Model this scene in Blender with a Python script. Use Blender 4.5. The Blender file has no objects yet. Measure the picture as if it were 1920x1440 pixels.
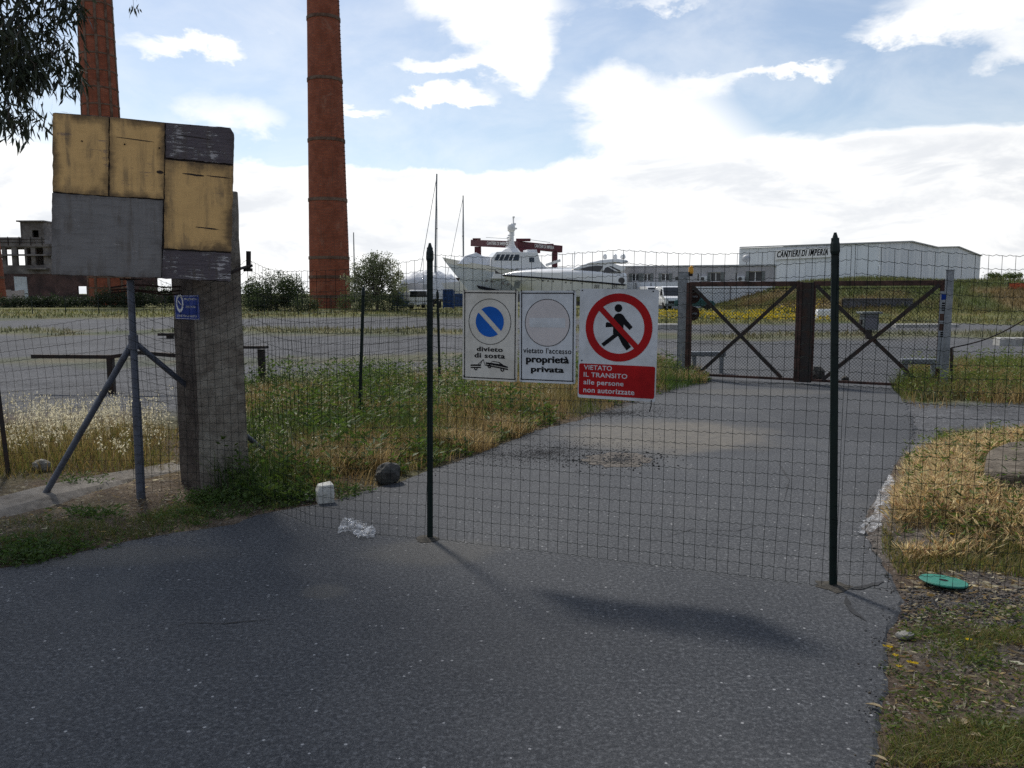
import bpy, bmesh, math, random
import numpy as np
from mathutils import Vector, Matrix

R = math.radians
random.seed(7)
rng = np.random.default_rng(11)
scene = bpy.context.scene
COL = scene.collection

# ------------------------------------------------------------------ camera
CAM_H, FPX, PITCH = 1.6, 1550.0, math.atan(170 / 1550.0)
cam_data = bpy.data.cameras.new('camera')
cam = bpy.data.objects.new('camera', cam_data)
COL.objects.link(cam)
cam.location = (0, 0, CAM_H)
cam.rotation_euler = (math.pi / 2 - PITCH, 0, 0)
cam_data.sensor_width = 36.0
cam_data.lens = 36.0 * FPX / 1920.0
cam_data.clip_start = 0.05
cam_data.clip_end = 6000
scene.camera = cam

# ------------------------------------------------------------------ light
SUN_EL, SUN_AZ = R(50), R(-28)          # azimuth measured from +Y towards +X
sun_dir = Vector((math.sin(SUN_AZ) * math.cos(SUN_EL), math.cos(SUN_AZ) * math.cos(SUN_EL), math.sin(SUN_EL)))
sun_data = bpy.data.lights.new('sun', 'SUN')
sun_data.energy = 2.9
sun_data.angle = R(6.0)
sun_data.color = (1.0, 0.95, 0.87)
sun = bpy.data.objects.new('sun', sun_data)
COL.objects.link(sun)
sun.rotation_euler = sun_dir.to_track_quat('Z', 'Y').to_euler()
scene.view_settings.view_transform = 'Standard'
scene.view_settings.look = 'None'
scene.view_settings.exposure = 0.20
scene.view_settings.gamma = 1.0
scene.view_settings.use_curve_mapping = False
scene.render.engine = 'CYCLES'
scene.cycles.use_denoising = False
scene.cycles.max_bounces = 4
scene.cycles.diffuse_bounces = 2
scene.cycles.glossy_bounces = 2
scene.cycles.transparent_max_bounces = 12

# ------------------------------------------------------------------ node helpers
class NT:
    def __init__(s, tree):
        s.t = tree
        tree.nodes.clear()
    def n(s, typ, **kw):
        nd = s.t.nodes.new(typ)
        for k, v in kw.items():
            if k.startswith('i_'):
                nd.inputs[int(k[2:])].default_value = v
            else:
                setattr(nd, k, v)
        return nd
    def put(s, sock, v):
        if v is None:
            return
        if isinstance(v, bpy.types.NodeSocket):
            s.t.links.new(v, sock)
        else:
            sock.default_value = v
    def math(s, op, a, b=None, c=None, clamp=False):
        nd = s.n('ShaderNodeMath', operation=op, use_clamp=clamp)
        for i, v in enumerate((a, b, c)):
            s.put(nd.inputs[i], v)
        return nd.outputs[0]
    def vmath(s, op, a, b=None):
        nd = s.n('ShaderNodeVectorMath', operation=op)
        s.put(nd.inputs[0], a)
        s.put(nd.inputs[1], b)
        return nd.outputs[0]
    def noise(s, vec, scale=5, detail=4, rough=.55, dist=0.0):
        nd = s.n('ShaderNodeTexNoise')
        s.put(nd.inputs['Vector'], vec)
        nd.inputs['Scale'].default_value = scale
        nd.inputs['Detail'].default_value = detail
        nd.inputs['Roughness'].default_value = rough
        nd.inputs['Distortion'].default_value = dist
        return nd.outputs['Fac']
    def vor(s, vec, scale=5, feature='F1', out='Distance', rand=1.0):
        nd = s.n('ShaderNodeTexVoronoi', feature=feature)
        s.put(nd.inputs['Vector'], vec)
        nd.inputs['Scale'].default_value = scale
        nd.inputs['Randomness'].default_value = rand
        return nd.outputs[out]
    def ramp(s, f, a, b, lo=0.0, hi=1.0, smooth=True):
        nd = s.n('ShaderNodeMapRange', interpolation_type='SMOOTHSTEP' if smooth else 'LINEAR')
        s.put(nd.inputs[0], f)
        for i, v in enumerate((a, b, lo, hi)):
            s.put(nd.inputs[i + 1], v)
        return nd.outputs[0]
    def mix(s, f, a, b, mode='MIX'):
        nd = s.n('ShaderNodeMix', data_type='RGBA', blend_type=mode)
        s.put(nd.inputs[0], f)
        for i, v in ((6, a), (7, b)):
            s.put(nd.inputs[i], (v[0], v[1], v[2], 1) if isinstance(v, (tuple, list)) else v)
        return nd.outputs[2]
    def mapping(s, vec, scale=(1, 1, 1), loc=(0, 0, 0)):
        nd = s.n('ShaderNodeMapping')
        s.put(nd.inputs[0], vec)
        nd.inputs['Scale'].default_value = scale
        nd.inputs['Location'].default_value = loc
        return nd.outputs[0]
    def bump(s, h, strength=.3, dist=.01):
        nd = s.n('ShaderNodeBump')
        nd.inputs['Strength'].default_value = strength
        nd.inputs['Distance'].default_value = dist
        s.put(nd.inputs['Height'], h)
        return nd.outputs[0]

# ------------------------------------------------------------------ sky
world = bpy.data.worlds.new('World')
scene.world = world
world.use_nodes = True
w = NT(world.node_tree)
sky = w.n('ShaderNodeTexSky', sky_type='NISHITA', sun_disc=False, sun_elevation=SUN_EL, sun_rotation=SUN_AZ,
          air_density=1.0, dust_density=0.6, ozone_density=0.6, altitude=10)
tc = w.n('ShaderNodeTexCoord')
sep = w.n('ShaderNodeSeparateXYZ')
w.put(sep.inputs[0], tc.outputs['Generated'])
dx, dy, dz = sep.outputs
el = w.math('ARCSINE', dz)
az = w.math('ARCTAN2', dx, dy)
# clouds lie on a high level sheet: project the direction on it
den = w.math('ADD', w.math('MAXIMUM', dz, 0.0), 0.10)
cmb = w.n('ShaderNodeCombineXYZ')
w.put(cmb.inputs[0], w.math('DIVIDE', dx, den))
w.put(cmb.inputs[1], w.math('DIVIDE', dy, den))
sheet = cmb.outputs[0]
n_big = w.noise(w.mapping(sheet, (1, 1, 1), (3.1, 1.7, 0)), 0.55, 3, .5)
ang = w.n('ShaderNodeCombineXYZ')
w.put(ang.inputs[0], az)
w.put(ang.inputs[1], w.math('MULTIPLY', el, 1.9))
n_mid = w.noise(ang.outputs[0], 6.5, 6, .62, .35)
n_fine = w.noise(ang.outputs[0], 16, 5, .65, .2)
# cloud masses (azimuth, elevation, half widths, weight)
def A(px, py):
    a, b = (px - 960) / FPX, (720 - py) / FPX
    v = Vector((a, math.cos(PITCH) + b * math.sin(PITCH), b * math.cos(PITCH) - math.sin(PITCH))).normalized()
    return math.atan2(v.x, v.y), math.asin(v.z)
masses = [(900, -20, 110, 70, .60), (955, 50, 55, 60, .5), (1000, 125, 22, 40, .46), (1150, 165, 60, 45, .52), (1270, 225, 120, 50, .46),
          (1180, 270, 90, 40, .35), (1330, 150, 50, 20, .28), (1420, 300, 170, 36, .30), (1830, 0, 150, 45, .60), (1650, 62, 60, 16, .34), (1895, 110, 50, 32, .44), (1700, 290, 170, 40, .34),
          (330, 82, 70, 15, .60), (430, 100, 30, 14, .46), (860, 178, 50, 15, .66), (800, 185, 60, 9, .5), (830, 122, 80, 10, .50), (680, 207, 50, 9, .56), (400, 200, 70, 40, .34), (500, 230, 50, 30, .3), (1500, 130, 60, 10, .56), (1250, 5, 110, 16, .42), (20, 330, 190, 120, .45), (540, 40, 60, 20, .25)]
dens = None
wob = w.math('MULTIPLY', w.math('SUBTRACT', n_mid, .5), .10)
wob2 = w.math('MULTIPLY', w.math('SUBTRACT', n_fine, .5), .06)
for (px, py, hw, hh, wt) in masses:
    a0, e0 = A(px, py)
    u = w.math('DIVIDE', w.math('ADD', w.math('SUBTRACT', az, a0), wob), hw / FPX)
    v = w.math('DIVIDE', w.math('ADD', w.math('SUBTRACT', el, e0), wob2), hh / FPX)
    d2 = w.math('ADD', w.math('MULTIPLY', u, u), w.math('MULTIPLY', v, v))
    g = w.math('MULTIPLY', w.math('EXPONENT', w.math('MULTIPLY', d2, -0.55)), wt)
    dens = g if dens is None else w.math('ADD', dens, g)
# a bank of cloud low all round the horizon
low = w.ramp(w.math('ADD', el, w.math('MULTIPLY', w.math('SUBTRACT', n_mid, .5), .07)), w.ramp(az, -.1, .55, .155, .190), w.ramp(az, -.1, .55, .130, .150))
away = w.ramp(w.math('ABSOLUTE', az), .75, 1.1)          # outside the photographed piece the cover goes on at the same rate
gen = w.math('MULTIPLY', w.ramp(n_big, .45, .62), away)
dens = w.math('ADD', dens, w.math('ADD', w.math('MULTIPLY', low, .75), w.math('MULTIPLY', gen, .6)))
dens = w.math('ADD', dens, w.math('MULTIPLY', w.math('SUBTRACT', n_mid, .5), .45))
dens = w.math('ADD', dens, w.math('MULTIPLY', w.math('SUBTRACT', n_fine, .5), .28))
cover = w.ramp(dens, .15, .62)
veil = w.ramp(n_mid, .3, .75, .08, .36)
cover = w.math('MAXIMUM', cover, veil)
# cloud body: bright, greyer where it is thick and low
n_sh = w.noise(w.mapping(ang.outputs[0], (1, 1.6, 1), (5, 2, 0)), 7.0, 5, .6, .4)
thick = w.math('MULTIPLY', w.math('MULTIPLY', w.ramp(dens, .45, .9), w.ramp(n_sh, .40, .64)), w.ramp(el, .30, .10, .25, .75))
# clouds scatter forwards: brightest towards the sun, dull with the light behind the viewer
sd_ = w.n('ShaderNodeVectorMath', operation='DOT_PRODUCT')
w.put(sd_.inputs[0], tc.outputs['Generated'])
sd_.inputs[1].default_value = sun_dir
toward = w.ramp(sd_.outputs['Value'], -.35, .62)
cl_lit = w.mix(toward, (.39, .405, .43), (1.0, 1.0, .99))
cl_dark = w.mix(toward, (.29, .305, .33), (.64, .675, .73))
cl_col = w.mix(thick, cl_lit, cl_dark)
bg_sky = w.n('ShaderNodeBackground')
w.put(bg_sky.inputs[0], sky.outputs[0])
bg_sky.inputs[1].default_value = 0.10
bg_cl = w.n('ShaderNodeBackground')
w.put(bg_cl.inputs[0], cl_col)
bg_cl.inputs[1].default_value = 1.0
mx = w.n('ShaderNodeMixShader')
w.put(mx.inputs[0], cover)
w.t.links.new(bg_sky.outputs[0], mx.inputs[1])
w.t.links.new(bg_cl.outputs[0], mx.inputs[2])
wo = w.n('ShaderNodeOutputWorld')
w.t.links.new(mx.outputs[0], wo.inputs[0])

# ------------------------------------------------------------------ geometry helpers
def ray(px, py):
    a, b = (px - 960) / FPX, (720 - py) / FPX
    return Vector((a, math.cos(PITCH) + b * math.sin(PITCH), b * math.cos(PITCH) - math.sin(PITCH)))
def G(px, py, z=0.0):
    d = ray(px, py)
    return Vector((0, 0, CAM_H)) + d * ((z - CAM_H) / d.z)
def at(px, py, Y):
    d = ray(px, py)
    return Vector((0, 0, CAM_H)) + d * (Y / d.y)
def on_plane(px, py, a, b):
    """point seen at a pixel on the vertical plane through ground points a, b"""
    n = Vector((b[1] - a[1], -(b[0] - a[0]), 0))
    d = ray(px, py)
    o = Vector((0, 0, CAM_H))
    t = (Vector((a[0], a[1], 0)) - o).dot(n) / d.dot(n)
    return o + d * t

class MB:
    def __init__(s):
        s.v, s.f = [], []
    def add(s, vs, fs):
        o = len(s.v)
        s.v += [tuple(p) for p in vs]
        s.f += [tuple(i + o for i in f) for f in fs]
        return s
    def box(s, x0, x1, y0, y1, z0, z1, M=None):
        vs = [Vector(p) for p in ((x0, y0, z0), (x1, y0, z0), (x1, y1, z0), (x0, y1, z0), (x0, y0, z1), (x1, y0, z1), (x1, y1, z1), (x0, y1, z1))]
        if M is not None:
            vs = [M @ p for p in vs]
        return s.add(vs, [(0, 3, 2, 1), (4, 5, 6, 7), (0, 1, 5, 4), (1, 2, 6, 5), (2, 3, 7, 6), (3, 0, 4, 7)])
    def bar(s, a, b, wd, hg, up=(0, 0, 1)):
        a, b = Vector(a), Vector(b)
        d = (b - a)
        L = d.length
        d.normalize()
        up = Vector(up)
        if abs(d.dot(up)) > .98:
            up = Vector((0, 1, 0))
        sd = d.cross(up).normalized()
        u2 = sd.cross(d)
        M = Matrix.Identity(4)
        for i in range(3):
            M[i][0], M[i][1], M[i][2], M[i][3] = d[i], sd[i], u2[i], a[i]
        return s.box(0, L, -wd / 2, wd / 2, -hg / 2, hg / 2, M)
    def tube(s, pts, r, n=6, cap=True):
        pts = [Vector(p) for p in pts]
        rs = r if isinstance(r, (list, tuple)) else [r] * len(pts)
        o = len(s.v)
        side = None
        for i, p in enumerate(pts):
            d = (pts[min(i + 1, len(pts) - 1)] - pts[max(i - 1, 0)])
            if d.length < 1e-9:
                d = Vector((0, 0, 1))
            d.normalize()
            ref = Vector((0, 0, 1)) if abs(d.z) < .9 else Vector((1, 0, 0))
            if side is None:
                side = d.cross(ref).normalized()
            else:
                side = (side - d * side.dot(d))
                side = side.normalized() if side.length > 1e-6 else d.cross(ref).normalized()
            u2 = d.cross(side)
            for k in range(n):
                t = 2 * math.pi * k / n
                s.v.append(tuple(p + (side * math.cos(t) + u2 * math.sin(t)) * rs[i]))
        for i in range(len(pts) - 1):
            for k in range(n):
                a, b = o + i * n + k, o + i * n + (k + 1) % n
                s.f.append((a, b, b + n, a + n))
        if cap:
            s.f.append(tuple(o + k for k in range(n))[::-1])
            s.f.append(tuple(o + (len(pts) - 1) * n + k for k in range(n)))
        return s
    def lathe(s, prof, n=24, c=(0, 0, 0)):
        o = len(s.v)
        for (r, z) in prof:
            for k in range(n):
                t = 2 * math.pi * k / n
                s.v.append((c[0] + r * math.cos(t), c[1] + r * math.sin(t), c[2] + z))
        for i in range(len(prof) - 1):
            for k in range(n):
                a, b = o + i * n + k, o + i * n + (k + 1) % n
                s.f.append((a, b, b + n, a + n))
        s.f.append(tuple(o + k for k in range(n))[::-1])
        s.f.append(tuple(o + (len(prof) - 1) * n + k for k in range(n)))
        return s
    def prism(s, poly, y0, y1, M=None):
        """polygon in the local XZ plane pushed from y0 to y1"""
        n = len(poly)
        vs = [Vector((x, y0, z)) for x, z in poly] + [Vector((x, y1, z)) for x, z in poly]
        if M is not None:
            vs = [M @ p for p in vs]
        fs = [tuple(range(n)), tuple(range(2 * n - 1, n - 1, -1))]
        fs += [(i, i + n, (i + 1) % n + n, (i + 1) % n) for i in range(n)]
        return s.add(vs, fs)
    def loft(s, rings, close=True, caps=True):
        o = len(s.v)
        n = len(rings[0])
        for r in rings:
            s.v += [tuple(p) for p in r]
        for i in range(len(rings) - 1):
            for k in range(n if close else n - 1):
                a, b = o + i * n + k, o + i * n + (k + 1) % n
                s.f.append((a, b, b + n, a + n))
        if caps:
            s.f.append(tuple(o + k for k in range(n))[::-1])
            s.f.append(tuple(o + (len(rings) - 1) * n + k for k in range(n)))
        return s
    def build(s, name, material=None, parent=None, smooth=False, bevel=0.0, M=None, fix=True):
        me = bpy.data.meshes.new(name)
        me.from_pydata(s.v, [], s.f)
        if fix:
            bm = bmesh.new()
            bm.from_mesh(me)
            bmesh.ops.recalc_face_normals(bm, faces=bm.faces)
            bm.to_mesh(me)
            bm.free()
        if material is not None:
            me.materials.append(material)
        o = bpy.data.objects.new(name, me)
        COL.objects.link(o)
        if parent is not None:
            o.parent = parent
        if M is not None:
            o.matrix_local = M
        if smooth:
            me.shade_smooth()
            me.set_sharp_from_angle(angle=R(38))
        if bevel > 0:
            b = o.modifiers.new('bevel', 'BEVEL')
            b.width = bevel
            b.segments = 2
            b.limit_method = 'ANGLE'
        return o

def tag(o, label=None, cat=None, group=None, kind=None):
    if label: o['label'] = label
    if cat: o['category'] = cat
    if group: o['group'] = group
    if kind: o['kind'] = kind
    return o
def thing(name, label, cat, M=None, group=None):
    o = bpy.data.objects.new(name, None)
    COL.objects.link(o)
    o.empty_display_size = .2
    if M is not None:
        o.matrix_world = M
    return tag(o, label, cat, group)
def place(x, y, z=0.0, rz=0.0):
    return Matrix.Translation((x, y, z)) @ Matrix.Rotation(rz, 4, 'Z')
def frame(o, u, v):
    """matrix with local x along u, local z along v, local y pointing away from the viewer side"""
    u = Vector(u).normalized()
    v = Vector(v)
    v = (v - u * v.dot(u)).normalized()
    n = v.cross(u)
    M = Matrix.Identity(4)
    for i in range(3):
        M[i][0], M[i][1], M[i][2], M[i][3] = u[i], n[i], v[i], o[i]
    return M

def text_mesh(txt, bold=0.0, space=1.0):
    c = bpy.data.curves.new('lettering', 'FONT')
    c.body = txt
    c.size = 1.0
    c.offset = bold
    c.space_character = space
    c.extrude = 0.0
    c.resolution_u = 4
    c.align_x = 'LEFT'
    ob = bpy.data.objects.new('lettering', c)
    COL.objects.link(ob)
    dg = bpy.context.evaluated_depsgraph_get()
    me = bpy.data.meshes.new_from_object(ob.evaluated_get(dg))
    bpy.data.objects.remove(ob)
    v = np.array([x.co[:] for x in me.vertices])
    f = [tuple(p.vertices) for p in me.polygons]
    bpy.data.meshes.remove(me)
    return v, f
def lettering(name, txt, material, parent, x0, z0, width=None, height=None, y=-.002, bold=.0, center=False, space=1.0, strike=0.0):
    """flat print in the parent's local XZ plane; (x0, z0) = lower left of its box"""
    v, f = text_mesh(txt, bold, space)
    lo, hi = v.min(0), v.max(0)
    sx = width / (hi[0] - lo[0]) if width else None
    sz = height / (hi[1] - lo[1]) if height else None
    sx = sx or sz
    sz = sz or sx
    X = (v[:, 0] - lo[0]) * sx
    Z = (v[:, 1] - lo[1]) * sz
    if center:
        X = X - X.max() / 2
    mb = MB()
    mb.v = [(x0 + a, y, z0 + b) for a, b in zip(X, Z)]
    mb.f = [tuple(reversed(t)) for t in f]
    if strike:                                             # heavier face: printed twice, a hair apart
        k = len(mb.v)
        mb.v += [(a + strike, b - .0002, c) for a, b, c in mb.v]
        mb.f += [tuple(i + k for i in t) for t in mb.f]
    return mb.build(name, material, parent, fix=False)

# noise for python side
def _h(ix, iy, s):
    n = (ix * 374761393 + iy * 668265263 + s * 974711) & 0x7fffffff
    n = ((n ^ (n >> 13)) * 1274126177) & 0x7fffffff
    return ((n ^ (n >> 16)) & 0xffff) / 65535.0
def vnoise(x, y, s=0):
    x, y = np.asarray(x, float), np.asarray(y, float)
    ix, iy = np.floor(x).astype(np.int64), np.floor(y).astype(np.int64)
    fx, fy = x - ix, y - iy
    fx, fy = fx * fx * (3 - 2 * fx), fy * fy * (3 - 2 * fy)
    return (_h(ix, iy, s) * (1 - fx) * (1 - fy) + _h(ix + 1, iy, s) * fx * (1 - fy) + _h(ix, iy + 1, s) * (1 - fx) * fy + _h(ix + 1, iy + 1, s) * fx * fy)
def fbm(x, y, s=0, o=4):
    t, a, k = 0, .5, 1.0
    for i in range(o):
        t = t + a * vnoise(np.asarray(x) * k, np.asarray(y) * k, s + i)
        a *= .5
        k *= 2.03
    return t / (1 - .5 ** o)
def sstep(x, a, b):
    t = np.clip((np.asarray(x, float) - a) / (b - a), 0, 1)
    return t * t * (3 - 2 * t)

# ------------------------------------------------------------------ materials
def mat(name, col, rough=.7, col2=None, scale=6, lo=.4, hi=.65, bump=0.0, bscale=40, bdist=.004, metal=0.0, stretch=(1, 1, 1), fine=.25, detail=6, spec=.5):
    """base colour broken up by two layers of noise, with optional relief"""
    m = bpy.data.materials.new(name)
    m.use_nodes = True
    t = NT(m.node_tree)
    geo = t.n('ShaderNodeTexCoord').outputs['Object']
    vec = t.mapping(geo, stretch)
    c2 = col2 or tuple(c * .7 for c in col)
    big = t.noise(vec, scale, detail, .6, .3)
    c = t.mix(t.ramp(big, lo, hi), col, c2)
    fn = t.noise(vec, scale * 7, 4, .6)
    k = t.ramp(fn, .25, .75, 1 - fine, 1 + fine, smooth=False)
    cc = t.n('ShaderNodeCombineColor')
    for i in range(3):
        t.put(cc.inputs[i], k)
    c = t.mix(1.0, c, cc.outputs[0], 'MULTIPLY')
    b = t.n('ShaderNodeBsdfPrincipled')
    t.put(b.inputs['Base Color'], c)
    t.put(b.inputs['Roughness'], t.ramp(big, .3, .7, max(rough - .1, .02), min(rough + .1, 1)))
    b.inputs['Metallic'].default_value = metal
    b.inputs['Specular IOR Level'].default_value = spec
    if bump > 0:
        t.put(b.inputs['Normal'], t.bump(t.noise(vec, bscale, 5, .65), bump, bdist))
    o = t.n('ShaderNodeOutputMaterial')
    t.t.links.new(b.outputs[0], o.inputs[0])
    return m

def leaf_mat(name, trans=.35, rough=.6):
    m = bpy.data.materials.new(name)
    m.use_nodes = True
    t = NT(m.node_tree)
    at_ = t.n('ShaderNodeAttribute', attribute_name='Col')
    d = t.n('ShaderNodeBsdfPrincipled')
    t.put(d.inputs['Base Color'], at_.outputs['Color'])
    d.inputs['Roughness'].default_value = rough
    tr = t.n('ShaderNodeBsdfTranslucent')
    t.put(tr.inputs[0], at_.outputs['Color'])
    mx_ = t.n('ShaderNodeMixShader')
    mx_.inputs[0].default_value = trans
    t.t.links.new(d.outputs[0], mx_.inputs[1])
    t.t.links.new(tr.outputs[0], mx_.inputs[2])
    o = t.n('ShaderNodeOutputMaterial')
    t.t.links.new(mx_.outputs[0], o.inputs[0])
    return m

def asphalt():
    m = bpy.data.materials.new('asphalt')
    m.use_nodes = True
    t = NT(m.node_tree)
    pos = t.n('ShaderNodeNewGeometry').outputs['Position']
    big = t.noise(pos, .7, 5, .6, .3)
    med = t.noise(pos, 5, 5, .65)
    fine = t.noise(pos, 120, 3, .7)
    grain = t.noise(pos, 48, 3, .7)
    broad = t.noise(pos, .32, 4, .6, .8)
    wear = t.noise(t.mapping(pos, (1.0, .35, 1)), 1.1, 5, .6, .5)
    c = t.mix(t.ramp(big, .3, .7), (.056, .060, .066), (.080, .083, .088))
    c = t.mix(t.ramp(med, .35, .75, 0, .55), c, (.044, .047, .054))
    c = t.mix(t.ramp(fine, .35, .7, 0, .6), c, (.015, .017, .021))
    c = t.mix(t.ramp(grain, .50, .66, 0, .75), c, (.016, .019, .024))
    c = t.mix(t.ramp(grain, .48, .34, 0, .7), c, (.150, .156, .165))
    stones = t.vor(pos, 110, 'F1', 'Color')
    sepc = t.n('ShaderNodeSeparateColor')
    t.put(sepc.inputs[0], stones)
    sd = t.vor(pos, 110)
    grey = t.math('MULTIPLY', t.ramp(sepc.outputs[0], .55, .95), t.ramp(sd, .62, .3))
    c = t.mix(t.math('MULTIPLY', grey, .55), c, (.125, .126, .132))
    s2 = t.vor(pos, 34, 'F1', 'Color')
    sep2 = t.n('ShaderNodeSeparateColor')
    t.put(sep2.inputs[0], s2)
    sd2 = t.vor(pos, 34)
    chip = t.math('MULTIPLY', t.math('GREATER_THAN', sep2.outputs[1], .90), t.ramp(sd2, t.ramp(sep2.outputs[2], 0, 1, .08, .26), t.ramp(sep2.outputs[2], 0, 1, .04, .18)))
    c = t.mix(t.math('MULTIPLY', chip, .8), c, (.42, .42, .42))
    c = t.mix(t.ramp(broad, .42, .66, 0, .38), c, (.020, .022, .027))
    c = t.mix(t.ramp(wear, .55, .72, 0, .35), c, (.115, .115, .112))
    # dried mud and dust lying on the bend, and loose grit by its inner edge
    sp = t.n('ShaderNodeSeparateXYZ')
    t.put(sp.inputs[0], pos)
    def spot(cx, cy, rx, ry, rot=0.0, nz=.9, a=1.15, b=.55):
        ux = t.math('SUBTRACT', sp.outputs[0], cx)
        uy = t.math('SUBTRACT', sp.outputs[1], cy)
        cs, sn = math.cos(rot), math.sin(rot)
        u = t.math('DIVIDE', t.math('ADD', t.math('MULTIPLY', ux, cs), t.math('MULTIPLY', uy, sn)), rx)
        v = t.math('DIVIDE', t.math('SUBTRACT', t.math('MULTIPLY', uy, cs), t.math('MULTIPLY', ux, sn)), ry)
        r = t.math('SQRT', t.math('ADD', t.math('MULTIPLY', u, u), t.math('MULTIPLY', v, v)))
        r = t.math('ADD', r, t.math('MULTIPLY', t.math('SUBTRACT', t.noise(pos, 1.6, 6, .65), .5), nz))
        return t.ramp(r, a, b)
    g1 = G(1255, 815)
    mud = spot(g1.x, g1.y, 1.35, 1.15, .35)
    c = t.mix(t.math('MULTIPLY', mud, .8), c, t.mix(t.ramp(t.noise(pos, 9, 5, .6), .35, .7), (.15, .135, .11), (.105, .095, .082)))
    for (px, py, rx, ry) in ((605, 1110, .14, .12), (800, 1035, .5, .28), (150, 1040, 1.0, .25), (1420, 735, 1.3, .5)):
        g2 = G(px, py)
        c = t.mix(t.math('MULTIPLY', spot(g2.x, g2.y, rx, ry), .34), c, (.125, .115, .095))
    b = t.n('ShaderNodeBsdfPrincipled')
    t.put(b.inputs['Base Color'], c)
    b.inputs['Roughness'].default_value = .82
    b.inputs['Specular IOR Level'].default_value = .35
    h = t.math('ADD', t.math('MULTIPLY', fine, .7), t.math('MULTIPLY', t.ramp(sd, 0, .6, 1, 0), .5))
    t.put(b.inputs['Normal'], t.bump(h, .55, .004))
    o = t.n('ShaderNodeOutputMaterial')
    t.t.links.new(b.outputs[0], o.inputs[0])
    return m

def ground_mat():
    m = bpy.data.materials.new('earth_and_gravel')
    m.use_nodes = True
    t = NT(m.node_tree)
    pos = t.n('ShaderNodeNewGeometry').outputs['Position']
    a = t.n('ShaderNodeAttribute', attribute_name='Col').outputs['Color']
    f1 = t.noise(pos, 45, 5, .7)
    f2 = t.noise(pos, 7, 5, .65)
    v = t.vor(pos, 60, 'F1', 'Color')
    sc = t.n('ShaderNodeSeparateColor')
    t.put(sc.inputs[0], v)
    k = t.math('MULTIPLY', t.ramp(f1, .25, .75, .55, 1.45, smooth=False), t.ramp(f2, .25, .75, .65, 1.35, smooth=False))
    k = t.math('MULTIPLY', k, t.ramp(sc.outputs[0], 0, 1, .7, 1.35, smooth=False))
    cc = t.n('ShaderNodeCombineColor')
    for i in range(3):
        t.put(cc.inputs[i], k)
    c = t.mix(1.0, a, cc.outputs[0], 'MULTIPLY')
    chip = t.math('MULTIPLY', t.math('GREATER_THAN', sc.outputs[1], .9), t.ramp(t.vor(pos, 60), .5, .3))
    c = t.mix(t.math('MULTIPLY', chip, .5), c, (.34, .33, .31))
    b = t.n('ShaderNodeBsdfPrincipled')
    t.put(b.inputs['Base Color'], c)
    b.inputs['Roughness'].default_value = .95
    b.inputs['Specular IOR Level'].default_value = .15
    t.put(b.inputs['Normal'], t.bump(t.math('ADD', f1, t.math('MULTIPLY', f2, 1.5)), .7, .02))
    o = t.n('ShaderNodeOutputMaterial')
    t.t.links.new(b.outputs[0], o.inputs[0])
    return m

def brick_mat(name, c1, c2, mortar, scale=1.0):
    m = bpy.data.materials.new(name)
    m.use_nodes = True
    t = NT(m.node_tree)
    pos = t.n('ShaderNodeTexCoord').outputs['Object']
    sp = t.n('ShaderNodeSeparateXYZ')
    t.put(sp.inputs[0], pos)
    ang_ = t.math('MULTIPLY', t.math('ARCTAN2', sp.outputs[1], sp.outputs[0]), 2.2)
    cb = t.n('ShaderNodeCombineXYZ')
    t.put(cb.inputs[0], ang_)
    t.put(cb.inputs[1], sp.outputs[2])
    br = t.n('ShaderNodeTexBrick')
    t.put(br.inputs['Vector'], cb.outputs[0])
    br.inputs['Color1'].default_value = (*c1, 1)
    br.inputs['Color2'].default_value = (*c2, 1)
    br.inputs['Mortar'].default_value = (*mortar, 1)
    br.inputs['Scale'].default_value = scale
    br.inputs['Mortar Size'].default_value = .012
    br.inputs['Brick Width'].default_value = .26
    br.inputs['Row Height'].default_value = .085
    n1 = t.noise(cb.outputs[0], .8, 6, .65, .5)
    n2 = t.noise(t.mapping(cb.outputs[0], (3, .25, 1)), 1.2, 5, .6)
    c = t.mix(t.ramp(n1, .35, .7, 0, .65), br.outputs[0], tuple(x * .40 for x in c1))
    n3 = t.noise(cb.outputs[0], .45, 7, .7, .8)
    c = t.mix(t.ramp(n3, .56, .70, 0, .45), c, (.34, .20, .14))
    c = t.mix(t.ramp(n2, .5, .75, 0, .45), c, (.10, .06, .045))
    b = t.n('ShaderNodeBsdfPrincipled')
    t.put(b.inputs['Base Color'], c)
    b.inputs['Roughness'].default_value = .9
    b.inputs['Specular IOR Level'].default_value = .2
    t.put(b.inputs['Normal'], t.bump(br.outputs['Fac'], -.4, .02))
    o = t.n('ShaderNodeOutputMaterial')
    t.t.links.new(b.outputs[0], o.inputs[0])
    return m

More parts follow.
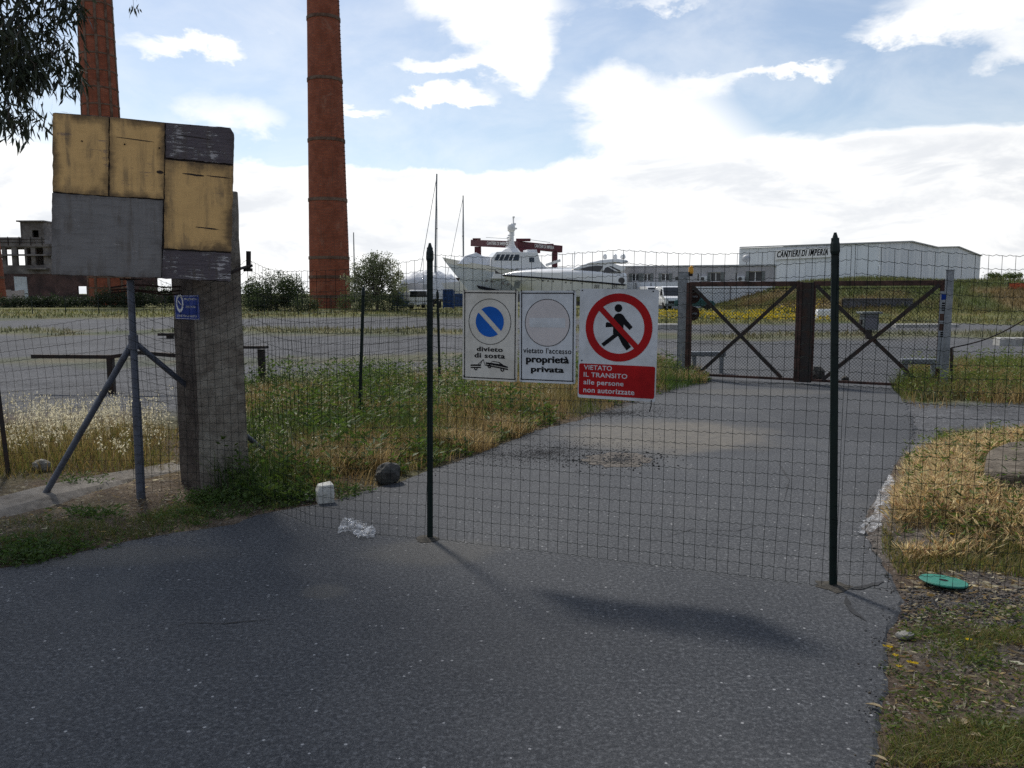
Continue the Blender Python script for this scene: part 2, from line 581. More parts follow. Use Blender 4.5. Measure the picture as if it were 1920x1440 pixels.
def board_mat(name, paint, under, wear, grain_z=22, edge=.10, grainy=.3, rel=.5):
    """old painted plank: weathered grain, paint lost and grimy along its edges"""
    m = bpy.data.materials.new(name)
    m.use_nodes = True
    t = NT(m.node_tree)
    tcn = t.n('ShaderNodeTexCoord')
    ob, ge = tcn.outputs['Object'], tcn.outputs['Generated']
    sp = t.n('ShaderNodeSeparateXYZ')
    t.put(sp.inputs[0], ge)
    gx, gz = sp.outputs[0], sp.outputs[2]
    grain = t.noise(t.mapping(ob, (2.2, 2, grain_z)), 3.0, 8, .65, .4)
    blot = t.noise(t.mapping(ob, (1, 1, 1.6)), 4.5, 7, .65, .5)
    rnd = t.n('ShaderNodeObjectInfo').outputs['Random']
    shift = t.n('ShaderNodeCombineXYZ')
    t.put(shift.inputs[0], t.math('MULTIPLY', rnd, 37.0))
    t.put(shift.inputs[2], t.math('MULTIPLY', rnd, 53.0))
    ob2 = t.vmath('ADD', ob, shift.outputs[0])
    patch = t.noise(t.mapping(ob2, (1.6, 1, 1.0)), 3.2, 6, .62, .6)
    ragged = t.noise(t.mapping(ob2, (1.0, 1, 5.0)), 9, 6, .7, .4)
    drip = t.noise(t.mapping(ob2, (9, 1, .7)), 2.2, 5, .6)
    streak = t.noise(t.mapping(ob2, (1.3, 1, 9)), 6, 7, .7, .3)
    e = t.math('MINIMUM', t.math('MINIMUM', gx, t.math('SUBTRACT', 1, gx)), t.math('MULTIPLY', t.math('MINIMUM', gz, t.math('SUBTRACT', 1, gz)), 1.2))
    e = t.math('ADD', e, t.math('MULTIPLY', t.math('SUBTRACT', patch, .5), .55))
    e = t.math('ADD', e, t.math('MULTIPLY', t.math('SUBTRACT', ragged, .5), .16))
    grime = t.ramp(e, edge + .03, edge - .20)
    smear = t.math('MULTIPLY', t.ramp(drip, .44, .66), t.ramp(patch, .40, .60))
    loss = t.ramp(t.math('ADD', streak, t.math('MULTIPLY', t.math('SUBTRACT', patch, .5), .7)), 1 - wear, 1 - wear + .10)
    c = t.mix(t.ramp(blot, .3, .7, 0, .45), paint, tuple(x * .72 for x in paint))
    c = t.mix(t.ramp(grain, .45, .75, 0, grainy), c, tuple(x * .42 for x in paint))
    c = t.mix(loss, c, under)
    c = t.mix(t.math('MULTIPLY', smear, .62), c, (.13, .105, .082))
    c = t.mix(t.math('MULTIPLY', grime, .85), c, (.062, .048, .040))
    b = t.n('ShaderNodeBsdfPrincipled')
    t.put(b.inputs['Base Color'], c)
    b.inputs['Roughness'].default_value = .85
    b.inputs['Specular IOR Level'].default_value = .25
    t.put(b.inputs['Normal'], t.bump(t.math('ADD', grain, t.math('MULTIPLY', loss, -.6)), rel, .010))
    o = t.n('ShaderNodeOutputMaterial')
    t.t.links.new(b.outputs[0], o.inputs[0])
    return m

def glass_mat(name, col, rough=.08):
    m = bpy.data.materials.new(name)
    m.use_nodes = True
    b = m.node_tree.nodes['Principled BSDF']
    b.inputs['Base Color'].default_value = (*col, 1)
    b.inputs['Roughness'].default_value = rough
    b.inputs['Specular IOR Level'].default_value = .7
    return m

def film_mat():
    m = bpy.data.materials.new('crumpled_clear_film')
    m.use_nodes = True
    t = NT(m.node_tree)
    ob = t.n('ShaderNodeTexCoord').outputs['Object']
    b = t.n('ShaderNodeBsdfPrincipled')
    b.inputs['Base Color'].default_value = (.75, .77, .80, 1)
    b.inputs['Roughness'].default_value = .18
    t.put(b.inputs['Normal'], t.bump(t.noise(ob, 45, 5, .7, .6), .9, .01))
    tr = t.n('ShaderNodeBsdfTransparent')
    mx_ = t.n('ShaderNodeMixShader')
    t.put(mx_.inputs[0], t.ramp(t.noise(ob, 18, 5, .6, .5), .40, .70, .10, .62))
    t.t.links.new(tr.outputs[0], mx_.inputs[1])
    t.t.links.new(b.outputs[0], mx_.inputs[2])
    o = t.n('ShaderNodeOutputMaterial')
    t.t.links.new(mx_.outputs[0], o.inputs[0])
    return m

M_ = {}
M_['asphalt'] = asphalt()
M_['ground'] = ground_mat()
M_['leaf'] = leaf_mat('leaf', .48)
M_['straw'] = leaf_mat('straw', .58, .75)
M_['gum_leaf'] = leaf_mat('gum_leaf', .18, .5)
M_['concrete'] = mat('weathered_concrete', (.31, .275, .225), .95, (.17, .14, .112), 3.2, .35, .65, .9, 22, .02, fine=.4, spec=.15)
M_['concrete_dark'] = mat('dark_concrete', (.105, .088, .074), .95, (.062, .050, .044), 4.5, .35, .65, .9, 22, .02, fine=.4, spec=.15)
M_['concrete_pale'] = mat('pale_concrete', (.42, .41, .38), .9, (.27, .26, .24), 6, .4, .7, .6, 60, .006)
M_['kerb'] = mat('kerb_concrete', (.21, .19, .165), .95, (.11, .096, .08), 4, .4, .7, .6, 50, .006, spec=.15)
M_['wire'] = mat('green_coated_wire', (.010, .017, .015), .8, (.007, .012, .011), 20, spec=.08)
M_['wire_old'] = mat('old_rusty_wire', (.014, .016, .014), .9, (.030, .020, .014), 8, spec=.05)
M_['post_green'] = mat('dark_green_post_paint', (.006, .016, .014), .5, (.004, .009, .008), 10, .45, .7, .2, 60, .001, spec=.3)
M_['rust'] = mat('rusted_steel', (.075, .030, .020), .85, (.030, .016, .013), 7, .38, .62, .5, 70, .002)
M_['rust_red'] = mat('rusty_red_primer', (.072, .033, .024), .85, (.032, .018, .014), 6, .4, .65, .4, 70, .002)
M_['rust_dark'] = mat('dark_old_iron', (.022, .017, .015), .8, (.045, .024, .016), 7, .45, .7, .4, 70, .002)
M_['galv'] = mat('galvanised_steel', (.27, .29, .31), .5, (.20, .215, .23), 9, .4, .65, .1, 40, .001, metal=.35)
M_['pipe'] = mat('blue_grey_pipe_paint', (.085, .095, .125), .5, (.060, .062, .072), 9, .45, .7, .2, 50, .001)
M_['alu_sign'] = mat('sign_back_aluminium', (.50, .51, .52), .5, (.40, .40, .41), 8, metal=.3)
M_['sign_cream'] = mat('faded_cream_sign_face', (.68, .65, .58), .5, (.53, .495, .42), 4, .42, .72, fine=.10, spec=.15, detail=9)
M_['sign_white'] = mat('white_sign_face', (.64, .66, .68), .5, (.50, .51, .51), 4, .42, .72, fine=.10, spec=.15, detail=9)
M_['sign_faded'] = mat('faded_pink_disc_print', (.62, .575, .56), .45, (.56, .52, .51), 6, .4, .7, fine=.06)
M_['sign_blue'] = mat('sign_blue_print', (.016, .13, .52), .55, (.014, .11, .44), 6, fine=.06, spec=.1)
M_['sign_red'] = mat('sign_red_print', (.42, .013, .015), .55, (.31, .012, .014), 4, .42, .72, fine=.10, spec=.1, detail=9)
M_['print_black'] = mat('black_print', (.010, .010, .012), .7, (.013, .013, .015), 6, fine=.05, spec=.08)
M_['blue_plate'] = mat('blue_enamel_plate', (.010, .040, .26), .6, (.008, .030, .19), 8, fine=.1, spec=.08)
M_['white_paint'] = mat('white_paint', (.86, .86, .86), .4, (.80, .80, .80), 4, fine=.05)
M_['gelcoat'] = mat('white_gelcoat', (.80, .80, .79), .25, (.74, .74, .73), 2, fine=.03)
M_['gelcoat_grey'] = mat('pale_grey_hull_paint', (.62, .68, .77), .3, (.56, .62, .71), 2, fine=.04)
M_['tarp'] = mat('white_boat_tarp', (.74, .76, .79), .6, (.62, .64, .67), 3, .4, .7, .6, 2.5, .25, fine=.06)
M_['navy'] = mat('navy_stripe', (.012, .014, .035), .35)
M_['dark_glass'] = glass_mat('tinted_window_glass', (.012, .015, .020))
M_['crane_red'] = mat('oxblood_crane_paint', (.115, .010, .022), .5, (.075, .008, .016), 4)
M_['rubber'] = mat('black_rubber', (.014, .014, .015), .8)
M_['hall'] = mat('grey_cladding', (.80, .83, .87), .55, (.74, .77, .81), .35, fine=.04, stretch=(3, 3, .3))
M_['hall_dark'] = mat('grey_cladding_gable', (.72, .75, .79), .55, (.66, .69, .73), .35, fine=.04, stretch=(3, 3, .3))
M_['roof'] = mat('roof_sheet', (.42, .43, .44), .5, (.36, .37, .38), .5)
M_['render_wall'] = mat('grey_render', (.46, .45, .46), .85, (.37, .36, .37), .7, .35, .7, fine=.12)
M_['render_white'] = mat('white_render', (.70, .72, .74), .8, (.60, .62, .64), .6, .35, .7, fine=.08)
M_['ruin'] = mat('old_grey_concrete', (.22, .205, .195), .9, (.10, .09, .085), .35, .35, .65, .5, 2, .1, fine=.3, detail=9)
M_['ruin_brick'] = mat('sooty_brickwork', (.105, .060, .052), .9, (.055, .038, .036), .5, .35, .65, .5, 3, .1, fine=.4, detail=9)
M_['brick'] = brick_mat('chimney_brick', (.40, .110, .055), (.29, .078, .045), (.17, .095, .065), .55)
M_['iron_band'] = mat('iron_band', (.17, .115, .085), .8, (.10, .055, .038), 1.2, spec=.2)
M_['container_blue'] = mat('container_blue', (.018, .065, .20), .5, (.014, .045, .14), 1.2)
M_['van_white'] = mat('van_white_paint', (.78, .79, .80), .25, (.74, .75, .76), 2, fine=.02)
M_['teal_paint'] = mat('teal_car_paint', (.02, .10, .11), .3)
M_['bark'] = mat('bark', (.13, .10, .075), .9, (.06, .045, .035), 5, .4, .65, .8, 20, .02, stretch=(2, 2, .5))
M_['rock'] = mat('dark_rock', (.085, .082, .075), .9, (.045, .043, .040), 8, .4, .65, .9, 35, .01)
M_['stone'] = mat('pale_stone', (.30, .285, .25), .9, (.20, .185, .16), 12, .4, .65, .7, 60, .004)
M_['block'] = mat('white_block', (.56, .55, .50), .9, (.40, .385, .34), 9, .45, .75, .7, 70, .004)
M_['film'] = film_mat()
M_['disc_green'] = mat('green_plastic', (.022, .20, .145), .5, (.018, .15, .11), 9, .4, .7)
M_['tar'] = mat('tar', (.014, .014, .015), .7)
M_['orange_net'] = mat('orange_plastic_net', (.55, .10, .03), .7, (.42, .08, .03), 3)
M_['yellow'] = mat('yellow_lamp', (.75, .36, .02), .35, (.65, .30, .02), 5)
M_['cabinet'] = mat('grey_cabinet', (.17, .19, .185), .6, (.13, .14, .14), 5)
M_['sheet_grey'] = mat('grey_sheet', (.15, .15, .17), .7, (.11, .11, .12), 2)
M_['dry_leaf'] = mat('dry_leaf', (.40, .32, .19), .8, (.27, .20, .11), 14)
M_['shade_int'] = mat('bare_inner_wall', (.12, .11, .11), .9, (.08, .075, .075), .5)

BY = board_mat('ochre_painted_board', (.90, .56, .225), (.44, .29, .18), .37, 6, .145, .15, .3)
BG = board_mat('grey_painted_board', (.275, .258, .245), (.42, .39, .37), .37, 14, .075, .4, .4)
BW = board_mat('bare_dark_wood', (.15, .125, .135), (.58, .54, .53), .46, 26, .06, .7, .9)

# ------------------------------------------------------------------ ground and road
road_px = [(0, 1066), (60, 1056), (140, 1037), (250, 1013), (330, 999), (430, 985), (480, 966), (560, 951), (610, 943), (700, 916), (760, 900),
           (810, 880), (900, 850), (960, 826), (1010, 806), (1080, 790), (1130, 773), (1180, 762), (1240, 742), (1330, 722), (1335, 712),
           (1300, 690), (1290, 664), (1330, 648), (1500, 638), (1640, 640), (1740, 645), (1765, 662), (1700, 690), (1668, 722), (1690, 745), (1706, 775),
           (1715, 810), (1705, 850), (1682, 890), (1662, 925), (1642, 960), (1626, 1000), (1648, 1050), (1670, 1085), (1686, 1125), (1674, 1150),
           (1660, 1180), (1652, 1250), (1642, 1330), (1632, 1440)]
rp = [G(*p) for p in road_px]
rp = [Vector((-9.0, 3.4, 0)), Vector((-6.5, 4.1, 0))] + rp + [Vector((1.25, 1.5, 0)), Vector((1.4, -8, 0)), Vector((-9, -8, 0))]
pts = []
for i, a in enumerate(rp):                      # ragged broken edge
    b = rp[(i + 1) % len(rp)]
    n = max(1, int((b - a).length / .07)) if (a.y < 14 and a.y > 0) else max(1, int((b - a).length / .5))
    for k in range(n):
        p = a.lerp(b, k / n)
        if a.y > 0:
            p = p + Vector((random.uniform(-1, 1), random.uniform(-1, 1), 0)) * (.008 if p.y < 9 else .03)
            q = (fbm(p.x * 2.3, p.y * 2.3, 5) - .5) * .10
            p = p + Vector((q, q * .5, 0))
        pts.append(p)
RP = np.array([(p.x, p.y) for p in pts])

def inside(x, y, poly):
    poly = np.asarray(poly)
    c = np.zeros(np.shape(x), bool)
    j = len(poly) - 1
    for i in range(len(poly)):
        xi, yi = poly[i]
        xj, yj = poly[j]
        if yi != yj:
            c ^= ((yi > y) != (yj > y)) & (x < (xj - xi) * (y - yi) / (yj - yi) + xi)
        j = i
    return c
RPc = np.array([(p.x, p.y) for p in rp])
def road_dist(x, y):
    d = np.full(np.shape(x), 1e9)
    for i in range(len(RPc)):
        a, b = RPc[i], RPc[(i + 1) % len(RPc)]
        ab = b - a
        t = np.clip(((x - a[0]) * ab[0] + (y - a[1]) * ab[1]) / (ab @ ab), 0, 1)
        d = np.minimum(d, np.hypot(x - a[0] - t * ab[0], y - a[1] - t * ab[1]))
    return np.where(inside(x, y, RPc), -d, d)
def mound(x, y):
    n = fbm(np.asarray(x) * .12, np.asarray(y) * .12, 3)
    lx = sstep(x + (n - .5) * 5, 18, 28)
    front = sstep(y + (n - .5) * 8, 58, 77)
    back = 1 - sstep(y, 82, 92) * (1 - sstep(x, 30, 33))
    fall = 1 - .35 * sstep(x, 44, 56)
    return 2.75 * lx * front * back * fall * (.9 + .2 * n)
def hgt(x, y):
    x, y = np.asarray(x, float), np.asarray(y, float)
    d = road_dist(x, y)
    n = fbm(x * 1.7, y * 1.7, 9)
    z = np.where(d < 0, -.014 - .03 * sstep(-d, .1, .5), -.008 + .035 * sstep(d, 0, .45) + (n - .5) * .07 * sstep(d, .05, .6))
    bank = sstep(x, 2.1, 2.9) * sstep(y, 4.6, 5.6) * (1 - sstep(y, 7.6, 9.5))
    z = z + .14 * bank * (d > 0)
    far = sstep(y, 12, 20)
    z = z * (1 - far) + far * ((n - .5) * .06 - .03)
    return z + mound(x, y)

def axis(lo, hi, c0, c1, step, grow):
    a = list(np.arange(c0, c1, step))
    s = step
    while a[-1] < hi:
        s *= grow
        a.append(a[-1] + s)
    s, b = step, [a[0]]
    while b[-1] > lo:
        s *= grow
        b.append(b[-1] - s)
    return np.array(b[:0:-1] + a)
gx = axis(-2500, 2500, -5.5, 5.5, .075, 1.035)
gy = axis(-60, 3000, 3.0, 9.5, .07, 1.022)
XX, YY = np.meshgrid(gx, gy)
XX, YY = XX.ravel(), YY.ravel()
ZZ = hgt(XX, YY)
DD = road_dist(XX, YY)

def ground_colour(x, y, d):
    """what lies on the ground: bare earth, grey gravel, short green or dry grass"""
    n1 = fbm(x * .9, y * .9, 21)
    n2 = fbm(x * .16, y * .16, 22)
    n3 = fbm(x * 3.1, y * 3.1, 23)
    yp = 550 + 2480 / np.maximum(y, 1.0)              # nearer rows are larger numbers
    earth = np.array([.085, .063, .046])
    gravel = np.array([.090, .092, .098])
    green = np.array([.055, .070, .020])
    dry = np.array([.150, .112, .050])
    yel = np.array([.115, .118, .030])
    c = earth[None] * (.7 + .7 * n1)[:, None]
    c = c + (dry - c) * (sstep(n3, .45, .75) * .35)[:, None]
    c = c + (green - c) * (sstep(n1, .5, .68) * (.22 + .33 * sstep(y, 6.5, 7.5)))[:, None]
    c = c + (np.array([.19, .15, .115]) - c) * (sstep(n3, .52, .72) * .55 * (y < 6.8))[:, None]
    right = sstep(x, 1.5, 2.0) * (y < 6)
    c = c + (gravel * .95 - c) * (right * sstep(n3, .35, .6) * .55)[:, None]
    # gravel yard beyond the fences
    yard = sstep(y + (n2 - .5) * 4, 9.5, 12.5)
    yard = np.where(x > 3, np.maximum(yard, sstep(y, 6.8, 8)) , yard)
    g = gravel[None] * (.72 + .55 * n1)[:, None]
    c = c + (g - c) * yard[:, None]
    wob_ = (fbm(x * .22, y * .05, 31) - .5) * 16 + (n2 - .5) * 8
    q = yp + wob_ * (yp - 550) / 60
    def band(a, b, s=4):
        return sstep(q, a - s, a + s) * (1 - sstep(q, b - s, b + s))
    left = 1 - sstep(x / np.maximum(y, 1), .10, .16)
    wl = np.maximum.reduce([1 - sstep(q, 590, 599), band(613, 622) * .7, band(659, 673, 5) * .45])
    wr = np.maximum.reduce([1 - sstep(q, 603, 610), band(624, 636) * .6, band(676, 762, 8) * .9 * (x > 6)])
    gw = (wl * left + wr * (1 - left)) * yard
    gw = np.clip(gw * (.55 + .9 * n1), 0, 1)
    gc = green + (yel - green) * sstep(n2, .3, .6)[:, None]
    gc = gc + (dry - gc) * (sstep(n1, .45, .75) * .6)[:, None]
    c = c + (gc - c) * gw[:, None]
    mz = sstep(mound(x, y), .15, .6)
    md = np.array([.135, .098, .042]) + (green * 1.25 - np.array([.135, .098, .042])) * sstep(n2 + .25 * sstep(mound(x, y), 1.6, 2.5), .40, .62)[:, None]
    c = c + (md * (.6 + .8 * n1)[:, None] - c) * mz[:, None]
    return np.clip(c, 0, 1)

def np_mesh(name, verts, tris, cols=None, material=None, parent=None, smooth=False):
    me = bpy.data.meshes.new(name)
    nv, nf, k = len(verts), len(tris), tris.shape[1]
    me.vertices.add(nv)
    me.vertices.foreach_set('co', np.ascontiguousarray(verts, np.float32).ravel())
    me.loops.add(nf * k)
    me.loops.foreach_set('vertex_index', np.ascontiguousarray(tris, np.int32).ravel())
    me.polygons.add(nf)
    me.polygons.foreach_set('loop_start', np.arange(0, nf * k, k, dtype=np.int32))
    me.polygons.foreach_set('loop_total', np.full(nf, k, np.int32))
    if cols is not None:
        a = me.color_attributes.new('Col', 'FLOAT_COLOR', 'POINT')
        a.data.foreach_set('color', np.concatenate([cols, np.ones((nv, 1))], 1).astype(np.float32).ravel())
    if smooth:
        me.polygons.foreach_set('use_smooth', np.ones(nf, bool))
    me.update(calc_edges=True)
    me.validate()
    if material:
        me.materials.append(material)
    o = bpy.data.objects.new(name, me)
    COL.objects.link(o)
    if parent:
        o.parent = parent
    return o
nx, ny = len(gx), len(gy)
idx = np.arange(nx * ny).reshape(ny, nx)
quads = np.stack([idx[:-1, :-1].ravel(), idx[:-1, 1:].ravel(), idx[1:, 1:].ravel(), idx[1:, :-1].ravel()], 1)
ground = np_mesh('ground', np.stack([XX, YY, ZZ], 1), quads, ground_colour(XX, YY, DD), M_['ground'], smooth=True)
tag(ground, 'flat waste ground of earth, gravel and thin grass', None, None, 'structure')

from mathutils.geometry import tessellate_polygon
tri = tessellate_polygon([pts])
mb = MB()
n = len(pts)
area = sum(pts[i].x * pts[(i + 1) % n].y - pts[(i + 1) % n].x * pts[i].y for i in range(n))
sgn_ = 1 if area > 0 else -1
skirt = []                                                 # the edge crumbles down into the verge
for i in range(n):
    d = pts[(i + 1) % n] - pts[i - 1]
    o_ = Vector((d.y, -d.x, 0)).normalized() * sgn_ * random.uniform(.02, .06)
    skirt.append((pts[i].x + o_.x, pts[i].y + o_.y, -.022))
mb.v = [(p.x, p.y, 0.0) for p in pts] + skirt
mb.f = [tuple(t) for t in tri] + [(i, (i + 1) % n, (i + 1) % n + n, i + n) for i in range(n)]
road = mb.build('road', M_['asphalt'])
tag(road, 'dark worn asphalt road bending up to the gate', None, None, 'structure')

def ribbon(pxs, wd, z, jit=.4):
    """thin ragged strip lying on the road along ground pixels"""
    P = [G(*p) for p in pxs]
    L = []
    for a, b in zip(P[:-1], P[1:]):
        k = max(2, int((b - a).length / .03))
        L += [a.lerp(b, i / k) for i in range(k)]
    L.append(P[-1])
    m_ = MB()
    for i, p in enumerate(L):
        d = (L[min(i + 1, len(L) - 1)] - L[max(i - 1, 0)]).normalized()
        s_ = Vector((-d.y, d.x, 0))
        e = min(1, 4 * i / len(L), 4 * (len(L) - 1 - i) / len(L)) + .1
        w1 = wd * e * random.uniform(1 - jit, 1 + jit)
        m_.v += [(p.x + s_.x * w1, p.y + s_.y * w1, z), (p.x - s_.x * w1, p.y - s_.y * w1, z)]
    m_.f = [(2 * i, 2 * i + 1, 2 * i + 3, 2 * i + 2) for i in range(len(L) - 1)]
    return m_
ribbon([(1580, 1105), (1612, 1103), (1640, 1096), (1658, 1090)], .017, .004).build('crack', M_['tar'], road)
ribbon([(1586, 1117), (1590, 1135), (1600, 1148), (1625, 1166)], .011, .004).build('crack', M_['tar'], road)

for pxs_, w_ in (([(300, 1180), (360, 1168), (420, 1170), (520, 1160)], .003), ([(1230, 1012), (1300, 992), (1380, 996), (1440, 980)], .003), ([(1455, 860), (1480, 900), (1470, 940)], .004)):
    ribbon(pxs_, w_, .0035, .6).build('crack', M_['tar'], road)
# kerb strip on the left verge
kp = [G(*p) for p in ((-420, 1062), (-160, 1000), (0, 962), (100, 936), (200, 912), (300, 893), (345, 885))]
mb = MB()
rings = []
for i, p in enumerate(kp):
    d = (kp[min(i + 1, len(kp) - 1)] - kp[max(i - 1, 0)]).normalized()
    s_ = Vector((-d.y, d.x, 0))
    h = .07 + random.uniform(-.01, .01)
    q = [p + s_ * .20 + Vector((0, 0, -.1)), p + s_ * .20 + Vector((0, 0, h)), p - s_ * .10 + Vector((0, 0, h * .75)), p - s_ * .26 + Vector((0, 0, -.03))]
    rings.append(q)
mb.loft(rings)
kerb = mb.build('kerb', M_['kerb'], bevel=.015)
tag(kerb, 'low pale concrete kerb strip running under the leaning pipe brace', 'kerb', None, 'structure')

# ------------------------------------------------------------------ wire fences
def wire_mesh(name, segs, material, parent, sx=.064, sz=.073, r=.0015, crimp=.004, warp=.018, seed=1):
    """segs: list of (bottom point, top point) along the run; wires woven over the quad strip"""
    rnd = random.Random(seed)
    m_ = MB()
    cum = [0]
    for (a, _), (b, _) in zip(segs[:-1], segs[1:]):
        cum.append(cum[-1] + (Vector(b) - Vector(a)).length)
    L = cum[-1]
    def pos(s_, v):
        k = 0
        while k < len(cum) - 2 and s_ > cum[k + 1]:
            k += 1
        t = (s_ - cum[k]) / max(cum[k + 1] - cum[k], 1e-6)
        b = Vector(segs[k][0]).lerp(Vector(segs[k + 1][0]), t)
        c = Vector(segs[k][1]).lerp(Vector(segs[k + 1][1]), t)
        p = b.lerp(c, v)
        w1 = (float(vnoise(s_ * 1.1 + seed * 7, v * 2.4, seed)) - .5) * 2 * warp
        w2 = (float(vnoise(s_ * 2.3 + seed * 3, v * 3.1 + 9, seed + 4)) - .5) * 2 * warp
        sag = -.03 * math.sin(math.pi * t) * v * v
        return p + Vector((w2 * .8, w1, w2 * .45 + sag))
    nx_ = max(2, int(round(L / sx)))
    H = (Vector(segs[0][1]) - Vector(segs[0][0])).length
    nz_ = max(2, int(round(H / sz)))
    for i in range(nx_ + 1):
        m_.tube([pos(L * i / nx_, k / nz_) for k in range(nz_ + 1)], r, 3, False)
    for k in range(nz_ + 1):
        line = []
        for i in range(nx_):
            for q, dzz in ((0, 0), (.3, -crimp), (.55, crimp), (.8, -crimp * .3)):
                line.append(pos(L * (i + q) / nx_, k / nz_) + Vector((0, 0, dzz)))
        line.append(pos(L, k / nz_))
        m_.tube(line, r * 1.05, 3, False)
    return m_.build(name, material, parent, fix=False)

def post_tube(name, a, b, material, parent, wd=.034, cap=True):
    """T-section post: flange, web and a pointed top"""
    m_ = MB()
    a, b = Vector(a), Vector(b)
    m_.bar(a, b, wd, wd * .35)
    m_.bar(a + Vector((0, wd * .4, 0)), b + Vector((0, wd * .4, -.02)), wd * .3, wd * .8)
    o = m_.build(name, material, parent, bevel=.002)
    if cap:
        d = (b - a).normalized()
        c = MB()
        c.tube([b - d * .085, b - d * .07, b - d * .03, b + d * .028], [wd * .55, wd * .66, wd * .62, wd * .18], 8)
        c.build('post_cap', material, o)
    return o

F_L, F_R = G(806, 1010), G(1563, 1100)
front = thing('wire_fence', 'green coated wire mesh fence stretched across the asphalt road', 'fence')
topL, topR = on_plane(806, 464, F_L, F_L + Vector((1, 0, 0))), on_plane(1566, 446, F_R, F_R + Vector((1, 0, 0)))
post_tube('post', F_L - Vector((0, 0, .1)), topL, M_['post_green'], front, .038)
post_tube('post', F_R - Vector((0, 0, .1)), topR, M_['post_green'], front, .040)
mid_l = G(590, 990)
tie = Vector((at(466, 560, 6.15).x, 6.15, 0))
pil = Vector((-2.44, 6.27, 0))
pip = Vector((at(240, 700, 6.12).x, 6.12, 0))
def zt(px, py, g):
    return on_plane(px, py, (g.x, g.y), (g.x + 1, g.y)).z
up = lambda g, z: (g.x, g.y, z)
off = Vector((0, -.022, 0))
wire_mesh('mesh_span', [(up(F_L + off, .012), up(F_L + off, zt(812, 478, F_L))), (up(F_L.lerp(F_R, .5) + off, .012), up(F_L.lerp(F_R, .5) + off, 1.85)), (up(F_R + off, .012), up(F_R + off, zt(1560, 462, F_R)))],
          M_['wire'], front, seed=2)
F_RR = F_R + Vector((2.3, -.55, 0))
wire_mesh('mesh_span', [(up(F_R + off + Vector((.02, 0, 0)), .012), up(F_R + off + Vector((.02, 0, 0)), zt(1566, 460, F_R))), (up(F_R.lerp(F_RR, .5), .07), up(F_R.lerp(F_RR, .5), 1.79)), (up(F_RR, .03), up(F_RR, 1.74))], M_['wire'], front, seed=3)
post_tube('post', F_RR - Vector((0, 0, .1)), F_RR + Vector((0, 0, 1.9)), M_['post_green'], front, .036)
wire_mesh('mesh_span', [(up(tie, .03), up(tie, zt(470, 487, tie))), (up(mid_l, .02), up(mid_l, zt(610, 505, mid_l))), (up(F_L + off + Vector((-.02, 0, 0)), .012), up(F_L + off, zt(800, 482, F_L)))],
          M_['wire'], front, warp=.03, seed=4)
wire_mesh('mesh_span', [(up(pip, .1), up(pip, 1.86)), (up(pil, .06), up(pil, 1.90)), (up(tie, .03), up(tie, 1.90))][:1] + [(up(pil, .1), up(pil, 1.62)), (up(tie, .03), up(tie, zt(470, 487, tie)))], M_['wire'], front, warp=.012, seed=5)
def footing(c, r, h, name='footing', parent=None, material=None):
    m_ = MB()
    n_ = 14
    rr = [r * random.uniform(.7, 1.15) for _ in range(n_)]
    m_.v = [(c[0] + rr[k] * math.cos(6.283 * k / n_), c[1] + rr[k] * math.sin(6.283 * k / n_), .003) for k in range(n_)]
    m_.v += [(c[0] + rr[k] * .6 * math.cos(6.283 * k / n_), c[1] + rr[k] * .6 * math.sin(6.283 * k / n_), h * random.uniform(.7, 1.2)) for k in range(n_)]
    m_.v.append((c[0], c[1], h * 1.2))
    m_.f = [(k, (k + 1) % n_, n_ + (k + 1) % n_, n_ + k) for k in range(n_)] + [(n_ + k, n_ + (k + 1) % n_, 2 * n_) for k in range(n_)]
    return m_.build(name, material or M_['kerb'], parent)
foot_m = mat('dusty_footing', (.085, .078, .066), .95, (.05, .048, .044), 14, .4, .65, .8, 60, .006, spec=.1)
footing(F_L + Vector((-.02, 0, 0)), .09, .012, parent=front, material=foot_m)
footing(F_R, .10, .012, parent=front, material=foot_m)

old = thing('old_wire_fence', 'old rusty wire mesh fence through the weeds behind the concrete pillar', 'fence')
oq = [G(-330, 905), G(18, 898), Vector((-2.62, 7.15, 0)), G(672, 812), G(826, 756), G(996, 742), G(1278, 704)]
ztops = [1.45, zt(2, 615, oq[1]), 1.62, zt(681, 542, oq[3]), zt(822, 547, oq[4]), 1.62, 1.62]
lean = [(0, 0), (-.08, 0), (0, 0), (.09, 0), (-.03, 0), (0, 0), (0, 0)]
for i in (0, 1, 3, 4, 5):
    g = oq[i]
    post_tube('post', g - Vector((0, 0, .1)), (g.x + lean[i][0], g.y, ztops[i]), M_['rust_dark'] if i < 2 else M_['post_green'], old, .036)
for i in range(len(oq) - 1):
    a, b = oq[i], oq[i + 1]
    if i == 2:
        a = a + Vector((.25, .1, 0))
    wire_mesh('mesh_span', [(up(a, .05), (a.x + lean[i][0], a.y + .02, ztops[i] - .04)), (up(b, .05), (b.x + lean[i + 1][0], b.y + .02, ztops[i + 1] - .04))], M_['wire_old'], old, sx=.062, sz=.085, r=.0015, warp=.035, seed=20 + i)

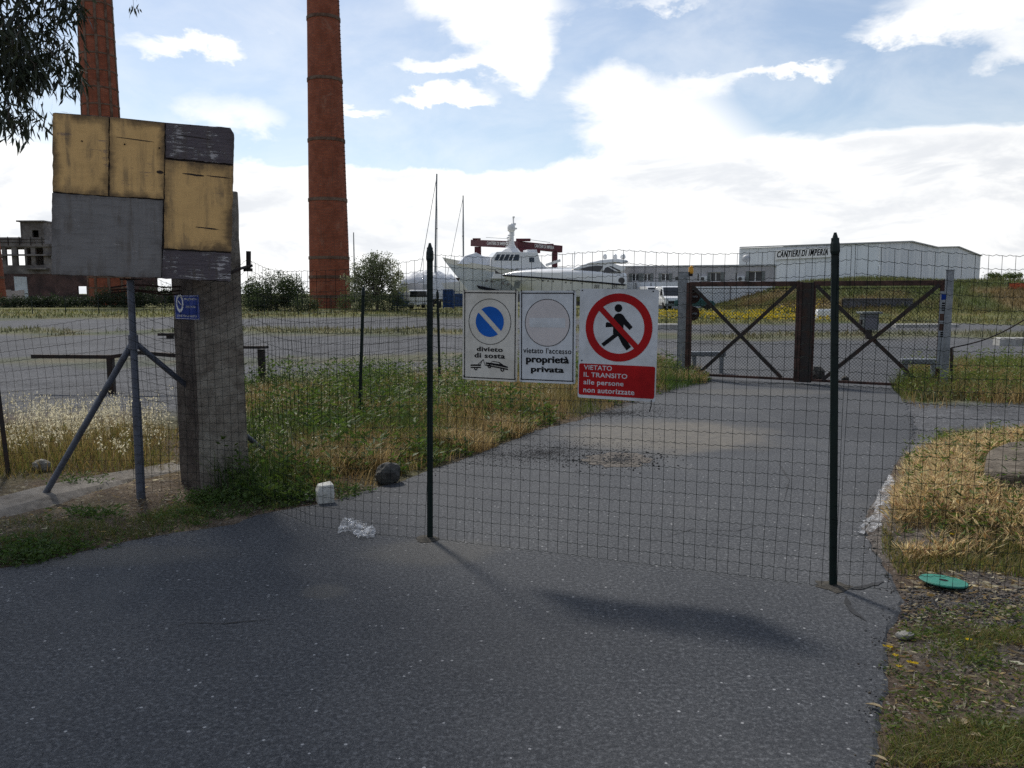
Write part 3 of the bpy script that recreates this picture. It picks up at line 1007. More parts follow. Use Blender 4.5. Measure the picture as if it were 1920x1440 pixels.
# ------------------------------------------------------------------ notice boards on the front fence
FA, FB = (F_L.x, F_L.y - .045), (F_R.x, F_R.y - .045)
def sign_frame(tl, tr, bl):
    p_tl, p_tr, p_bl = on_plane(*tl, FA, FB), on_plane(*tr, FA, FB), on_plane(*bl, FA, FB)
    M = frame(p_bl, p_tr - p_tl, p_tl - p_bl)
    return M, (p_tr - p_tl).length, (p_tl - p_bl).length
def rect_mb(x0, x1, z0, z1, y):
    return MB().add([(x0, y, z0), (x1, y, z0), (x1, y, z1), (x0, y, z1)], [(0, 1, 2, 3)])
def ring_mb(cx, cz, r0, r1, y, n=64, a0=0.0, a1=2 * math.pi):
    m_ = MB()
    for k in range(n + 1):
        t = a0 + (a1 - a0) * k / n
        m_.v += [(cx + r0 * math.cos(t), y, cz + r0 * math.sin(t)), (cx + r1 * math.cos(t), y, cz + r1 * math.sin(t))]
    m_.f = [(2 * k, 2 * k + 1, 2 * k + 3, 2 * k + 2) for k in range(n)]
    return m_
def poly_mb(ps, y):
    return MB().add([(x, y, z) for x, z in ps], [tuple(range(len(ps)))])
def border(x0, x1, z0, z1, t_, y):
    m_ = MB()
    for r_ in ((x0, x1, z0, z0 + t_), (x0, x1, z1 - t_, z1), (x0, x0 + t_, z0 + t_, z1 - t_), (x1 - t_, x1, z0 + t_, z1 - t_)):
        m_.add(*(lambda q: (q.v, q.f))(rect_mb(*r_, y)))
    return m_
def plate(W, H, material, parent, name='plate', t_=.004, rad=.012):
    c = []
    for (cx, cz, a0) in ((W - rad, rad, -90), (W - rad, H - rad, 0), (rad, H - rad, 90), (rad, rad, 180)):
        for k in range(5):
            a = R(a0 + 22.5 * k)
            c.append((cx + rad * math.cos(a), cz + rad * math.sin(a)))
    return MB().prism(c, 0, t_).build(name, material, parent)
def cable_ties(W, H, parent, n=4):
    for (x, z) in ((.012, H - .01), (W - .012, H - .01), (.012, .012), (W - .012, .012))[:n]:
        MB().tube([(x, -.003, z), (x, -.008, z + .012), (x + .002, .03, z + .004), (x, -.003, z - .012)], .003, 5).build('cable_tie', M_['print_black'], parent)

# no-parking notice
M, W, H = sign_frame((872, 544), (976, 545), (867, 711))
s1 = thing('notice_board', 'cream no-parking notice with blue barred disc and tow truck, leftmost on fence', 'sign', M)
plate(W, H, M_['sign_cream'], s1)
border(.012, W - .012, .012, H - .012, .006, -.0015).build('border_line', M_['print_black'], s1)
cx, cz, rr = W * .5, H * .655, W * .385
ring_mb(cx, cz, rr - .0035, rr, -.0015).build('ring_line', M_['print_black'], s1)
rb = rr * .66
dm = MB()
for sgn in (1, -1):                                          # two halves either side of the bar
    a0 = math.asin(.155)
    arc = [(math.cos(a0 + (math.pi - 2 * a0) * k / 32) * rb, math.sin(a0 + (math.pi - 2 * a0) * k / 32) * rb * sgn) for k in range(33)]
    ca, sa = math.cos(R(-45)), math.sin(R(-45))
    ps = [(cx + x * ca - z * sa, cz + x * sa + z * ca) for x, z in arc]
    if sgn < 0:
        ps = ps[::-1]
    dm.add([(x, -.0015, z) for x, z in ps], [tuple(range(33))])
dm.build('blue_disc', M_['sign_blue'], s1)
lettering('lettering', 'divieto', M_['print_black'], s1, cx, H * .325, width=W * .47, height=H * .052, bold=.016, strike=W * .006, center=True, space=1.10)
lettering('lettering', 'di sosta', M_['print_black'], s1, cx, H * .252, width=W * .55, height=H * .055, bold=.016, strike=W * .006, center=True, space=1.10)
tow = MB()
def pp(ps):
    tow.add([(W * x, -.0016, H * z) for x, z in ps], [tuple(range(len(ps)))])
# truck bed, cab edge, jib, towed saloon
pp([(.155, .155), (.345, .160), (.345, .178), (.155, .173)])
pp([(.155, .132), (.345, .137), (.345, .150), (.155, .145)])
pp([(.285, .178), (.385, .235), (.392, .228), (.300, .178)])
pp([(.380, .235), (.388, .240), (.425, .168), (.418, .166)])
pp([(.335, .180), (.365, .225), (.371, .222), (.345, .180)])
pp([(.435, .205), (.52, .200), (.56, .222), (.68, .212), (.76, .180), (.83, .166), (.835, .150), (.43, .188)])
pp([(.43, .182), (.835, .142), (.835, .128), (.43, .166)])
tow.build('tow_truck_symbol', M_['print_black'], s1)
for (x, z, q) in ((.25, .128, .030), (.50, .160, .032), (.735, .130, .034)):
    ring_mb(W * x, H * z, W * q * .45, W * q, -.0022, 20).build('wheel_symbol', M_['print_black'], s1)
pw = MB()
pw.add([(W * x, -.0021, H * z) for x, z in ((.555, .2125), (.665, .2045), (.695, .190), (.535, .2005))], [(0, 1, 2, 3)])
pw.build('window_symbol', M_['sign_cream'], s1)
cable_ties(W, H, s1)

# faded no-entry notice
M, W, H = sign_frame((979, 545), (1085, 545), (974, 716))
s2 = thing('notice_board', 'white private property notice with faded no-entry disc, middle one on fence', 'sign', M)
plate(W, H, M_['sign_white'], s2)
border(.010, W - .012, .014, H - .012, .006, -.0015).build('border_line', M_['print_black'], s2)
cx, cz, rr = W * .5, H * .655, W * .40
ring_mb(cx, cz, rr - .0035, rr, -.0022).build('ring_line', M_['print_black'], s2)
MB().add([(cx + rr * .985 * math.cos(6.2832 * k / 48), -.0012, cz + rr * .985 * math.sin(6.2832 * k / 48)) for k in range(48)], [tuple(range(48))]).build('faded_disc', M_['sign_faded'], s2)
rect_mb(cx - rr * .80, cx + rr * .80, cz - rr * .2, cz + rr * .2, -.0018).build('faded_bar', M_['sign_white'], s2)
lettering('lettering', "vietato l'accesso", M_['print_black'], s2, cx, H * .322, width=W * .86, height=H * .062, bold=.012, center=True, space=1.06)
lettering('lettering', 'proprietà', M_['print_black'], s2, cx, H * .196, width=W * .76, height=H * .098, bold=.020, strike=W * .010, center=True, space=1.05)
lettering('lettering', 'privata', M_['print_black'], s2, cx, H * .098, width=W * .58, height=H * .080, bold=.020, strike=W * .010, center=True, space=1.05)
cable_ties(W, H, s2)

# no pedestrians notice
M, W, H = sign_frame((1088, 541), (1236, 543), (1083, 745))
s3 = thing('notice_board', 'large white and red no-pedestrians notice hanging lowest on the fence', 'sign', M)
plate(W, H, M_['sign_white'], s3)
cx, cz, rr = W * .51, H * .655, W * .425
ring_mb(cx, cz, rr * .765, rr, -.0015, 72).build('red_ring', M_['sign_red'], s3)
man = MB()
def mp(ps):
    man.add([(cx + rr * x, -.0015, cz + rr * z) for x, z in ps], [tuple(range(len(ps)))])
mp([(-.02 + .115 * math.cos(6.2832 * k / 28), .57 + .115 * math.sin(6.2832 * k / 28)) for k in range(28)])
mp([(-.17, .12), (-.16, .30), (-.10, .385), (-.02, .42), (.07, .41), (.14, .36), (.20, .27), (.42, .03), (.33, -.06), (.15, .10), (.14, -.17), (-.16, -.17), (-.165, .02), (-.39, .00), (-.385, .14), (-.33, .15)])
mp([(-.165, -.171), (.13, -.171), (.35, -.50), (.39, -.55), (.26, -.66), (.13, -.50), (-.01, -.24), (-.43, -.57), (-.51, -.49), (-.15, -.20)])
man.build('walking_figure', M_['print_black'], s3)
b_ = MB()
ca, sa = math.cos(R(-45)), math.sin(R(-45))
q = [(-rr * .80, -rr * .082), (rr * .80, -rr * .082), (rr * .80, rr * .082), (-rr * .80, rr * .082)]
b_.add([(cx + x * ca - z * sa, -.0022, cz + x * sa + z * ca) for x, z in q], [(0, 1, 2, 3)])
b_.build('red_bar', M_['sign_red'], s3)
c = []
x0, x1, z0, z1, rd = W * .012, W * .985, H * .028, H * .318, .012
for (ax, az_, a0) in ((x1 - rd, z0 + rd, -90), (x1 - rd, z1 - rd, 0), (x0 + rd, z1 - rd, 90), (x0 + rd, z0 + rd, 180)):
    c += [(ax + rd * math.cos(R(a0 + 22.5 * k)), az_ + rd * math.sin(R(a0 + 22.5 * k))) for k in range(5)]
poly_mb(c, -.0015).build('red_panel', M_['sign_red'], s3)
for txt, z, wd, hg in (('VIETATO', .262, .365, .043), ('IL TRANSITO', .196, .565, .043), ('alle persone', .112, .52, .060), ('non autorizzate', .052, .66, .046)):
    lettering('lettering', txt, M_['sign_white'], s3, W * .075, H * z, width=W * wd, height=H * hg, bold=.014, y=-.0022, space=1.05)
for (x, z) in ((.03, .985), (.93, .985), (.045, .345)):
    MB().lathe([(.004, -.002), (.004, .002)], 8).build('rivet', M_['print_black'], s3, M=Matrix.Translation((W * x, -.002, H * z)) @ Matrix.Rotation(R(90), 4, 'X'))
MB().tube([(W * .95, 0, .01), (W * .955, -.01, -.02), (W * .93, .005, -.06)], .003, 5).build('cable_tie', M_['print_black'], s3)

# ------------------------------------------------------------------ pillar, patched board, pipe support
pc = Vector((-2.473, 6.75, 0))
pil_t = thing('concrete_pillar', 'thick weathered concrete pillar carrying the patched board', 'pillar', place(pc.x, pc.y, 0, R(43)))
m_ = MB()
rings = []
for k in range(15):
    z = -.15 + 2.56 * k / 14
    a = .208 - .008 * (z / 2.4)
    rings.append([(sx * a + random.uniform(-.006, .006), sy * a + random.uniform(-.006, .006), z) for sx, sy in ((-1, -1), (-.35, -1), (.35, -1), (1, -1), (1, -.3), (1, .4), (1, 1), (0, 1), (-1, 1), (-1, .35), (-1, -.35))])
m_.loft(rings)
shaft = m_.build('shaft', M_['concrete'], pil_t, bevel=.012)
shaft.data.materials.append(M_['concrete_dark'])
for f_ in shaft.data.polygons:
    if f_.normal.x < -.7:  # left visible face takes a darker concrete than the other faces
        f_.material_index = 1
# cast-iron hinge pin on the pillar's right side
pinv = pil_t.matrix_world.inverted()
hp0, hp1 = at(466, 508, 6.62), at(466, 471, 6.62)
MB().tube([pinv @ hp0, pinv @ hp1], .020, 8).build('hinge_pin', M_['rust_dark'], pil_t)
MB().tube([pinv @ at(432, 512, 6.40), pinv @ at(450, 504, 6.46), pinv @ at(466, 499, 6.60), pinv @ at(473, 498, 6.62)], .012, 6).build('tie_bar', M_['rust_dark'], pil_t)
MB().box(-.03, .03, -.02, .02, -.012, .012).build('hinge_plate', M_['rust_dark'], pil_t, M=Matrix.Translation(pinv @ at(465, 506, 6.62)))

bl, br_ = at(97, 515, 5.98), at(433, 528, 6.34)
tl = at(99, 212, 5.98)
trr = at(439, 240, 6.34)
MBd = frame(bl, trr - tl, (0, 0, 1))
brd = thing('patched_board', 'big patched board of ochre, grey and bare wood pieces on pillar and pipe', 'board', MBd)
inv = MBd.inverted()
def loc(px, py):
    """pixel on the board's face -> local x, z"""
    d = ray(px, py)
    o = Vector((0, 0, CAM_H))
    n_ = MBd.to_3x3() @ Vector((0, 1, 0))
    t = (Vector(bl) - o).dot(n_) / d.dot(n_)
    p = inv @ (o + d * t)
    return p.x, p.z
corners = [loc(97, 515), loc(300, 521), loc(432, 529), loc(439, 250), loc(431, 239), loc(310, 229), loc(205, 218), loc(99, 210)]
MB().prism(corners, .006, .075).build('backing', M_['rust_dark'], brd, bevel=.01)
def piece(pxs, material, y, jit=.0):
    c = [loc(*p) for p in pxs]
    out = []
    for i, a in enumerate(c):                              # slightly uneven hand-cut edges
        b = c[(i + 1) % len(c)]
        L = math.hypot(b[0] - a[0], b[1] - a[1])
        k = max(1, int(L / .03))
        for j in range(k):
            t = j / k
            e = random.uniform(-.0032, .0032) if j else 0
            out.append((a[0] + (b[0] - a[0]) * t + e, a[1] + (b[1] - a[1]) * t + e))
    return MB().prism(out, y, .006).build('panel', material, brd, bevel=.002)
tag(piece([(99, 359), (203, 368), (204, 220), (99, 212)], BY, -.008), 'ochre panel at top left')
tag(piece([(206, 368), (307, 373), (309, 231), (206, 220)], BY, -.005), 'ochre panel next to the dark wood')
tag(piece([(97, 515), (302, 521), (306, 376), (98, 362)], BG, -.010), 'large grey panel')
tag(piece([(311, 296), (438, 308), (439, 252), (432, 240), (311, 231)], BW, -.010), 'bare dark wood panel at top right')
tag(piece([(307, 466), (434, 472), (438, 311), (310, 299)], BY, -.004), 'ochre panel at right')
tag(piece([(304, 522), (432, 528), (434, 475), (306, 469)], BW, -.012), 'bare dark wood panel at the bottom')
for (px, py) in ((154, 265), (234, 271), (299, 278)):
    x, z = loc(px, py)
    MB().lathe([(.006, 0), (.006, .002)], 8).build('nail', M_['print_black'], brd, M=Matrix.Translation((x, -.009, z)) @ Matrix.Rotation(R(90), 4, 'X'))

for (px, py, wpx, hpx, yy) in ((364, 328, 40, 4, -.0052), (410, 332, 44, 2.4, -.0052), (300, 323, 14, 6, -.0062), (388, 428, 44, 3, -.0052), (366, 258, 60, 2, -.0112), (255, 262, 70, 2, -.0062)):
    x, z = loc(px, py)
    k_ = 6.2 / FPX
    hw, hh_ = wpx * k_ / 2, hpx * k_ / 2
    pts_ = [(x + hw * math.cos(6.2832 * q / 14) * random.uniform(.8, 1.1), z + hh_ * math.sin(6.2832 * q / 14) * random.uniform(.6, 1.2) - .06 * hw * math.cos(6.2832 * q / 14)) for q in range(14)]
    poly_mb(pts_, yy).build('gouge', M_['rust_dark'], brd)
sp_b = G(265, 941)
sup = thing('pipe_support', 'blue grey steel pipe post with two diagonal braces under the patched board', 'support')
top_z = at(268, 524, sp_b.y).z
pt = Vector((sp_b.x, sp_b.y, top_z))
MB().tube([sp_b - Vector((0, 0, .15)), pt], .026, 12).build('post', M_['pipe'], sup, smooth=True)
MB().tube([sp_b - Vector((0, 0, .1)), sp_b + Vector((0, 0, .78))], .033, 12).build('sleeve', M_['pipe'], sup, smooth=True)
jn = Vector((sp_b.x, sp_b.y, at(265, 640, sp_b.y).z))
d1 = G(72, 938)
MB().tube([jn, d1 - Vector((0, 0, .04))], .024, 12).build('brace', M_['pipe'], sup, smooth=True)
d2 = jn + Vector((.42, .62, -.55)) * 1.15
MB().tube([jn, jn + Vector((.30, .52, -.50)), jn + Vector((.30, .52, -.50)) * 2.2], .022, 12).build('brace', M_['pipe'], sup, smooth=True)
MB().tube([jn - Vector((0, 0, .06)), jn + Vector((0, 0, .05))], .036, 12).build('collar', M_['pipe'], sup, smooth=True)
MB().box(-.06, .06, -.04, .05, -.004, .006).build('head_plate', M_['rust_dark'], sup, M=Matrix.Translation(pt))
ww = MB()                                                   # wire lashing between pipe, board and pillar
for k in range(3):
    a = Vector((pt.x - .18, pt.y + .06, pt.z - .06 - .02 * k))
    b = Vector((pc.x - .16, pc.y - .12, pt.z - .05 - .03 * k))
    mid = a.lerp(b, .5) + Vector((0, 0, random.uniform(-.02, .02)))
    ww.tube([a, a.lerp(mid, .5) + Vector((0, 0, .012)), mid, mid.lerp(b, .5) - Vector((0, 0, .012)), b], .006, 5)
ww.build('wire_lashing', M_['rust'], sup)

# small blue plate on the pillar's left face
pM = pil_t.matrix_world
nrm = (Matrix.Rotation(R(43), 3, 'Z') @ Vector((-1, 0, 0)))   # left visible face
edge = Matrix.Rotation(R(43), 3, 'Z') @ Vector((0, -1, 0))
fc = pc + nrm * .214
def on_left(px, py):
    d = ray(px, py)
    o = Vector((0, 0, CAM_H))
    t = (fc - o).dot(nrm) / d.dot(nrm)
    return o + d * t
a, b, c = on_left(329, 598), on_left(374, 600), on_left(328, 554)
sb = frame(a, b - a, c - a)
W, H = (b - a).length, (c - a).length
pl = thing('blue_plate', 'small blue private property plate with no-parking disc on the pillar', 'sign', sb)
plate(W, H, M_['blue_plate'], pl, t_=.003, rad=.006)
border(.004, W - .004, .004, H - .004, .0028, -.0012).build('border_line', M_['sign_white'], pl)
ring_mb(W * .22, H * .68, W * .105, W * .155, -.0012, 32).build('ring', M_['sign_white'], pl)
MB().add([(W * .145, -.0014, H * .76), (W * .175, -.0014, H * .79), (W * .295, -.0014, H * .61), (W * .265, -.0014, H * .58)], [(0, 1, 2, 3)]).build('bar', M_['sign_white'], pl)
lettering('lettering', 'PROPRIETA', M_['sign_white'], pl, W * .42, H * .80, width=W * .52, height=H * .085, y=-.0012, bold=.01)
lettering('lettering', 'PRIVATA', M_['sign_white'], pl, W * .48, H * .48, width=W * .40, height=H * .085, y=-.0012, bold=.01)
lettering('lettering', 'DIVIETO DI SOSTA', M_['sign_white'], pl, W * .08, H * .10, width=W * .84, height=H * .085, y=-.0012, bold=.01)

# ------------------------------------------------------------------ gate
gL, gR = Vector((3.36, 15.7, 0)), Vector((7.02, 13.55, 0))
gu = (gR - gL).normalized()
GL = (gR - gL).length
gate_M = Matrix.Translation(gL) @ Matrix.Rotation(math.atan2(gu.y, gu.x), 4, 'Z')
gate = thing('double_gate', 'rusty two-leaf steel gate with crossed braces and wire infill', 'gate', gate_M)
def glx(px, py=620):
    p = gate_M.inverted() @ on_plane(px, py, gL, gR)
    return p.x, p.z
gz0, gz1 = .07, 1.78
c0, c1 = glx(1496)[0], glx(1522)[0]
for (x0, x1, side) in ((0.0, c0, 0), (c1, GL, 1)):
    fr = MB()
    fr.bar((x0, 0, gz1 - .01), (x1, 0, gz1 - .01), .06, .085)
    fr.bar((x0, 0, gz0), (x1, 0, gz0), .04, .045)
    fr.bar((x0 + .02, 0, gz0 + .02), (x0 + .02, 0, gz1 - .028), .05, .05)
    fr.bar((x1 - .02, 0, gz0 + .02), (x1 - .02, 0, gz1 - .028), .05, .05)
    lf = fr.build('leaf_frame', M_['rust_red'], gate, bevel=.004)
    MB().bar((x0 + .05, -.032, gz1 - .04), (x1 - .25 if side == 0 else x1 - .25, -.032, gz0 + .02), .065, .012, up=(0, 1, 0)).build('brace', M_['rust_dark'], lf)
    MB().bar((x0 + .22, -.046, gz0 + .02), (x1 - .05, -.046, gz1 - .04), .065, .012, up=(0, 1, 0)).build('brace', M_['rust_dark'], lf)
    mw = MB()                                             # diamond wire infill
    xa, xb, za, zb = x0 + .04, x1 - .04, gz0 + .02, gz1 - .09
    st = .058
    k = xa - (zb - za)
    while k < xb:
        for sgn in (1, -1):
            ps = []
            s0, s1 = max(k, xa), min(k + zb - za, xb)
            if s1 > s0:
                if sgn > 0:
                    ps = [(s0, .012, za + s0 - k), (s1, .012, za + s1 - k)]
                else:
                    ps = [(s0, .016, zb - (s0 - k)), (s1, .016, zb - (s1 - k))]
                mw.tube(ps, .0026, 3, False)
        k += st
    mw.tube([(xa, .014, zb), (xb, .014, zb)], .006, 4, False)
    mw.build('wire_infill', M_['wire_old'], lf, fix=False)
MB().box(c0 - .03, c0 + .06, -.06, .05, .03, 1.80).build('stile', M_['rust_red'], gate, bevel=.004)
MB().box(c0 + .062, c1 + .02, -.05, .04, .03, 1.79).build('stile', M_['rust_dark'], gate, bevel=.004)
MB().box(c0 - .03, c0 + .06, -.066, -.06, .35, 1.76).build('cover_strip', M_['rust_red'], gate)
MB().box(-.06, 0.0, -.03, .03, -.1, 1.80).build('hinge_stile', M_['rust_red'], gate, bevel=.004)
MB().box(GL, GL + .06, -.03, .03, -.1, 1.83).build('hinge_stile', M_['rust_red'], gate, bevel=.004)
def gate_post(px0, px1, py, yy, label, h_extra=0):
    g0, g1 = at(px0, 620, yy), at(px1, 620, yy)
    wd = (g1.x - g0.x)
    zt_ = at(px0, py, yy).z
    t_ = thing('gate_post', label, 'post', place((g0.x + g1.x) / 2, yy, 0, -.45))
    MB().box(-wd / 2, wd / 2, -wd / 2, wd / 2, -.1, zt_).build('column', M_['galv'], t_, bevel=.006)
    MB().box(-wd / 2 - .008, wd / 2 + .008, -wd / 2 - .008, wd / 2 + .008, zt_, zt_ + .012).build('cap', M_['galv'], t_)
    return t_
gp1 = gate_post(1272, 1289, 511, 15.95, 'galvanised square gate post with yellow lamp beside the weeds')
ly = gp1.location
lampz = at(1290, 512, 15.95).z
lm = thing('warning_lamp', 'small yellow beacon lamp on top of the left gate post', 'lamp', place(ly.x + .13, ly.y, lampz))
MB().lathe([(.045, -.01), (.048, .03), (.045, .10), (.03, .13), (.01, .14)], 12).build('lens', M_['yellow'], lm, smooth=True)
MB().box(-.13, .03, -.015, .015, -.06, -.011).build('bracket', M_['rust_dark'], lm)
gp2 = gate_post(1768, 1782, 507, 13.45, 'galvanised square gate post beside the red and white sticker strip')
# sticker strip by the right post
sx_ = at(1757, 600, 13.38).x
z0, z1 = at(1757, 690, 13.38).z, at(1757, 546, 13.38).z
st_ = thing('sticker_strip', 'narrow white strip with red blocks fixed beside the right gate post', 'sign', place(sx_ + .02, 13.36, z0, -.25))
H = z1 - z0
MB().box(0, .085, 0, .006, 0, H).build('strip', M_['galv'], st_)
MB().box(.008, .075, -.002, 0, H * .62, H * .71).build('red_block', M_['rust_red'], st_)
MB().box(.008, .075, -.002, 0, H * .49, H * .58).build('red_block', M_['rust_red'], st_)
MB().box(.018, .087, -.002, 0, H * .89, H * .965).build('blue_emblem', M_['blue_plate'], st_)
for z in (.745, .775, .805, .835, .455, .43, .405):
    MB().box(.03, .075, -.002, 0, H * z, H * (z + .018)).build('print_mark', M_['print_black'], st_)
# round signs on the left hinge stile, seen through the mesh
for (px, py, lab) in ((1300, 556, 'upper small round rust-red sign by the left gate post'), (1299, 588, 'lower small round rust-red sign by the left gate post')):
    p = on_plane(px, py, gL + Vector((0, .12, 0)), gR + Vector((0, .12, 0)))
    t_ = thing('round_sign', lab, 'sign', Matrix.Translation(p) @ Matrix.Rotation(math.atan2(gu.y, gu.x), 4, 'Z'), 'round signs by the gate')
    MB().lathe([(.135, 0), (.135, .006)], 28).build('disc', M_['rust'], t_, M=Matrix.Rotation(R(90), 4, 'X'))
    ring_mb(0, 0, .085, .132, -.008, 32).build('red_rim', M_['rust_red'], t_)
    MB().box(-.09, .09, -.0085, -.007, -.018, .018).build('bar', M_['galv'], t_)
# low steel rails just inside the gate
for (p0, p1, lab) in (((1294, 662), (1360, 660), 'low grey rail inside the left end of the gate'), ((1688, 676), (1760, 678), 'low grey rail inside the right end of the gate')):
    yy = 16.6 if p0[0] < 1500 else 14.2
    a, b = at(*p0, yy), at(*p1, yy)
    t_ = thing('low_rail', lab, 'rail', place(a.x, yy, 0))
    L = b.x - a.x
    MB().box(0, L, -.06, .06, a.z - .06, a.z + .03).build('beam', M_['galv'], t_, bevel=.01)
    MB().box(.04, .12, -.04, .04, -.1, a.z - .06).build('leg', M_['galv'], t_)
    MB().box(L - .12, L - .04, -.04, .04, -.1, a.z - .06).build('leg', M_['galv'], t_)
# slack cable right of the gate
q0, q1, q2 = at(1784, 737, 13.2), at(1784, 652, 13.2), at(1945, 584, 13.0)
cb_ = thing('slack_cable', 'dark slack cable rising right from a thin stake past the gate post', 'cable', None)
MB().tube([(q0.x, q0.y, -.05), q1], .022, 8).build('stake', M_['rust_dark'], cb_)
MB().tube([q1 + (q2 - q1) * t - Vector((0, 0, .10 * math.sin(math.pi * t))) for t in np.linspace(0, 1, 14)], .011, 6).build('cable', M_['rust_dark'], cb_)
wpost = q2 + Vector((.25, 0, 0))

# low rusty barrier in the yard, left
b0, b1 = at(62, 668, 13.2), at(330, 667, 12.6)
b2 = at(500, 651, 13.6)
br1 = thing('low_barrier', 'low rusty iron rail on short legs behind the pipe support', 'barrier')
bm_ = MB()
bm_.bar(b0, at(210, 669, 13.0), .10, .06)
bm_.bar(at(209, 669, 13.0), at(265, 661, 13.0), .10, .058)
bm_.bar(at(264, 661, 13.0), at(350, 668, 12.9), .10, .06)
bm_.build('rail', M_['rust_dark'], br1)
for px, py in ((207, 672),):
    p = at(px, py, 13.0)
    MB().box(p.x - .045, p.x + .045, p.y - .045, p.y + .045, -.1, p.z).build('leg', M_['rust_dark'], br1)
br2 = thing('low_barrier', 'low rusty iron rail on one leg right of the concrete pillar', 'barrier')
MB().bar(at(430, 651, 13.8), b2, .12, .045).build('rail', M_['rust_dark'], br2)
p = at(490, 655, 13.7)
MB().box(p.x - .05, p.x + .05, p.y - .05, p.y + .05, -.1, p.z).build('leg', M_['rust_dark'], br2)
br3 = thing('iron_bar', 'short dark iron bar lying in the yard left of the pillar', 'bar')
p = at(298, 628, 30)
MB().bar((p.x, 30, .12), (p.x + .9, 30, .12), .25, .1).build('bar', M_['rust_dark'], br3)
MB().box(p.x + .3, p.x + .5, 29.9, 30.1, -.08, .07).build('block', M_['rust_dark'], br3)

# ------------------------------------------------------------------ litter and stones
def rock(name, label, cat, c, r, material, squash=(1, 1, .75), seed=0, group=None, sub=2, rz=0):
    bm = bmesh.new()
    bmesh.ops.create_icosphere(bm, subdivisions=sub, radius=1)
    rnd = random.Random(seed)
    off_ = rnd.uniform(0, 50)
    for v in bm.verts:
        n_ = float(fbm(v.co.x * 1.4 + off_, v.co.y * 1.4 + v.co.z * 1.9 + off_, 40, 3))
        k = .72 + .56 * n_
        v.co = Vector((v.co.x * r * squash[0] * k, v.co.y * r * squash[1] * k, v.co.z * r * squash[2] * k))
    zmin = min(v.co.z for v in bm.verts)
    me = bpy.data.meshes.new(name)
    bm.to_mesh(me)
    bm.free()
    me.materials.append(material)
    o = bpy.data.objects.new(name, me)
    COL.objects.link(o)
    o.location = (c[0], c[1], c[2] - zmin * .78)
    o.rotation_euler = (0, 0, rz)
    return tag(o, label, cat, group)
def gz(p):
    return float(hgt(np.array([p.x]), np.array([p.y]))[0])
def GP(px, py):
    p = G(px, py)
    p.z = max(gz(p), 0.0) if road_dist(np.array([p.x]), np.array([p.y]))[0] < 0 else gz(p)
    return p
rock('boulder', 'dark rounded rock at the road edge left of the fence post', 'rock', GP(727, 905), .105, M_['rock'], (1, .9, 1.05), 4, sub=3)
rock('stone', 'pale flat stone at the lower right edge of the asphalt', 'stone', GP(1697, 1196), .036, M_['stone'], (1.2, .8, .55), 5)
rock('stone', 'dark stone lying inside the gate beside its centre stile', 'stone', GP(1532, 712), .15, M_['rock'], (1, .9, .9), 6)
rock('stone', 'small dark stone inside the gate right of the green post', 'stone', GP(1584, 716), .07, M_['rock'], (1, .9, .9), 7)
rock('stone', 'small grey stone at the foot of the concrete pillar, right side', 'stone', GP(470, 893), .07, M_['rock'], (1.3, .9, .7), 8)
rock('stone', 'small pale stone behind the leaning brace at far left', 'stone', GP(80, 890), .07, M_['stone'], (1.2, .9, .9), 9)
rock('stone', 'small pale stone beside the white block', 'stone', GP(580, 940), .025, M_['stone'], (1.2, .9, .8), 10)
# white block
p = GP(606, 944)
bk = thing('white_block', 'small chipped white concrete block standing at the road edge', 'block', place(p.x, p.y + .06, p.z, R(24)))
m_ = MB()
m_.loft([[(-.064, -.055, -.01), (.062, -.060, -.01), (.064, .055, -.01), (-.060, .06, -.01)], [(-.066, -.058, .09), (.064, -.060, .09), (.062, .058, .09), (-.062, .06, .09)],
         [(-.05, -.052, .135), (.060, -.056, .142), (.058, .05, .150), (-.045, .045, .138)]])
m_.build('block', M_['block'], bk, bevel=.010)
tag(bk)
# clear plastic film
def film(name, label, outline_px, hump, seed):
    P = [G(*q) for q in outline_px]
    c = sum(P, Vector()) / len(P)
    poly = [(q.x - c.x, q.y - c.y) for q in P]
    xs = [q[0] for q in poly]
    ys = [q[1] for q in poly]
    N = 30
    m_ = MB()
    gi = {}
    for j in range(N + 1):
        for i in range(N + 1):
            x = min(xs) + (max(xs) - min(xs)) * i / N
            y = min(ys) + (max(ys) - min(ys)) * j / N
            gi[i, j] = len(m_.v)
            n_ = float(fbm(x * 26 + seed, y * 26, seed, 4))
            n2_ = float(vnoise(x * 60 + seed, y * 60, seed + 3))
            m_.v.append((x + (n2_ - .5) * .012, y + (n_ - .5) * .01, .004 + hump * max(0, n_ - .28) * 1.6 + .012 * abs(n2_ - .5)))
    for j in range(N):
        for i in range(N):
            cxx = np.mean([m_.v[gi[i + a_, j + b__]][0] for a_ in (0, 1) for b__ in (0, 1)])
            cyy = np.mean([m_.v[gi[i + a_, j + b__]][1] for a_ in (0, 1) for b__ in (0, 1)])
            if inside(np.array([cxx]), np.array([cyy]), poly)[0]:
                m_.f.append((gi[i, j], gi[i + 1, j], gi[i + 1, j + 1], gi[i, j + 1]))
    vz = np.maximum(hgt(np.array([v_[0] + c.x for v_ in m_.v]), np.array([v_[1] + c.y for v_ in m_.v])), 0)
    m_.v = [(v_[0], v_[1], v_[2] + float(z_)) for v_, z_ in zip(m_.v, vz)]
    o = m_.build(name, M_['film'], M=Matrix.Translation(c), fix=False)
    return tag(o, label, 'litter')
film('plastic_bag', 'crumpled clear plastic bag on the asphalt in front of the wire fence', [(633, 1006), (636, 990), (648, 974), (672, 982), (696, 990), (705, 1004), (700, 1011), (672, 1012), (655, 1000)], .035, 3)
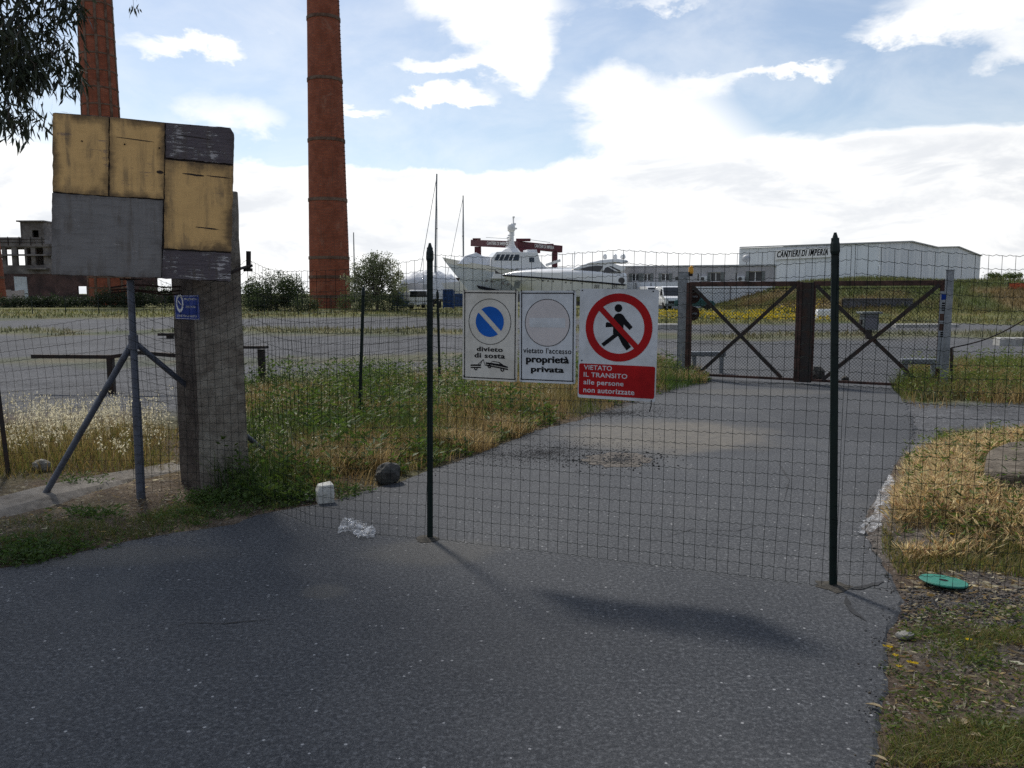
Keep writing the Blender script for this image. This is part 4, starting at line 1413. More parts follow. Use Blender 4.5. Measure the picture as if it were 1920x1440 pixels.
film('plastic_sheet', 'clear plastic sheet lying at the edge of the dry grass', [(1608, 1000), (1622, 980), (1640, 958), (1668, 922), (1676, 945), (1664, 985), (1650, 1004), (1630, 1006)], .05, 8)
# green disc
p = GP(1783, 1112)
gd = thing('green_disc', 'round green plastic disc with a hole lying on the gravel verge', 'disc', Matrix.Translation((p.x, p.y + .08, p.z + .022)) @ Matrix.Rotation(R(-3), 4, 'X') @ Matrix.Rotation(R(4), 4, 'Y'))
m_ = MB()
n_ = 40
for r_, z_ in ((.014, -.006), (.118, -.006), (.122, 0), (.118, .006), (.014, .006)):
    for k in range(n_):
        m_.v.append((r_ * math.cos(6.28319 * k / n_), r_ * math.sin(6.28319 * k / n_), z_))
for i in range(5):
    for k in range(n_):
        m_.f.append((i * n_ + k, i * n_ + (k + 1) % n_, ((i + 1) % 5) * n_ + (k + 1) % n_, ((i + 1) % 5) * n_ + k))
m_.build('disc', M_['disc_green'], gd)
m_ = MB()
m_.lathe([(.018, .0065), (.024, .0065)], 16)
m_.build('hub', M_['tar'], gd)
# broken concrete slab on the right bank
sl = thing('broken_slab', 'broken pale concrete slab half sunk in the dry grass at right', 'slab', None)
zb_ = .26
ps = [G(1838, 905, zb_), G(1905, 918, zb_), G(2000, 930, zb_), G(2060, 880, zb_), G(1960, 845, zb_), G(1885, 852, zb_), G(1850, 868, zb_)]
m_ = MB()
m_.loft([[(q.x * 1.0, q.y + .05, .02) for q in ps], [(q.x + random.uniform(-.02, .02), q.y + random.uniform(-.03, .03), zb_ + .06) for q in ps], [(q.x + .03, q.y + .02, zb_ + .10) for q in ps]])
m_.build('slab', mat('earthy_concrete', (.17, .145, .115), .95, (.10, .084, .066), 5, .35, .65, .9, 30, .02, fine=.4, spec=.1), sl, bevel=.012)
rock('stone', 'rough broken stone on the left edge of the concrete slab', 'stone', (ps[0].x - .02, ps[0].y - .02, .14), .075, M_['stone'], (.9, .9, 1.1), 14)
# a few white kerb stones in the yard
for (px, py, yy, wd, hg, lab) in ((1545, 598, 52, 1.0, .62, 'white concrete block in the yard seen through the gate'), (1255, 613, 38, 1.1, .22, 'low whitish kerb stone in the yard left of the gate'),
                                  (1898, 645, 26, 1.0, .22, 'pale kerb stone in the grass at far right'), (1735, 616, 40, 3.2, .14, 'long pale kerb edge in the yard seen through the right leaf')):
    p = at(px, py, yy)
    o = thing('kerb_stone', lab, 'kerb stone', place(p.x, yy, 0, random.uniform(-.1, .1)))
    m_ = MB()
    m_.loft([[(-wd / 2, -.2, -.1), (wd / 2, -.2, -.1), (wd / 2, .2, -.1), (-wd / 2, .2, -.1)], [(-wd / 2, -.2, hg * .8), (wd / 2, -.2, hg * .8), (wd / 2, .2, hg * .8), (-wd / 2, .2, hg * .8)],
             [(-wd / 2 + .06, -.14, hg), (wd / 2 - .06, -.14, hg), (wd / 2 - .06, .14, hg), (-wd / 2 + .06, .14, hg)]])
    m_.build('stone', M_['concrete_pale'] if hg < .4 else M_['white_paint'], o)
# grey meter cabinet in the yard
p = at(1628, 632, 30)
cbn = thing('meter_cabinet', 'grey meter cabinet with overhanging lid on a stub in the yard', 'cabinet', place(p.x, 30, 0))
m_ = MB()
m_.box(-.27, .27, -.2, .2, .28, .86)
m_.build('body', M_['cabinet'], cbn, bevel=.02)
MB().box(-.37, .37, -.28, .28, .862, .94).build('lid', M_['cabinet'], cbn, bevel=.02)
MB().box(-.09, .09, -.09, .09, -.1, .28).build('stub', M_['rust_dark'], cbn)
for s_ in (-1, 1):
    MB().box(s_ * .272, s_ * .33, -.08, .08, .48, .66).build('handle', M_['rust_dark'], cbn)
MB().box(-.22, .22, -.206, -.2, .33, .80).build('door', M_['sheet_grey'], cbn)
# sheet wall on the bank and orange net
a, b = at(1573, 575, 64), at(1702, 573, 64)
sw = thing('sheet_wall', 'low dark grey corrugated sheet wall along the foot of the bank', 'wall', place(a.x, 63.2, 0))
L = b.x - a.x
za_ = .1
m_ = MB()
n_ = 44
for k in range(n_ + 1):
    x = L * k / n_
    y = .07 * (k % 2)
    m_.v += [(x, y, -.2), (x, y, 1.15)]
m_.f = [(2 * k, 2 * k + 2, 2 * k + 3, 2 * k + 1) for k in range(n_)]
m_.build('sheet', M_['sheet_grey'], sw)
MB().box(0, L, -.08, .1, 1.15, 1.22).build('capping', M_['sheet_grey'], sw)
for k in range(6):
    MB().box(L * k / 5 - .05, L * k / 5 + .05, .1, .2, -.2, 1.15).build('post', M_['rust_dark'], sw)
a = at(1866, 553, 74)
on_ = thing('orange_net', 'strip of orange plastic barrier net on the bank at far right', 'barrier net', place(a.x, 72, 0))
hb = float(hgt(np.array([a.x + 2]), np.array([72.0]))[0])
m_ = MB()
for k in range(25):
    x = k * .35
    m_.v += [(x, .12 * math.sin(k * 1.3), hb - .6), (x, .12 * math.sin(k * 1.3), hb + .45 + .05 * math.sin(k * .9))]
m_.f = [(2 * k, 2 * k + 2, 2 * k + 3, 2 * k + 1) for k in range(24)]
m_.build('net', M_['orange_net'], on_)
for k in range(5):
    MB().tube([(k * 2.1, .1, hb - .6), (k * 2.1, .1, hb + .6)], .03, 6).build('stake', M_['rust_dark'], on_)

# ------------------------------------------------------------------ chimneys
def chimney(label, px_b, Y, wb_px, px_t, yt_px, wt_px, bands_px, cage=False):
    b = at(px_b, 560, Y)
    s_ = Y / FPX
    rb_, rt_ = wb_px * s_ / 2, wt_px * s_ / 2
    zt_ = at(px_t, yt_px, Y).z
    top_z_ = zt_ * 1.35
    rt2 = rb_ + (rt_ - rb_) * 1.35
    t_ = thing('brick_chimney', label, 'chimney', place(b.x, Y, 0))
    rad = lambda z: rb_ + (rt2 - rb_) * z / top_z_
    prof = [(rad(-.3), -.3)] + [(rad(z), z) for z in np.linspace(0, top_z_, 14)] + [(rad(top_z_) * 1.12, top_z_ + .3), (rad(top_z_) * 1.12, top_z_ + 1.4), (rad(top_z_) * .8, top_z_ + 1.5)]
    MB().lathe(prof, 40).build('shaft', M_['brick'], t_, smooth=True)
    for py in bands_px:
        z = at(px_b, py, Y).z
        r_ = rad(z)
        bw = .16 if not cage else .10
        m_ = MB()
        n_ = 40
        for (rr_, zz_) in ((r_ - .02, z - bw), (r_ + .07, z - bw), (r_ + .07, z + bw), (r_ - .02, z + bw)):
            for k in range(n_):
                m_.v.append((rr_ * math.cos(6.28319 * k / n_), rr_ * math.sin(6.28319 * k / n_), zz_))
        for i in range(3):
            for k in range(n_):
                m_.f.append((i * n_ + k, i * n_ + (k + 1) % n_, (i + 1) * n_ + (k + 1) % n_, (i + 1) * n_ + k))
        m_.build('iron_band', M_['iron_band'], t_)
    return t_, rad, top_z_
c1_, rad, tz = chimney('tall brick chimney with iron bands left of the yachts', 619, 92, 76, 604, 0, 57, (37, 152, 265, 376, 484, 520, 556))
# ladder rungs up its right side
m_ = MB()
for k in range(90):
    z = 3 + k * .42
    if z < tz - 1:
        a_ = R(-12)
        r_ = rad(z) + .02
        m_.tube([(r_ * math.cos(a_ - .06), r_ * math.sin(a_ - .06), z), ((r_ + .12) * math.cos(a_ - .05), (r_ + .12) * math.sin(a_ - .05), z), ((r_ + .12) * math.cos(a_ + .05), (r_ + .12) * math.sin(a_ + .05), z), (r_ * math.cos(a_ + .06), r_ * math.sin(a_ + .06), z)], .03, 4)
m_.build('climbing_rungs', M_['iron_band'], c1_)
c2_, rad, tz = chimney('caged brick chimney rising behind the patched board', 207, 118, 74, 181, 0, 58, [(-20 + 31.5 * k) for k in range(17)] + [520, 540], cage=True)
for k in range(10):
    a_ = 2 * math.pi * (k + .15) / 10
    MB().bar((rad(0) * math.cos(a_) * 1.008, rad(0) * math.sin(a_) * 1.008, 0), (rad(tz) * math.cos(a_) * 1.008, rad(tz) * math.sin(a_) * 1.008, tz), .34, .12, up=(math.cos(a_), math.sin(a_), 0)).build('iron_strap', M_['iron_band'], c2_)
chimney('brick chimney just entering the picture at the far left edge', -45, 112, 100, -62, 380, 82, (440, 480, 520))

# ------------------------------------------------------------------ ruined factory, far left
Y0 = 142.0
s_ = Y0 / FPX
rx = lambda px: (px - 960) * s_
rz_ = lambda py: CAM_H + (550 - py) * s_
ru = thing('ruined_factory', 'roofless grey concrete factory ruin with open windows at far left', 'building', place(0, Y0, 0))
def wall_with_holes(x0, x1, z0, z1, holes, y0, y1, material, name='wall'):
    """holes: (x0,x1,z0,z1); wall made of solid pieces round real openings"""
    xs = sorted({x0, x1, *[h[0] for h in holes], *[h[1] for h in holes]})
    zs = sorted({z0, z1, *[h[2] for h in holes], *[h[3] for h in holes]})
    m_ = MB()
    ids = {}
    def vid(i, j, y):
        k = (i, j, y)
        if k not in ids:
            ids[k] = len(m_.v)
            m_.v.append((xs[i], y, zs[j]))
        return ids[k]
    solid = {}
    for i in range(len(xs) - 1):
        for j in range(len(zs) - 1):
            cxx, czz = (xs[i] + xs[i + 1]) / 2, (zs[j] + zs[j + 1]) / 2
            solid[i, j] = not any(h[0] < cxx < h[1] and h[2] < czz < h[3] for h in holes)
    for (i, j), ok in solid.items():
        if not ok:
            continue
        m_.f.append((vid(i, j, y0), vid(i + 1, j, y0), vid(i + 1, j + 1, y0), vid(i, j + 1, y0)))
        m_.f.append((vid(i, j, y1), vid(i, j + 1, y1), vid(i + 1, j + 1, y1), vid(i + 1, j, y1)))
        for (di, dj, a, b) in ((-1, 0, (i, j), (i, j + 1)), (1, 0, (i + 1, j), (i + 1, j + 1)), (0, -1, (i, j), (i + 1, j)), (0, 1, (i, j + 1), (i + 1, j + 1))):
            if not solid.get((i + di, j + dj), False):
                m_.f.append((vid(*a, y0), vid(*b, y0), vid(*b, y1), vid(*a, y1)))
    return m_.build(name, material, ru)
X0, X1 = rx(-160), rx(330)
up_holes = [(rx(px), rx(px + wd), rz_(498), rz_(466)) for px, wd in ((-120, 9), (-100, 9), (-80, 9), (-60, 9), (-38, 9), (-16, 9), (7, 7), (21, 11), (42, 14), (60, 8), (76, 15), (110, 14), (140, 14), (170, 14), (200, 14), (240, 14), (270, 14), (300, 14))]
lo_holes = [(rx(150), rx(167), rz_(552), rz_(537)), (rx(298), rx(326), rz_(546), rz_(522)), (rx(-100), rx(-60), rz_(560), rz_(535))]
wall_with_holes(X0, X1, rz_(514), rz_(462), up_holes, 0, .5, M_['ruin'], 'upper_wall')
wall_with_holes(X0, X1, -.5, rz_(514) - .01, lo_holes, .05, .55, M_['ruin_brick'], 'lower_wall')
KB = (Y0 + 9.2) / Y0
back = [(a_ * KB - .5, b__ * KB + .5, CAM_H + (c_ - CAM_H) * KB - .4, min(CAM_H + (d_ - CAM_H) * KB + .2, rz_(462) - .2)) for a_, b__, c_, d_ in up_holes if not (rx(58) < a_ < rx(240))]
mer = []
for h in sorted(back):
    if mer and h[0] <= mer[-1][1] + .05:
        mer[-1] = (mer[-1][0], max(mer[-1][1], h[1]), min(mer[-1][2], h[2]), max(mer[-1][3], h[3]))
    else:
        mer.append(h)
wall_with_holes(X0, X1, -.5, rz_(462), mer + [(rx(146) * KB, rx(171) * KB, rz_(556), rz_(531)), (rx(292) * KB, X1 - .5, rz_(550), rz_(518))], 9, 9.4, M_['ruin'], 'back_wall')
MB().box(X0, X1, -.3, 9.5, rz_(464), rz_(459)).build('roof_slab', M_['ruin'], ru)
MB().box(X0, X1, -.55, 0, rz_(481), rz_(478)).build('ledge', M_['ruin'], ru)
MB().box(rx(60), rx(100), -.9, 0, rz_(506), rz_(503)).build('ledge', M_['ruin'], ru)
MB().box(X0, rx(52), -.25, .1, rz_(459) + .01, rz_(447)).build('parapet', M_['ruin'], ru)
m_ = MB()
for px in range(-160, 100, 21):
    m_.tube([(rx(px), -.35, rz_(462)), (rx(px), -.35, rz_(446))], .07, 5)
for py in (451, 456):
    m_.tube([(X0, -.35, rz_(py)), (rx(98), -.35, rz_(py))], .05, 5)
m_.build('railing', M_['rust_dark'], ru)
tw = MB()
tx0, tx1 = rx(52), rx(95)
for y in (.1,):
    pass
o_ = wall_with_holes(tx0, tx1, rz_(461), rz_(419), [(rx(73), rx(85), rz_(447), rz_(434))], -.1, .3, M_['ruin'], 'tower_wall')
MB().box(tx0, tx0 + .3, .3, 4, rz_(461), rz_(419)).build('tower_side', M_['ruin'], ru)
MB().box(tx1 - .3, tx1, .3, 4, rz_(461), rz_(419)).build('tower_side', M_['ruin'], ru)
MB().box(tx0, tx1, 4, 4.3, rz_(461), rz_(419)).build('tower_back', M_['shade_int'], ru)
MB().box(tx0 - .45, tx1 + .3, -.5, 4.8, rz_(419), rz_(416.5)).build('tower_roof', M_['ruin'], ru)
for px in (97, 240):
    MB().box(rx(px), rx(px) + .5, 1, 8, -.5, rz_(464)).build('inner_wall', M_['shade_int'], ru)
MB().box(X0, X1, .55, 9, rz_(506), rz_(503)).build('floor_slab', M_['ruin'], ru)
wp = thing('metal_sheet', 'tall pale blue metal sheet leaning against the ruined factory', 'sheet', place(rx(46) * .9, Y0 * .9, 0))
MB().prism([(-.95, -.2), (1.0, -.2), (.85, rz_(520) * .9 + .2), (-1.05, rz_(520) * .9 + .25)], 0, .12).build('sheet', mat('pale_blue_sheet', (.50, .60, .66), .5, (.40, .48, .53), .6), wp)
MB().box(-.98, .95, -.06, -.01, 1.5, 1.6).build('batten', M_['rust_dark'], wp)
fs = thing('hoarding', 'low weathered grey hoarding in front of the ruined factory at left edge', 'fence', place(rx(-60) * .88, Y0 * .88, 0))
for k in range(9):
    MB().box(k * 1.0, k * 1.0 + .96, 0, .06, -.2, 2.1 + random.uniform(-.12, .12)).build('panel', M_['render_wall'], fs)

# ------------------------------------------------------------------ boats ashore
def hull_rings(L, beam, sheer, zch, zk, rake, flare=.82, n=22, fine=1.6):
    """closed rings from bow to stern: deck edge, mid, chine, keel on both sides"""
    rings = []
    for i in range(n + 1):
        t = i / n
        full = (1 - (1 - min(t / .55, 1)) ** fine)
        bd = beam / 2 * max(full, .015) * (1 - .10 * max(0, t - .7) / .3)
        zd = sheer(t)
        lv = [(1.0, zd, 1.0), (.93, zch + (zd - zch) * .55, .93), (.72 * flare, zch, .8), (0.02, zk + (zch - zk) * .25 * (1 - t), .02)]
        half = []
        for (k, z, _) in lv:
            h = (zd - z) / max(zd - zk, .01)
            x = L * t + rake * h * (1 - t) ** 2.2
            half.append((x, bd * k * (1 - .35 * h * (1 - full)), z))
        ring = [(x, -y, z) for x, y, z in half] + [(x, y, z) for x, y, z in half[::-1][0:]]
        rings.append(ring)
    return rings
def side_band(parent, name, material, L, beam, sheer, z_off0, z_off1, rake, t0=0.0, t1=1.0, zch=1.0, zk=.2, fine=1.6, n=24, proud=.02):
    """strip following the hull side just outside the planking, between two heights under the sheer"""
    m_ = MB()
    for sgn in (-1, 1):
        o = len(m_.v)
        for i in range(n + 1):
            t = t0 + (t1 - t0) * i / n
            full = (1 - (1 - min(t / .55, 1)) ** fine)
            zd = sheer(t)
            for zo in (z_off0, z_off1):
                z = zd - zo
                h = zo / max(zd - zk, .01)
                f_ = 1 - .07 * min(1, zo / max(.45 * (zd - zch), .01))
                bd = beam / 2 * max(full, .015) * (1 - .10 * max(0, t - .7) / .3) * f_ * (1 - .35 * h * (1 - full)) + proud
                m_.v.append((L * t + rake * h * (1 - t) ** 2.2, sgn * bd, z))
        m_.f += [(o + 2 * i, o + 2 * i + 2, o + 2 * i + 3, o + 2 * i + 1) for i in range(n)]
    return m_.build(name, material, parent)
def cabin(parent, name, material, prof, half, taper, bevel=.05):
    """side profile (x,z) pushed across the beam, narrowing with height"""
    zs = [z for _, z in prof]
    lo, hi = min(zs), max(zs)
    n = len(prof)
    m_ = MB()
    for sgn in (-1, 1):
        for x, z in prof:
            m_.v.append((x, sgn * (half - taper * (z - lo) / max(hi - lo, .01)), z))
    m_.f = [tuple(range(n)), tuple(range(2 * n - 1, n - 1, -1))] + [(i, i + n, (i + 1) % n + n, (i + 1) % n) for i in range(n)]
    return m_.build(name, material, parent, bevel=bevel)
def side_window(parent, quad, half, taper, lo, hi, material, proud=.03, name='window', both=True):
    o = None
    for sgn in ((-1, 1) if both else (-1,)):
        m_ = MB()
        n = len(quad)
        for d_ in (proud, -.02):
            for x, z in quad:
                m_.v.append((x, sgn * (half - taper * (z - lo) / (hi - lo) + d_), z))
        m_.f = [tuple(range(n)), tuple(range(2 * n - 1, n - 1, -1))] + [(i, i + n, (i + 1) % n + n, (i + 1) % n) for i in range(n)]
        o = m_.build(name, material, parent)
    return o

# --- large motor yacht behind
Yb = 116.0
k1 = Yb / FPX
bow = at(836, 490, Yb)
yaw1 = R(14)
L1 = (1112 - 836) * k1 / math.cos(yaw1) * 1.06
y1 = thing('motor_yacht', 'large white motor yacht with tall radar mast and high pilothouse', 'yacht', place(bow.x, Yb - 4, 0, yaw1))
def z1(py):
    return CAM_H + (550 - py) * k1
sh1 = lambda t: z1(490) - (z1(490) - z1(514)) * min(1, t / .42) ** .9 - .3 * max(0, t - .42)
hb1 = MB().loft(hull_rings(L1, 5.6, sh1, z1(536), .9, 4.2, fine=1.9))
hull1 = hb1.build('hull', M_['gelcoat_grey'], y1, smooth=True)
side_band(y1, 'bulwark', M_['gelcoat'], L1, 5.6, sh1, -.35, .42, 4.2, 0.004, .98, zch=z1(536), zk=.9, fine=1.9, proud=.05)
side_band(y1, 'boot_stripe', M_['navy'], L1, 5.6, sh1, 2.9, 3.35, 4.2, .10, .98, zch=z1(536), zk=.9, fine=1.9, proud=.04)
lx = lambda px: (px - 836) * k1 / math.cos(yaw1)
cabin(y1, 'main_deckhouse', M_['gelcoat'], [(lx(915), z1(524)), (lx(1110), z1(524)), (lx(1085), z1(503)), (lx(925), z1(503))], 2.2, .1)
lo_, hi_ = z1(506), z1(476)
cabin(y1, 'pilothouse', M_['gelcoat'], [(lx(912), z1(506)), (lx(1018), z1(506)), (lx(1004), z1(492)), (lx(1000), z1(476)), (lx(926), z1(476)), (lx(916), z1(488))], 2.0, .35)
for (a, b) in ((925, 931), (933, 939), (941, 948), (950, 955), (957, 965)):
    sl_ = 4 if a < 955 else 3
    side_window(y1, [(lx(a - sl_), z1(491.5)), (lx(b - sl_ + (1 if a < 955 else 3)), z1(491.5)), (lx(b + 1.5), z1(480.5)), (lx(a + 2), z1(480.5))], 2.0, .35, lo_, hi_, M_['dark_glass'])
for (a, b) in ((984, 988), (989, 993)):
    side_window(y1, [(lx(a), z1(494)), (lx(b), z1(494)), (lx(b), z1(485.5)), (lx(a), z1(485.5))], 2.0, .35, lo_, hi_, M_['dark_glass'])
for (q) in ([(922, 515), (936, 515), (931, 507.5), (921, 507.5)], [(948, 511), (954, 511), (953, 507), (950, 507)], [(958, 511), (967, 511), (963, 507), (958, 507)]):
    side_window(y1, [(lx(px), z1(py)) for px, py in q], 2.2, .1, z1(524), z1(503), M_['dark_glass'])
cabin(y1, 'foredeck_cover', M_['tarp'], [(lx(858), z1(498)), (lx(922), z1(500)), (lx(922), z1(486)), (lx(903), z1(483)), (lx(893), z1(477)), (lx(873), z1(483))], 1.5, .9)
cabin(y1, 'upper_fairing', M_['gelcoat'], [(lx(934), z1(476)), (lx(970), z1(476)), (lx(966), z1(468)), (lx(944), z1(470))], 1.5, .7)
MB().lathe([(.75, 0), (.62, .6), (.42, .9), (.32, 1.5), (.30, 3.3), (.36, 3.35), (.36, 3.5), (.2, 3.55)], 18).build('mast_column', M_['gelcoat'], y1, smooth=True, M=Matrix.Translation((lx(958), 0, z1(474))))
MB().lathe([(.30, 0), (.52, .2), (.55, .6), (.45, .95), (.2, 1.15), (.02, 1.2)], 18).build('radar_dome', M_['gelcoat'], y1, smooth=True, M=Matrix.Translation((lx(957.5), 0, z1(439))))
m_ = MB()
m_.tube([(lx(962), 0, z1(446)), (lx(961), 0, z1(411))], .09, 6)
m_.box(lx(960), lx(963), -.2, .2, z1(414), z1(411))
m_.box(lx(959), lx(967), -.3, .3, z1(434), z1(431.5))
m_.box(lx(962), lx(965), -.25, .25, z1(427), z1(423))
m_.build('antenna', M_['white_paint'], y1)
for k in range(6):
    MB().lathe([(.16, -.08), (.22, 0), (.16, .12)], 10).build('horn', M_['gelcoat'], y1, M=Matrix.Translation((lx(952) - .1 * (k % 2), -.45 + .15 * k, z1(446 + 4 * k))))
MB().box(lx(983), lx(1001), -1.1, 1.1, z1(476) + .01, z1(471)).build('sun_roof', M_['tarp'], y1, bevel=.06)
MB().bar((lx(1015), -1.6, z1(499)), (lx(1042), -1.6, z1(490)), .12, .35).build('davit', M_['gelcoat'], y1)
for (px, py) in ((905, 528), (914.5, 529.5), (934, 532), (943, 534)):
    MB().lathe([(.17, -.3), (.17, .0)], 14).build('porthole', M_['dark_glass'], y1, M=Matrix.Translation((lx(px), -2.74, z1(py))) @ Matrix.Rotation(R(90), 4, 'X'))
MB().add([(lx(855), -.75, z1(522)), (lx(861), -1.2, z1(523)), (lx(859), -.95, z1(530)), (lx(853), -.5, z1(527)), (lx(855), -1.15, z1(522)), (lx(861), -1.55, z1(523)), (lx(859), -1.35, z1(530)), (lx(853), -.95, z1(527))], [(0, 1, 2, 3), (4, 7, 6, 5), (0, 4, 5, 1), (1, 5, 6, 2), (2, 6, 7, 3), (3, 7, 4, 0)]).build('anchor', M_['rust_dark'], y1)
for k in range(5):
    MB().box(L1 * (.25 + .15 * k) - .25, L1 * (.25 + .15 * k) + .25, -.8, .8, -.05, 1.25).build('keel_block', M_['rust_dark'], y1)

# --- sport yacht in front
Yc = 90.0
k2 = Yc / FPX
bow = at(941, 515, Yc)
yaw2 = R(-2)
L2 = (1169 - 941) * k2
y2 = thing('sport_yacht', 'sleek white sport yacht with dark stripe and tinted side windows', 'yacht', place(bow.x, Yc, 0, yaw2))
z2 = lambda py: CAM_H + (550 - py) * k2
l2 = lambda px: (px - 941) * k2
sh2 = lambda t: z2(516) + (z2(534) - z2(516)) * t ** 1.1
MB().loft(hull_rings(L2, 4.4, sh2, z2(556), .65, 3.0, flare=1.18, fine=1.9)).build('hull', M_['gelcoat'], y2, smooth=True)
side_band(y2, 'navy_stripe', M_['navy'], L2, 4.4, sh2, -.02, .15, 3.0, 0.0, .99, zch=z2(551), zk=.65, fine=1.9, proud=.05)
# rounded deck: rings across the beam along the length
rings = []
for i in range(25):
    t = i / 24
    full = (1 - (1 - min(t / .55, 1)) ** 1.9)
    bd = 2.2 * max(full, .015) * (1 - .10 * max(0, t - .7) / .3) - .03
    zc_px = np.interp(941 + 228 * t, [941, 965, 1000, 1040, 1075, 1110, 1150, 1169], [515, 509, 506, 504.5, 504, 504.5, 509, 513])
    zc = z2(zc_px)
    zd = sh2(t) + .03
    rings.append([(L2 * t, -bd * math.cos(math.pi * k / 12), zd + (max(zc - zd, .02)) * math.sin(math.pi * k / 12) ** .45) for k in range(13)])
MB().loft(rings, close=True).build('deck', M_['gelcoat'], y2, smooth=True)
hp = [(1068, 507), (1150, 511), (1163, 511), (1168, 503), (1154, 499), (1140, 494), (1122, 491), (1104, 493), (1088, 499)]
half2, tp2 = 1.75, .35
lo2, hi2 = z2(511), z2(491)
cabin(y2, 'coachroof', M_['gelcoat'], [(l2(a), z2(b)) for a, b in hp], half2, tp2, .10)
side_window(y2, [(l2(a), z2(b)) for a, b in ((1083, 506), (1100, 501.5), (1116, 499.8), (1126, 500.5), (1123, 508), (1116, 511.5), (1104, 511))], half2, tp2, lo2, hi2, M_['dark_glass'])
side_window(y2, [(l2(a), z2(b)) for a, b in ((1126, 513), (1130, 504), (1135, 502), (1151, 511.5))], half2, tp2, lo2, hi2, M_['dark_glass'])
side_window(y2, [(l2(a), z2(b)) for a, b in ((1137, 501), (1142, 501), (1158, 509), (1155, 510.5))], half2, tp2, lo2, hi2, M_['dark_glass'])
ar = [(1098, 496), (1122, 490), (1150, 487.5), (1170, 490), (1173, 494.5), (1164, 495.5), (1148, 494), (1128, 496)]
cabin(y2, 'radar_arch', M_['gelcoat'], [(l2(a), z2(b) + .02) for a, b in ar], 1.6, .3, .06)
side_window(y2, [(l2(a), z2(b)) for a, b in ((1163, 493.8), (1171, 494), (1171, 492.2), (1166, 492.5))], 1.6, .3, z2(496), z2(487), M_['dark_glass'])
for px, r_ in ((1131, .24), (1150, .24), (1164, .28)):
    MB().lathe([(r_ * .5, 0), (r_, .12), (r_, .3), (r_ * .75, .48), (r_ * .2, .58)], 14).build('satellite_dome', M_['gelcoat'], y2, smooth=True, M=Matrix.Translation((l2(px), random.uniform(-.5, .5), z2(488) + .02)))
MB().lathe([(.34, -.25), (.34, 0)], 16).build('exhaust_port', M_['dark_glass'], y2, M=Matrix.Translation((l2(1159.5), -1.98, z2(527))) @ Matrix.Rotation(R(90), 4, 'X'))
for px, py in ((1017, 527), (1026.5, 527.5), (1036, 528), (1058.5, 530), (1068, 531), (1088, 532)):
    t = (px - 941) / 228
    full = (1 - (1 - min(t / .55, 1)) ** 1.9)
    MB().lathe([(.09, -.2), (.09, 0)], 12).build('porthole', M_['dark_glass'], y2, M=Matrix.Translation((l2(px), -2.2 * full * .97 - .01, z2(py))) @ Matrix.Rotation(R(90), 4, 'X'))
for base in (1111, 1143):
    for k in range(3):
        MB().bar((l2(base + 3.2 * k), -2.13, z2(541)), (l2(base + 1.2 + 3.2 * k), -2.15, z2(534)), .05, .07).build('vent_slot', M_['navy'], y2)
MB().add([(l2(963), -.95, z2(541)), (l2(974), -1.25, z2(541)), (l2(977), -1.35, z2(528)), (l2(966), -1.08, z2(528)), (l2(963), -1.15, z2(541)), (l2(974), -1.55, z2(541)), (l2(977), -1.65, z2(528)), (l2(966), -1.35, z2(528))], [(0, 1, 2, 3), (4, 7, 6, 5), (0, 4, 5, 1), (1, 5, 6, 2), (2, 6, 7, 3), (3, 7, 4, 0)]).build('anchor_plate', M_['cabinet'], y2)
MB().tube([(l2(1075), 0, z2(504)), (l2(1076), 0, z2(473))], .05, 5).build('flag_staff', M_['white_paint'], y2)
for k in range(4):
    MB().box(L2 * (.3 + .18 * k) - .2, L2 * (.3 + .18 * k) + .2, -.7, .7, -.05, .95).build('keel_block', M_['rust_dark'], y2)

# --- sailing boats: masts above the tarpaulin and behind the yacht
def sailboat(px_hull0, px_hull1, px_mast, y_top, Y, label, tarp=False, lean=0.0, py_deck=515, shrouds=True):
    k = Y / FPX
    L = (px_hull1 - px_hull0) * k
    x0 = (px_hull0 - 960) * k
    t_ = thing('sailboat', label, 'sailboat', place(x0, Y, 0))
    zd = CAM_H + (550 - py_deck) * k
    sh = lambda t: zd - .25 * math.sin(math.pi * t)
    MB().loft(hull_rings(L, L * .3, sh, 1.2, .5, L * .12)).build('hull', M_['gelcoat'], t_, smooth=True)
    mx = (px_mast - px_hull0) * k
    zt_ = CAM_H + (550 - y_top) * k
    MB().tube([(mx - lean, 0, zd - .1), (mx - lean * .5, 0, (zd + zt_) / 2), (mx, 0, zt_)], [.13, .12, .09], 8).build('mast', M_['galv'], t_)
    if shrouds:
        m_ = MB()
        for sy in (-1, 1):
            m_.tube([(mx, 0, zt_ - .5), (mx - .1, sy * 1.4, (zt_ + zd) / 2), (mx - .2, sy * 1.4, zd)], .02, 4)
        m_.tube([(mx, 0, zt_ - .3), (mx - L * .32, 0, zd + .2)], .035, 4)
        m_.build('rigging', M_['galv'], t_)
        m_ = MB()
        m_.tube([(mx - .1, -1.4, (zt_ + zd) / 2), (mx - .1, 1.4, (zt_ + zd) / 2)], .05, 5)
        m_.build('spreader', M_['galv'], t_)
    if tarp:
        rings = []
        for i in range(15):
            t = i / 14
            w_ = L * .15 * math.sin(math.pi * min(max(t, .03), .97)) ** .5
            zr = zd + 1.3 * math.sin(math.pi * t) ** .6 + .18 * math.sin(t * 31)
            rings.append([(L * t, w_ * 1.1, .9), (L * t, w_ * 1.12, zd), (L * t, w_ * .6, zd + (zr - zd) * .65), (L * t, 0, zr), (L * t, -w_ * .6, zd + (zr - zd) * .65), (L * t, -w_ * 1.12, zd), (L * t, -w_ * 1.1, .9)])
        MB().loft(rings, close=True).build('tarpaulin', M_['tarp'], t_, smooth=True)
    for q in (.3, .55, .8):
        MB().box(L * q - .15, L * q + .15, -.4, .4, -.05, .8).build('keel_block', M_['rust_dark'], t_)
    return t_
sailboat(752, 862, 822, 332, 104, 'boat under a white tarpaulin with the tallest bare mast', True, .35, 528)
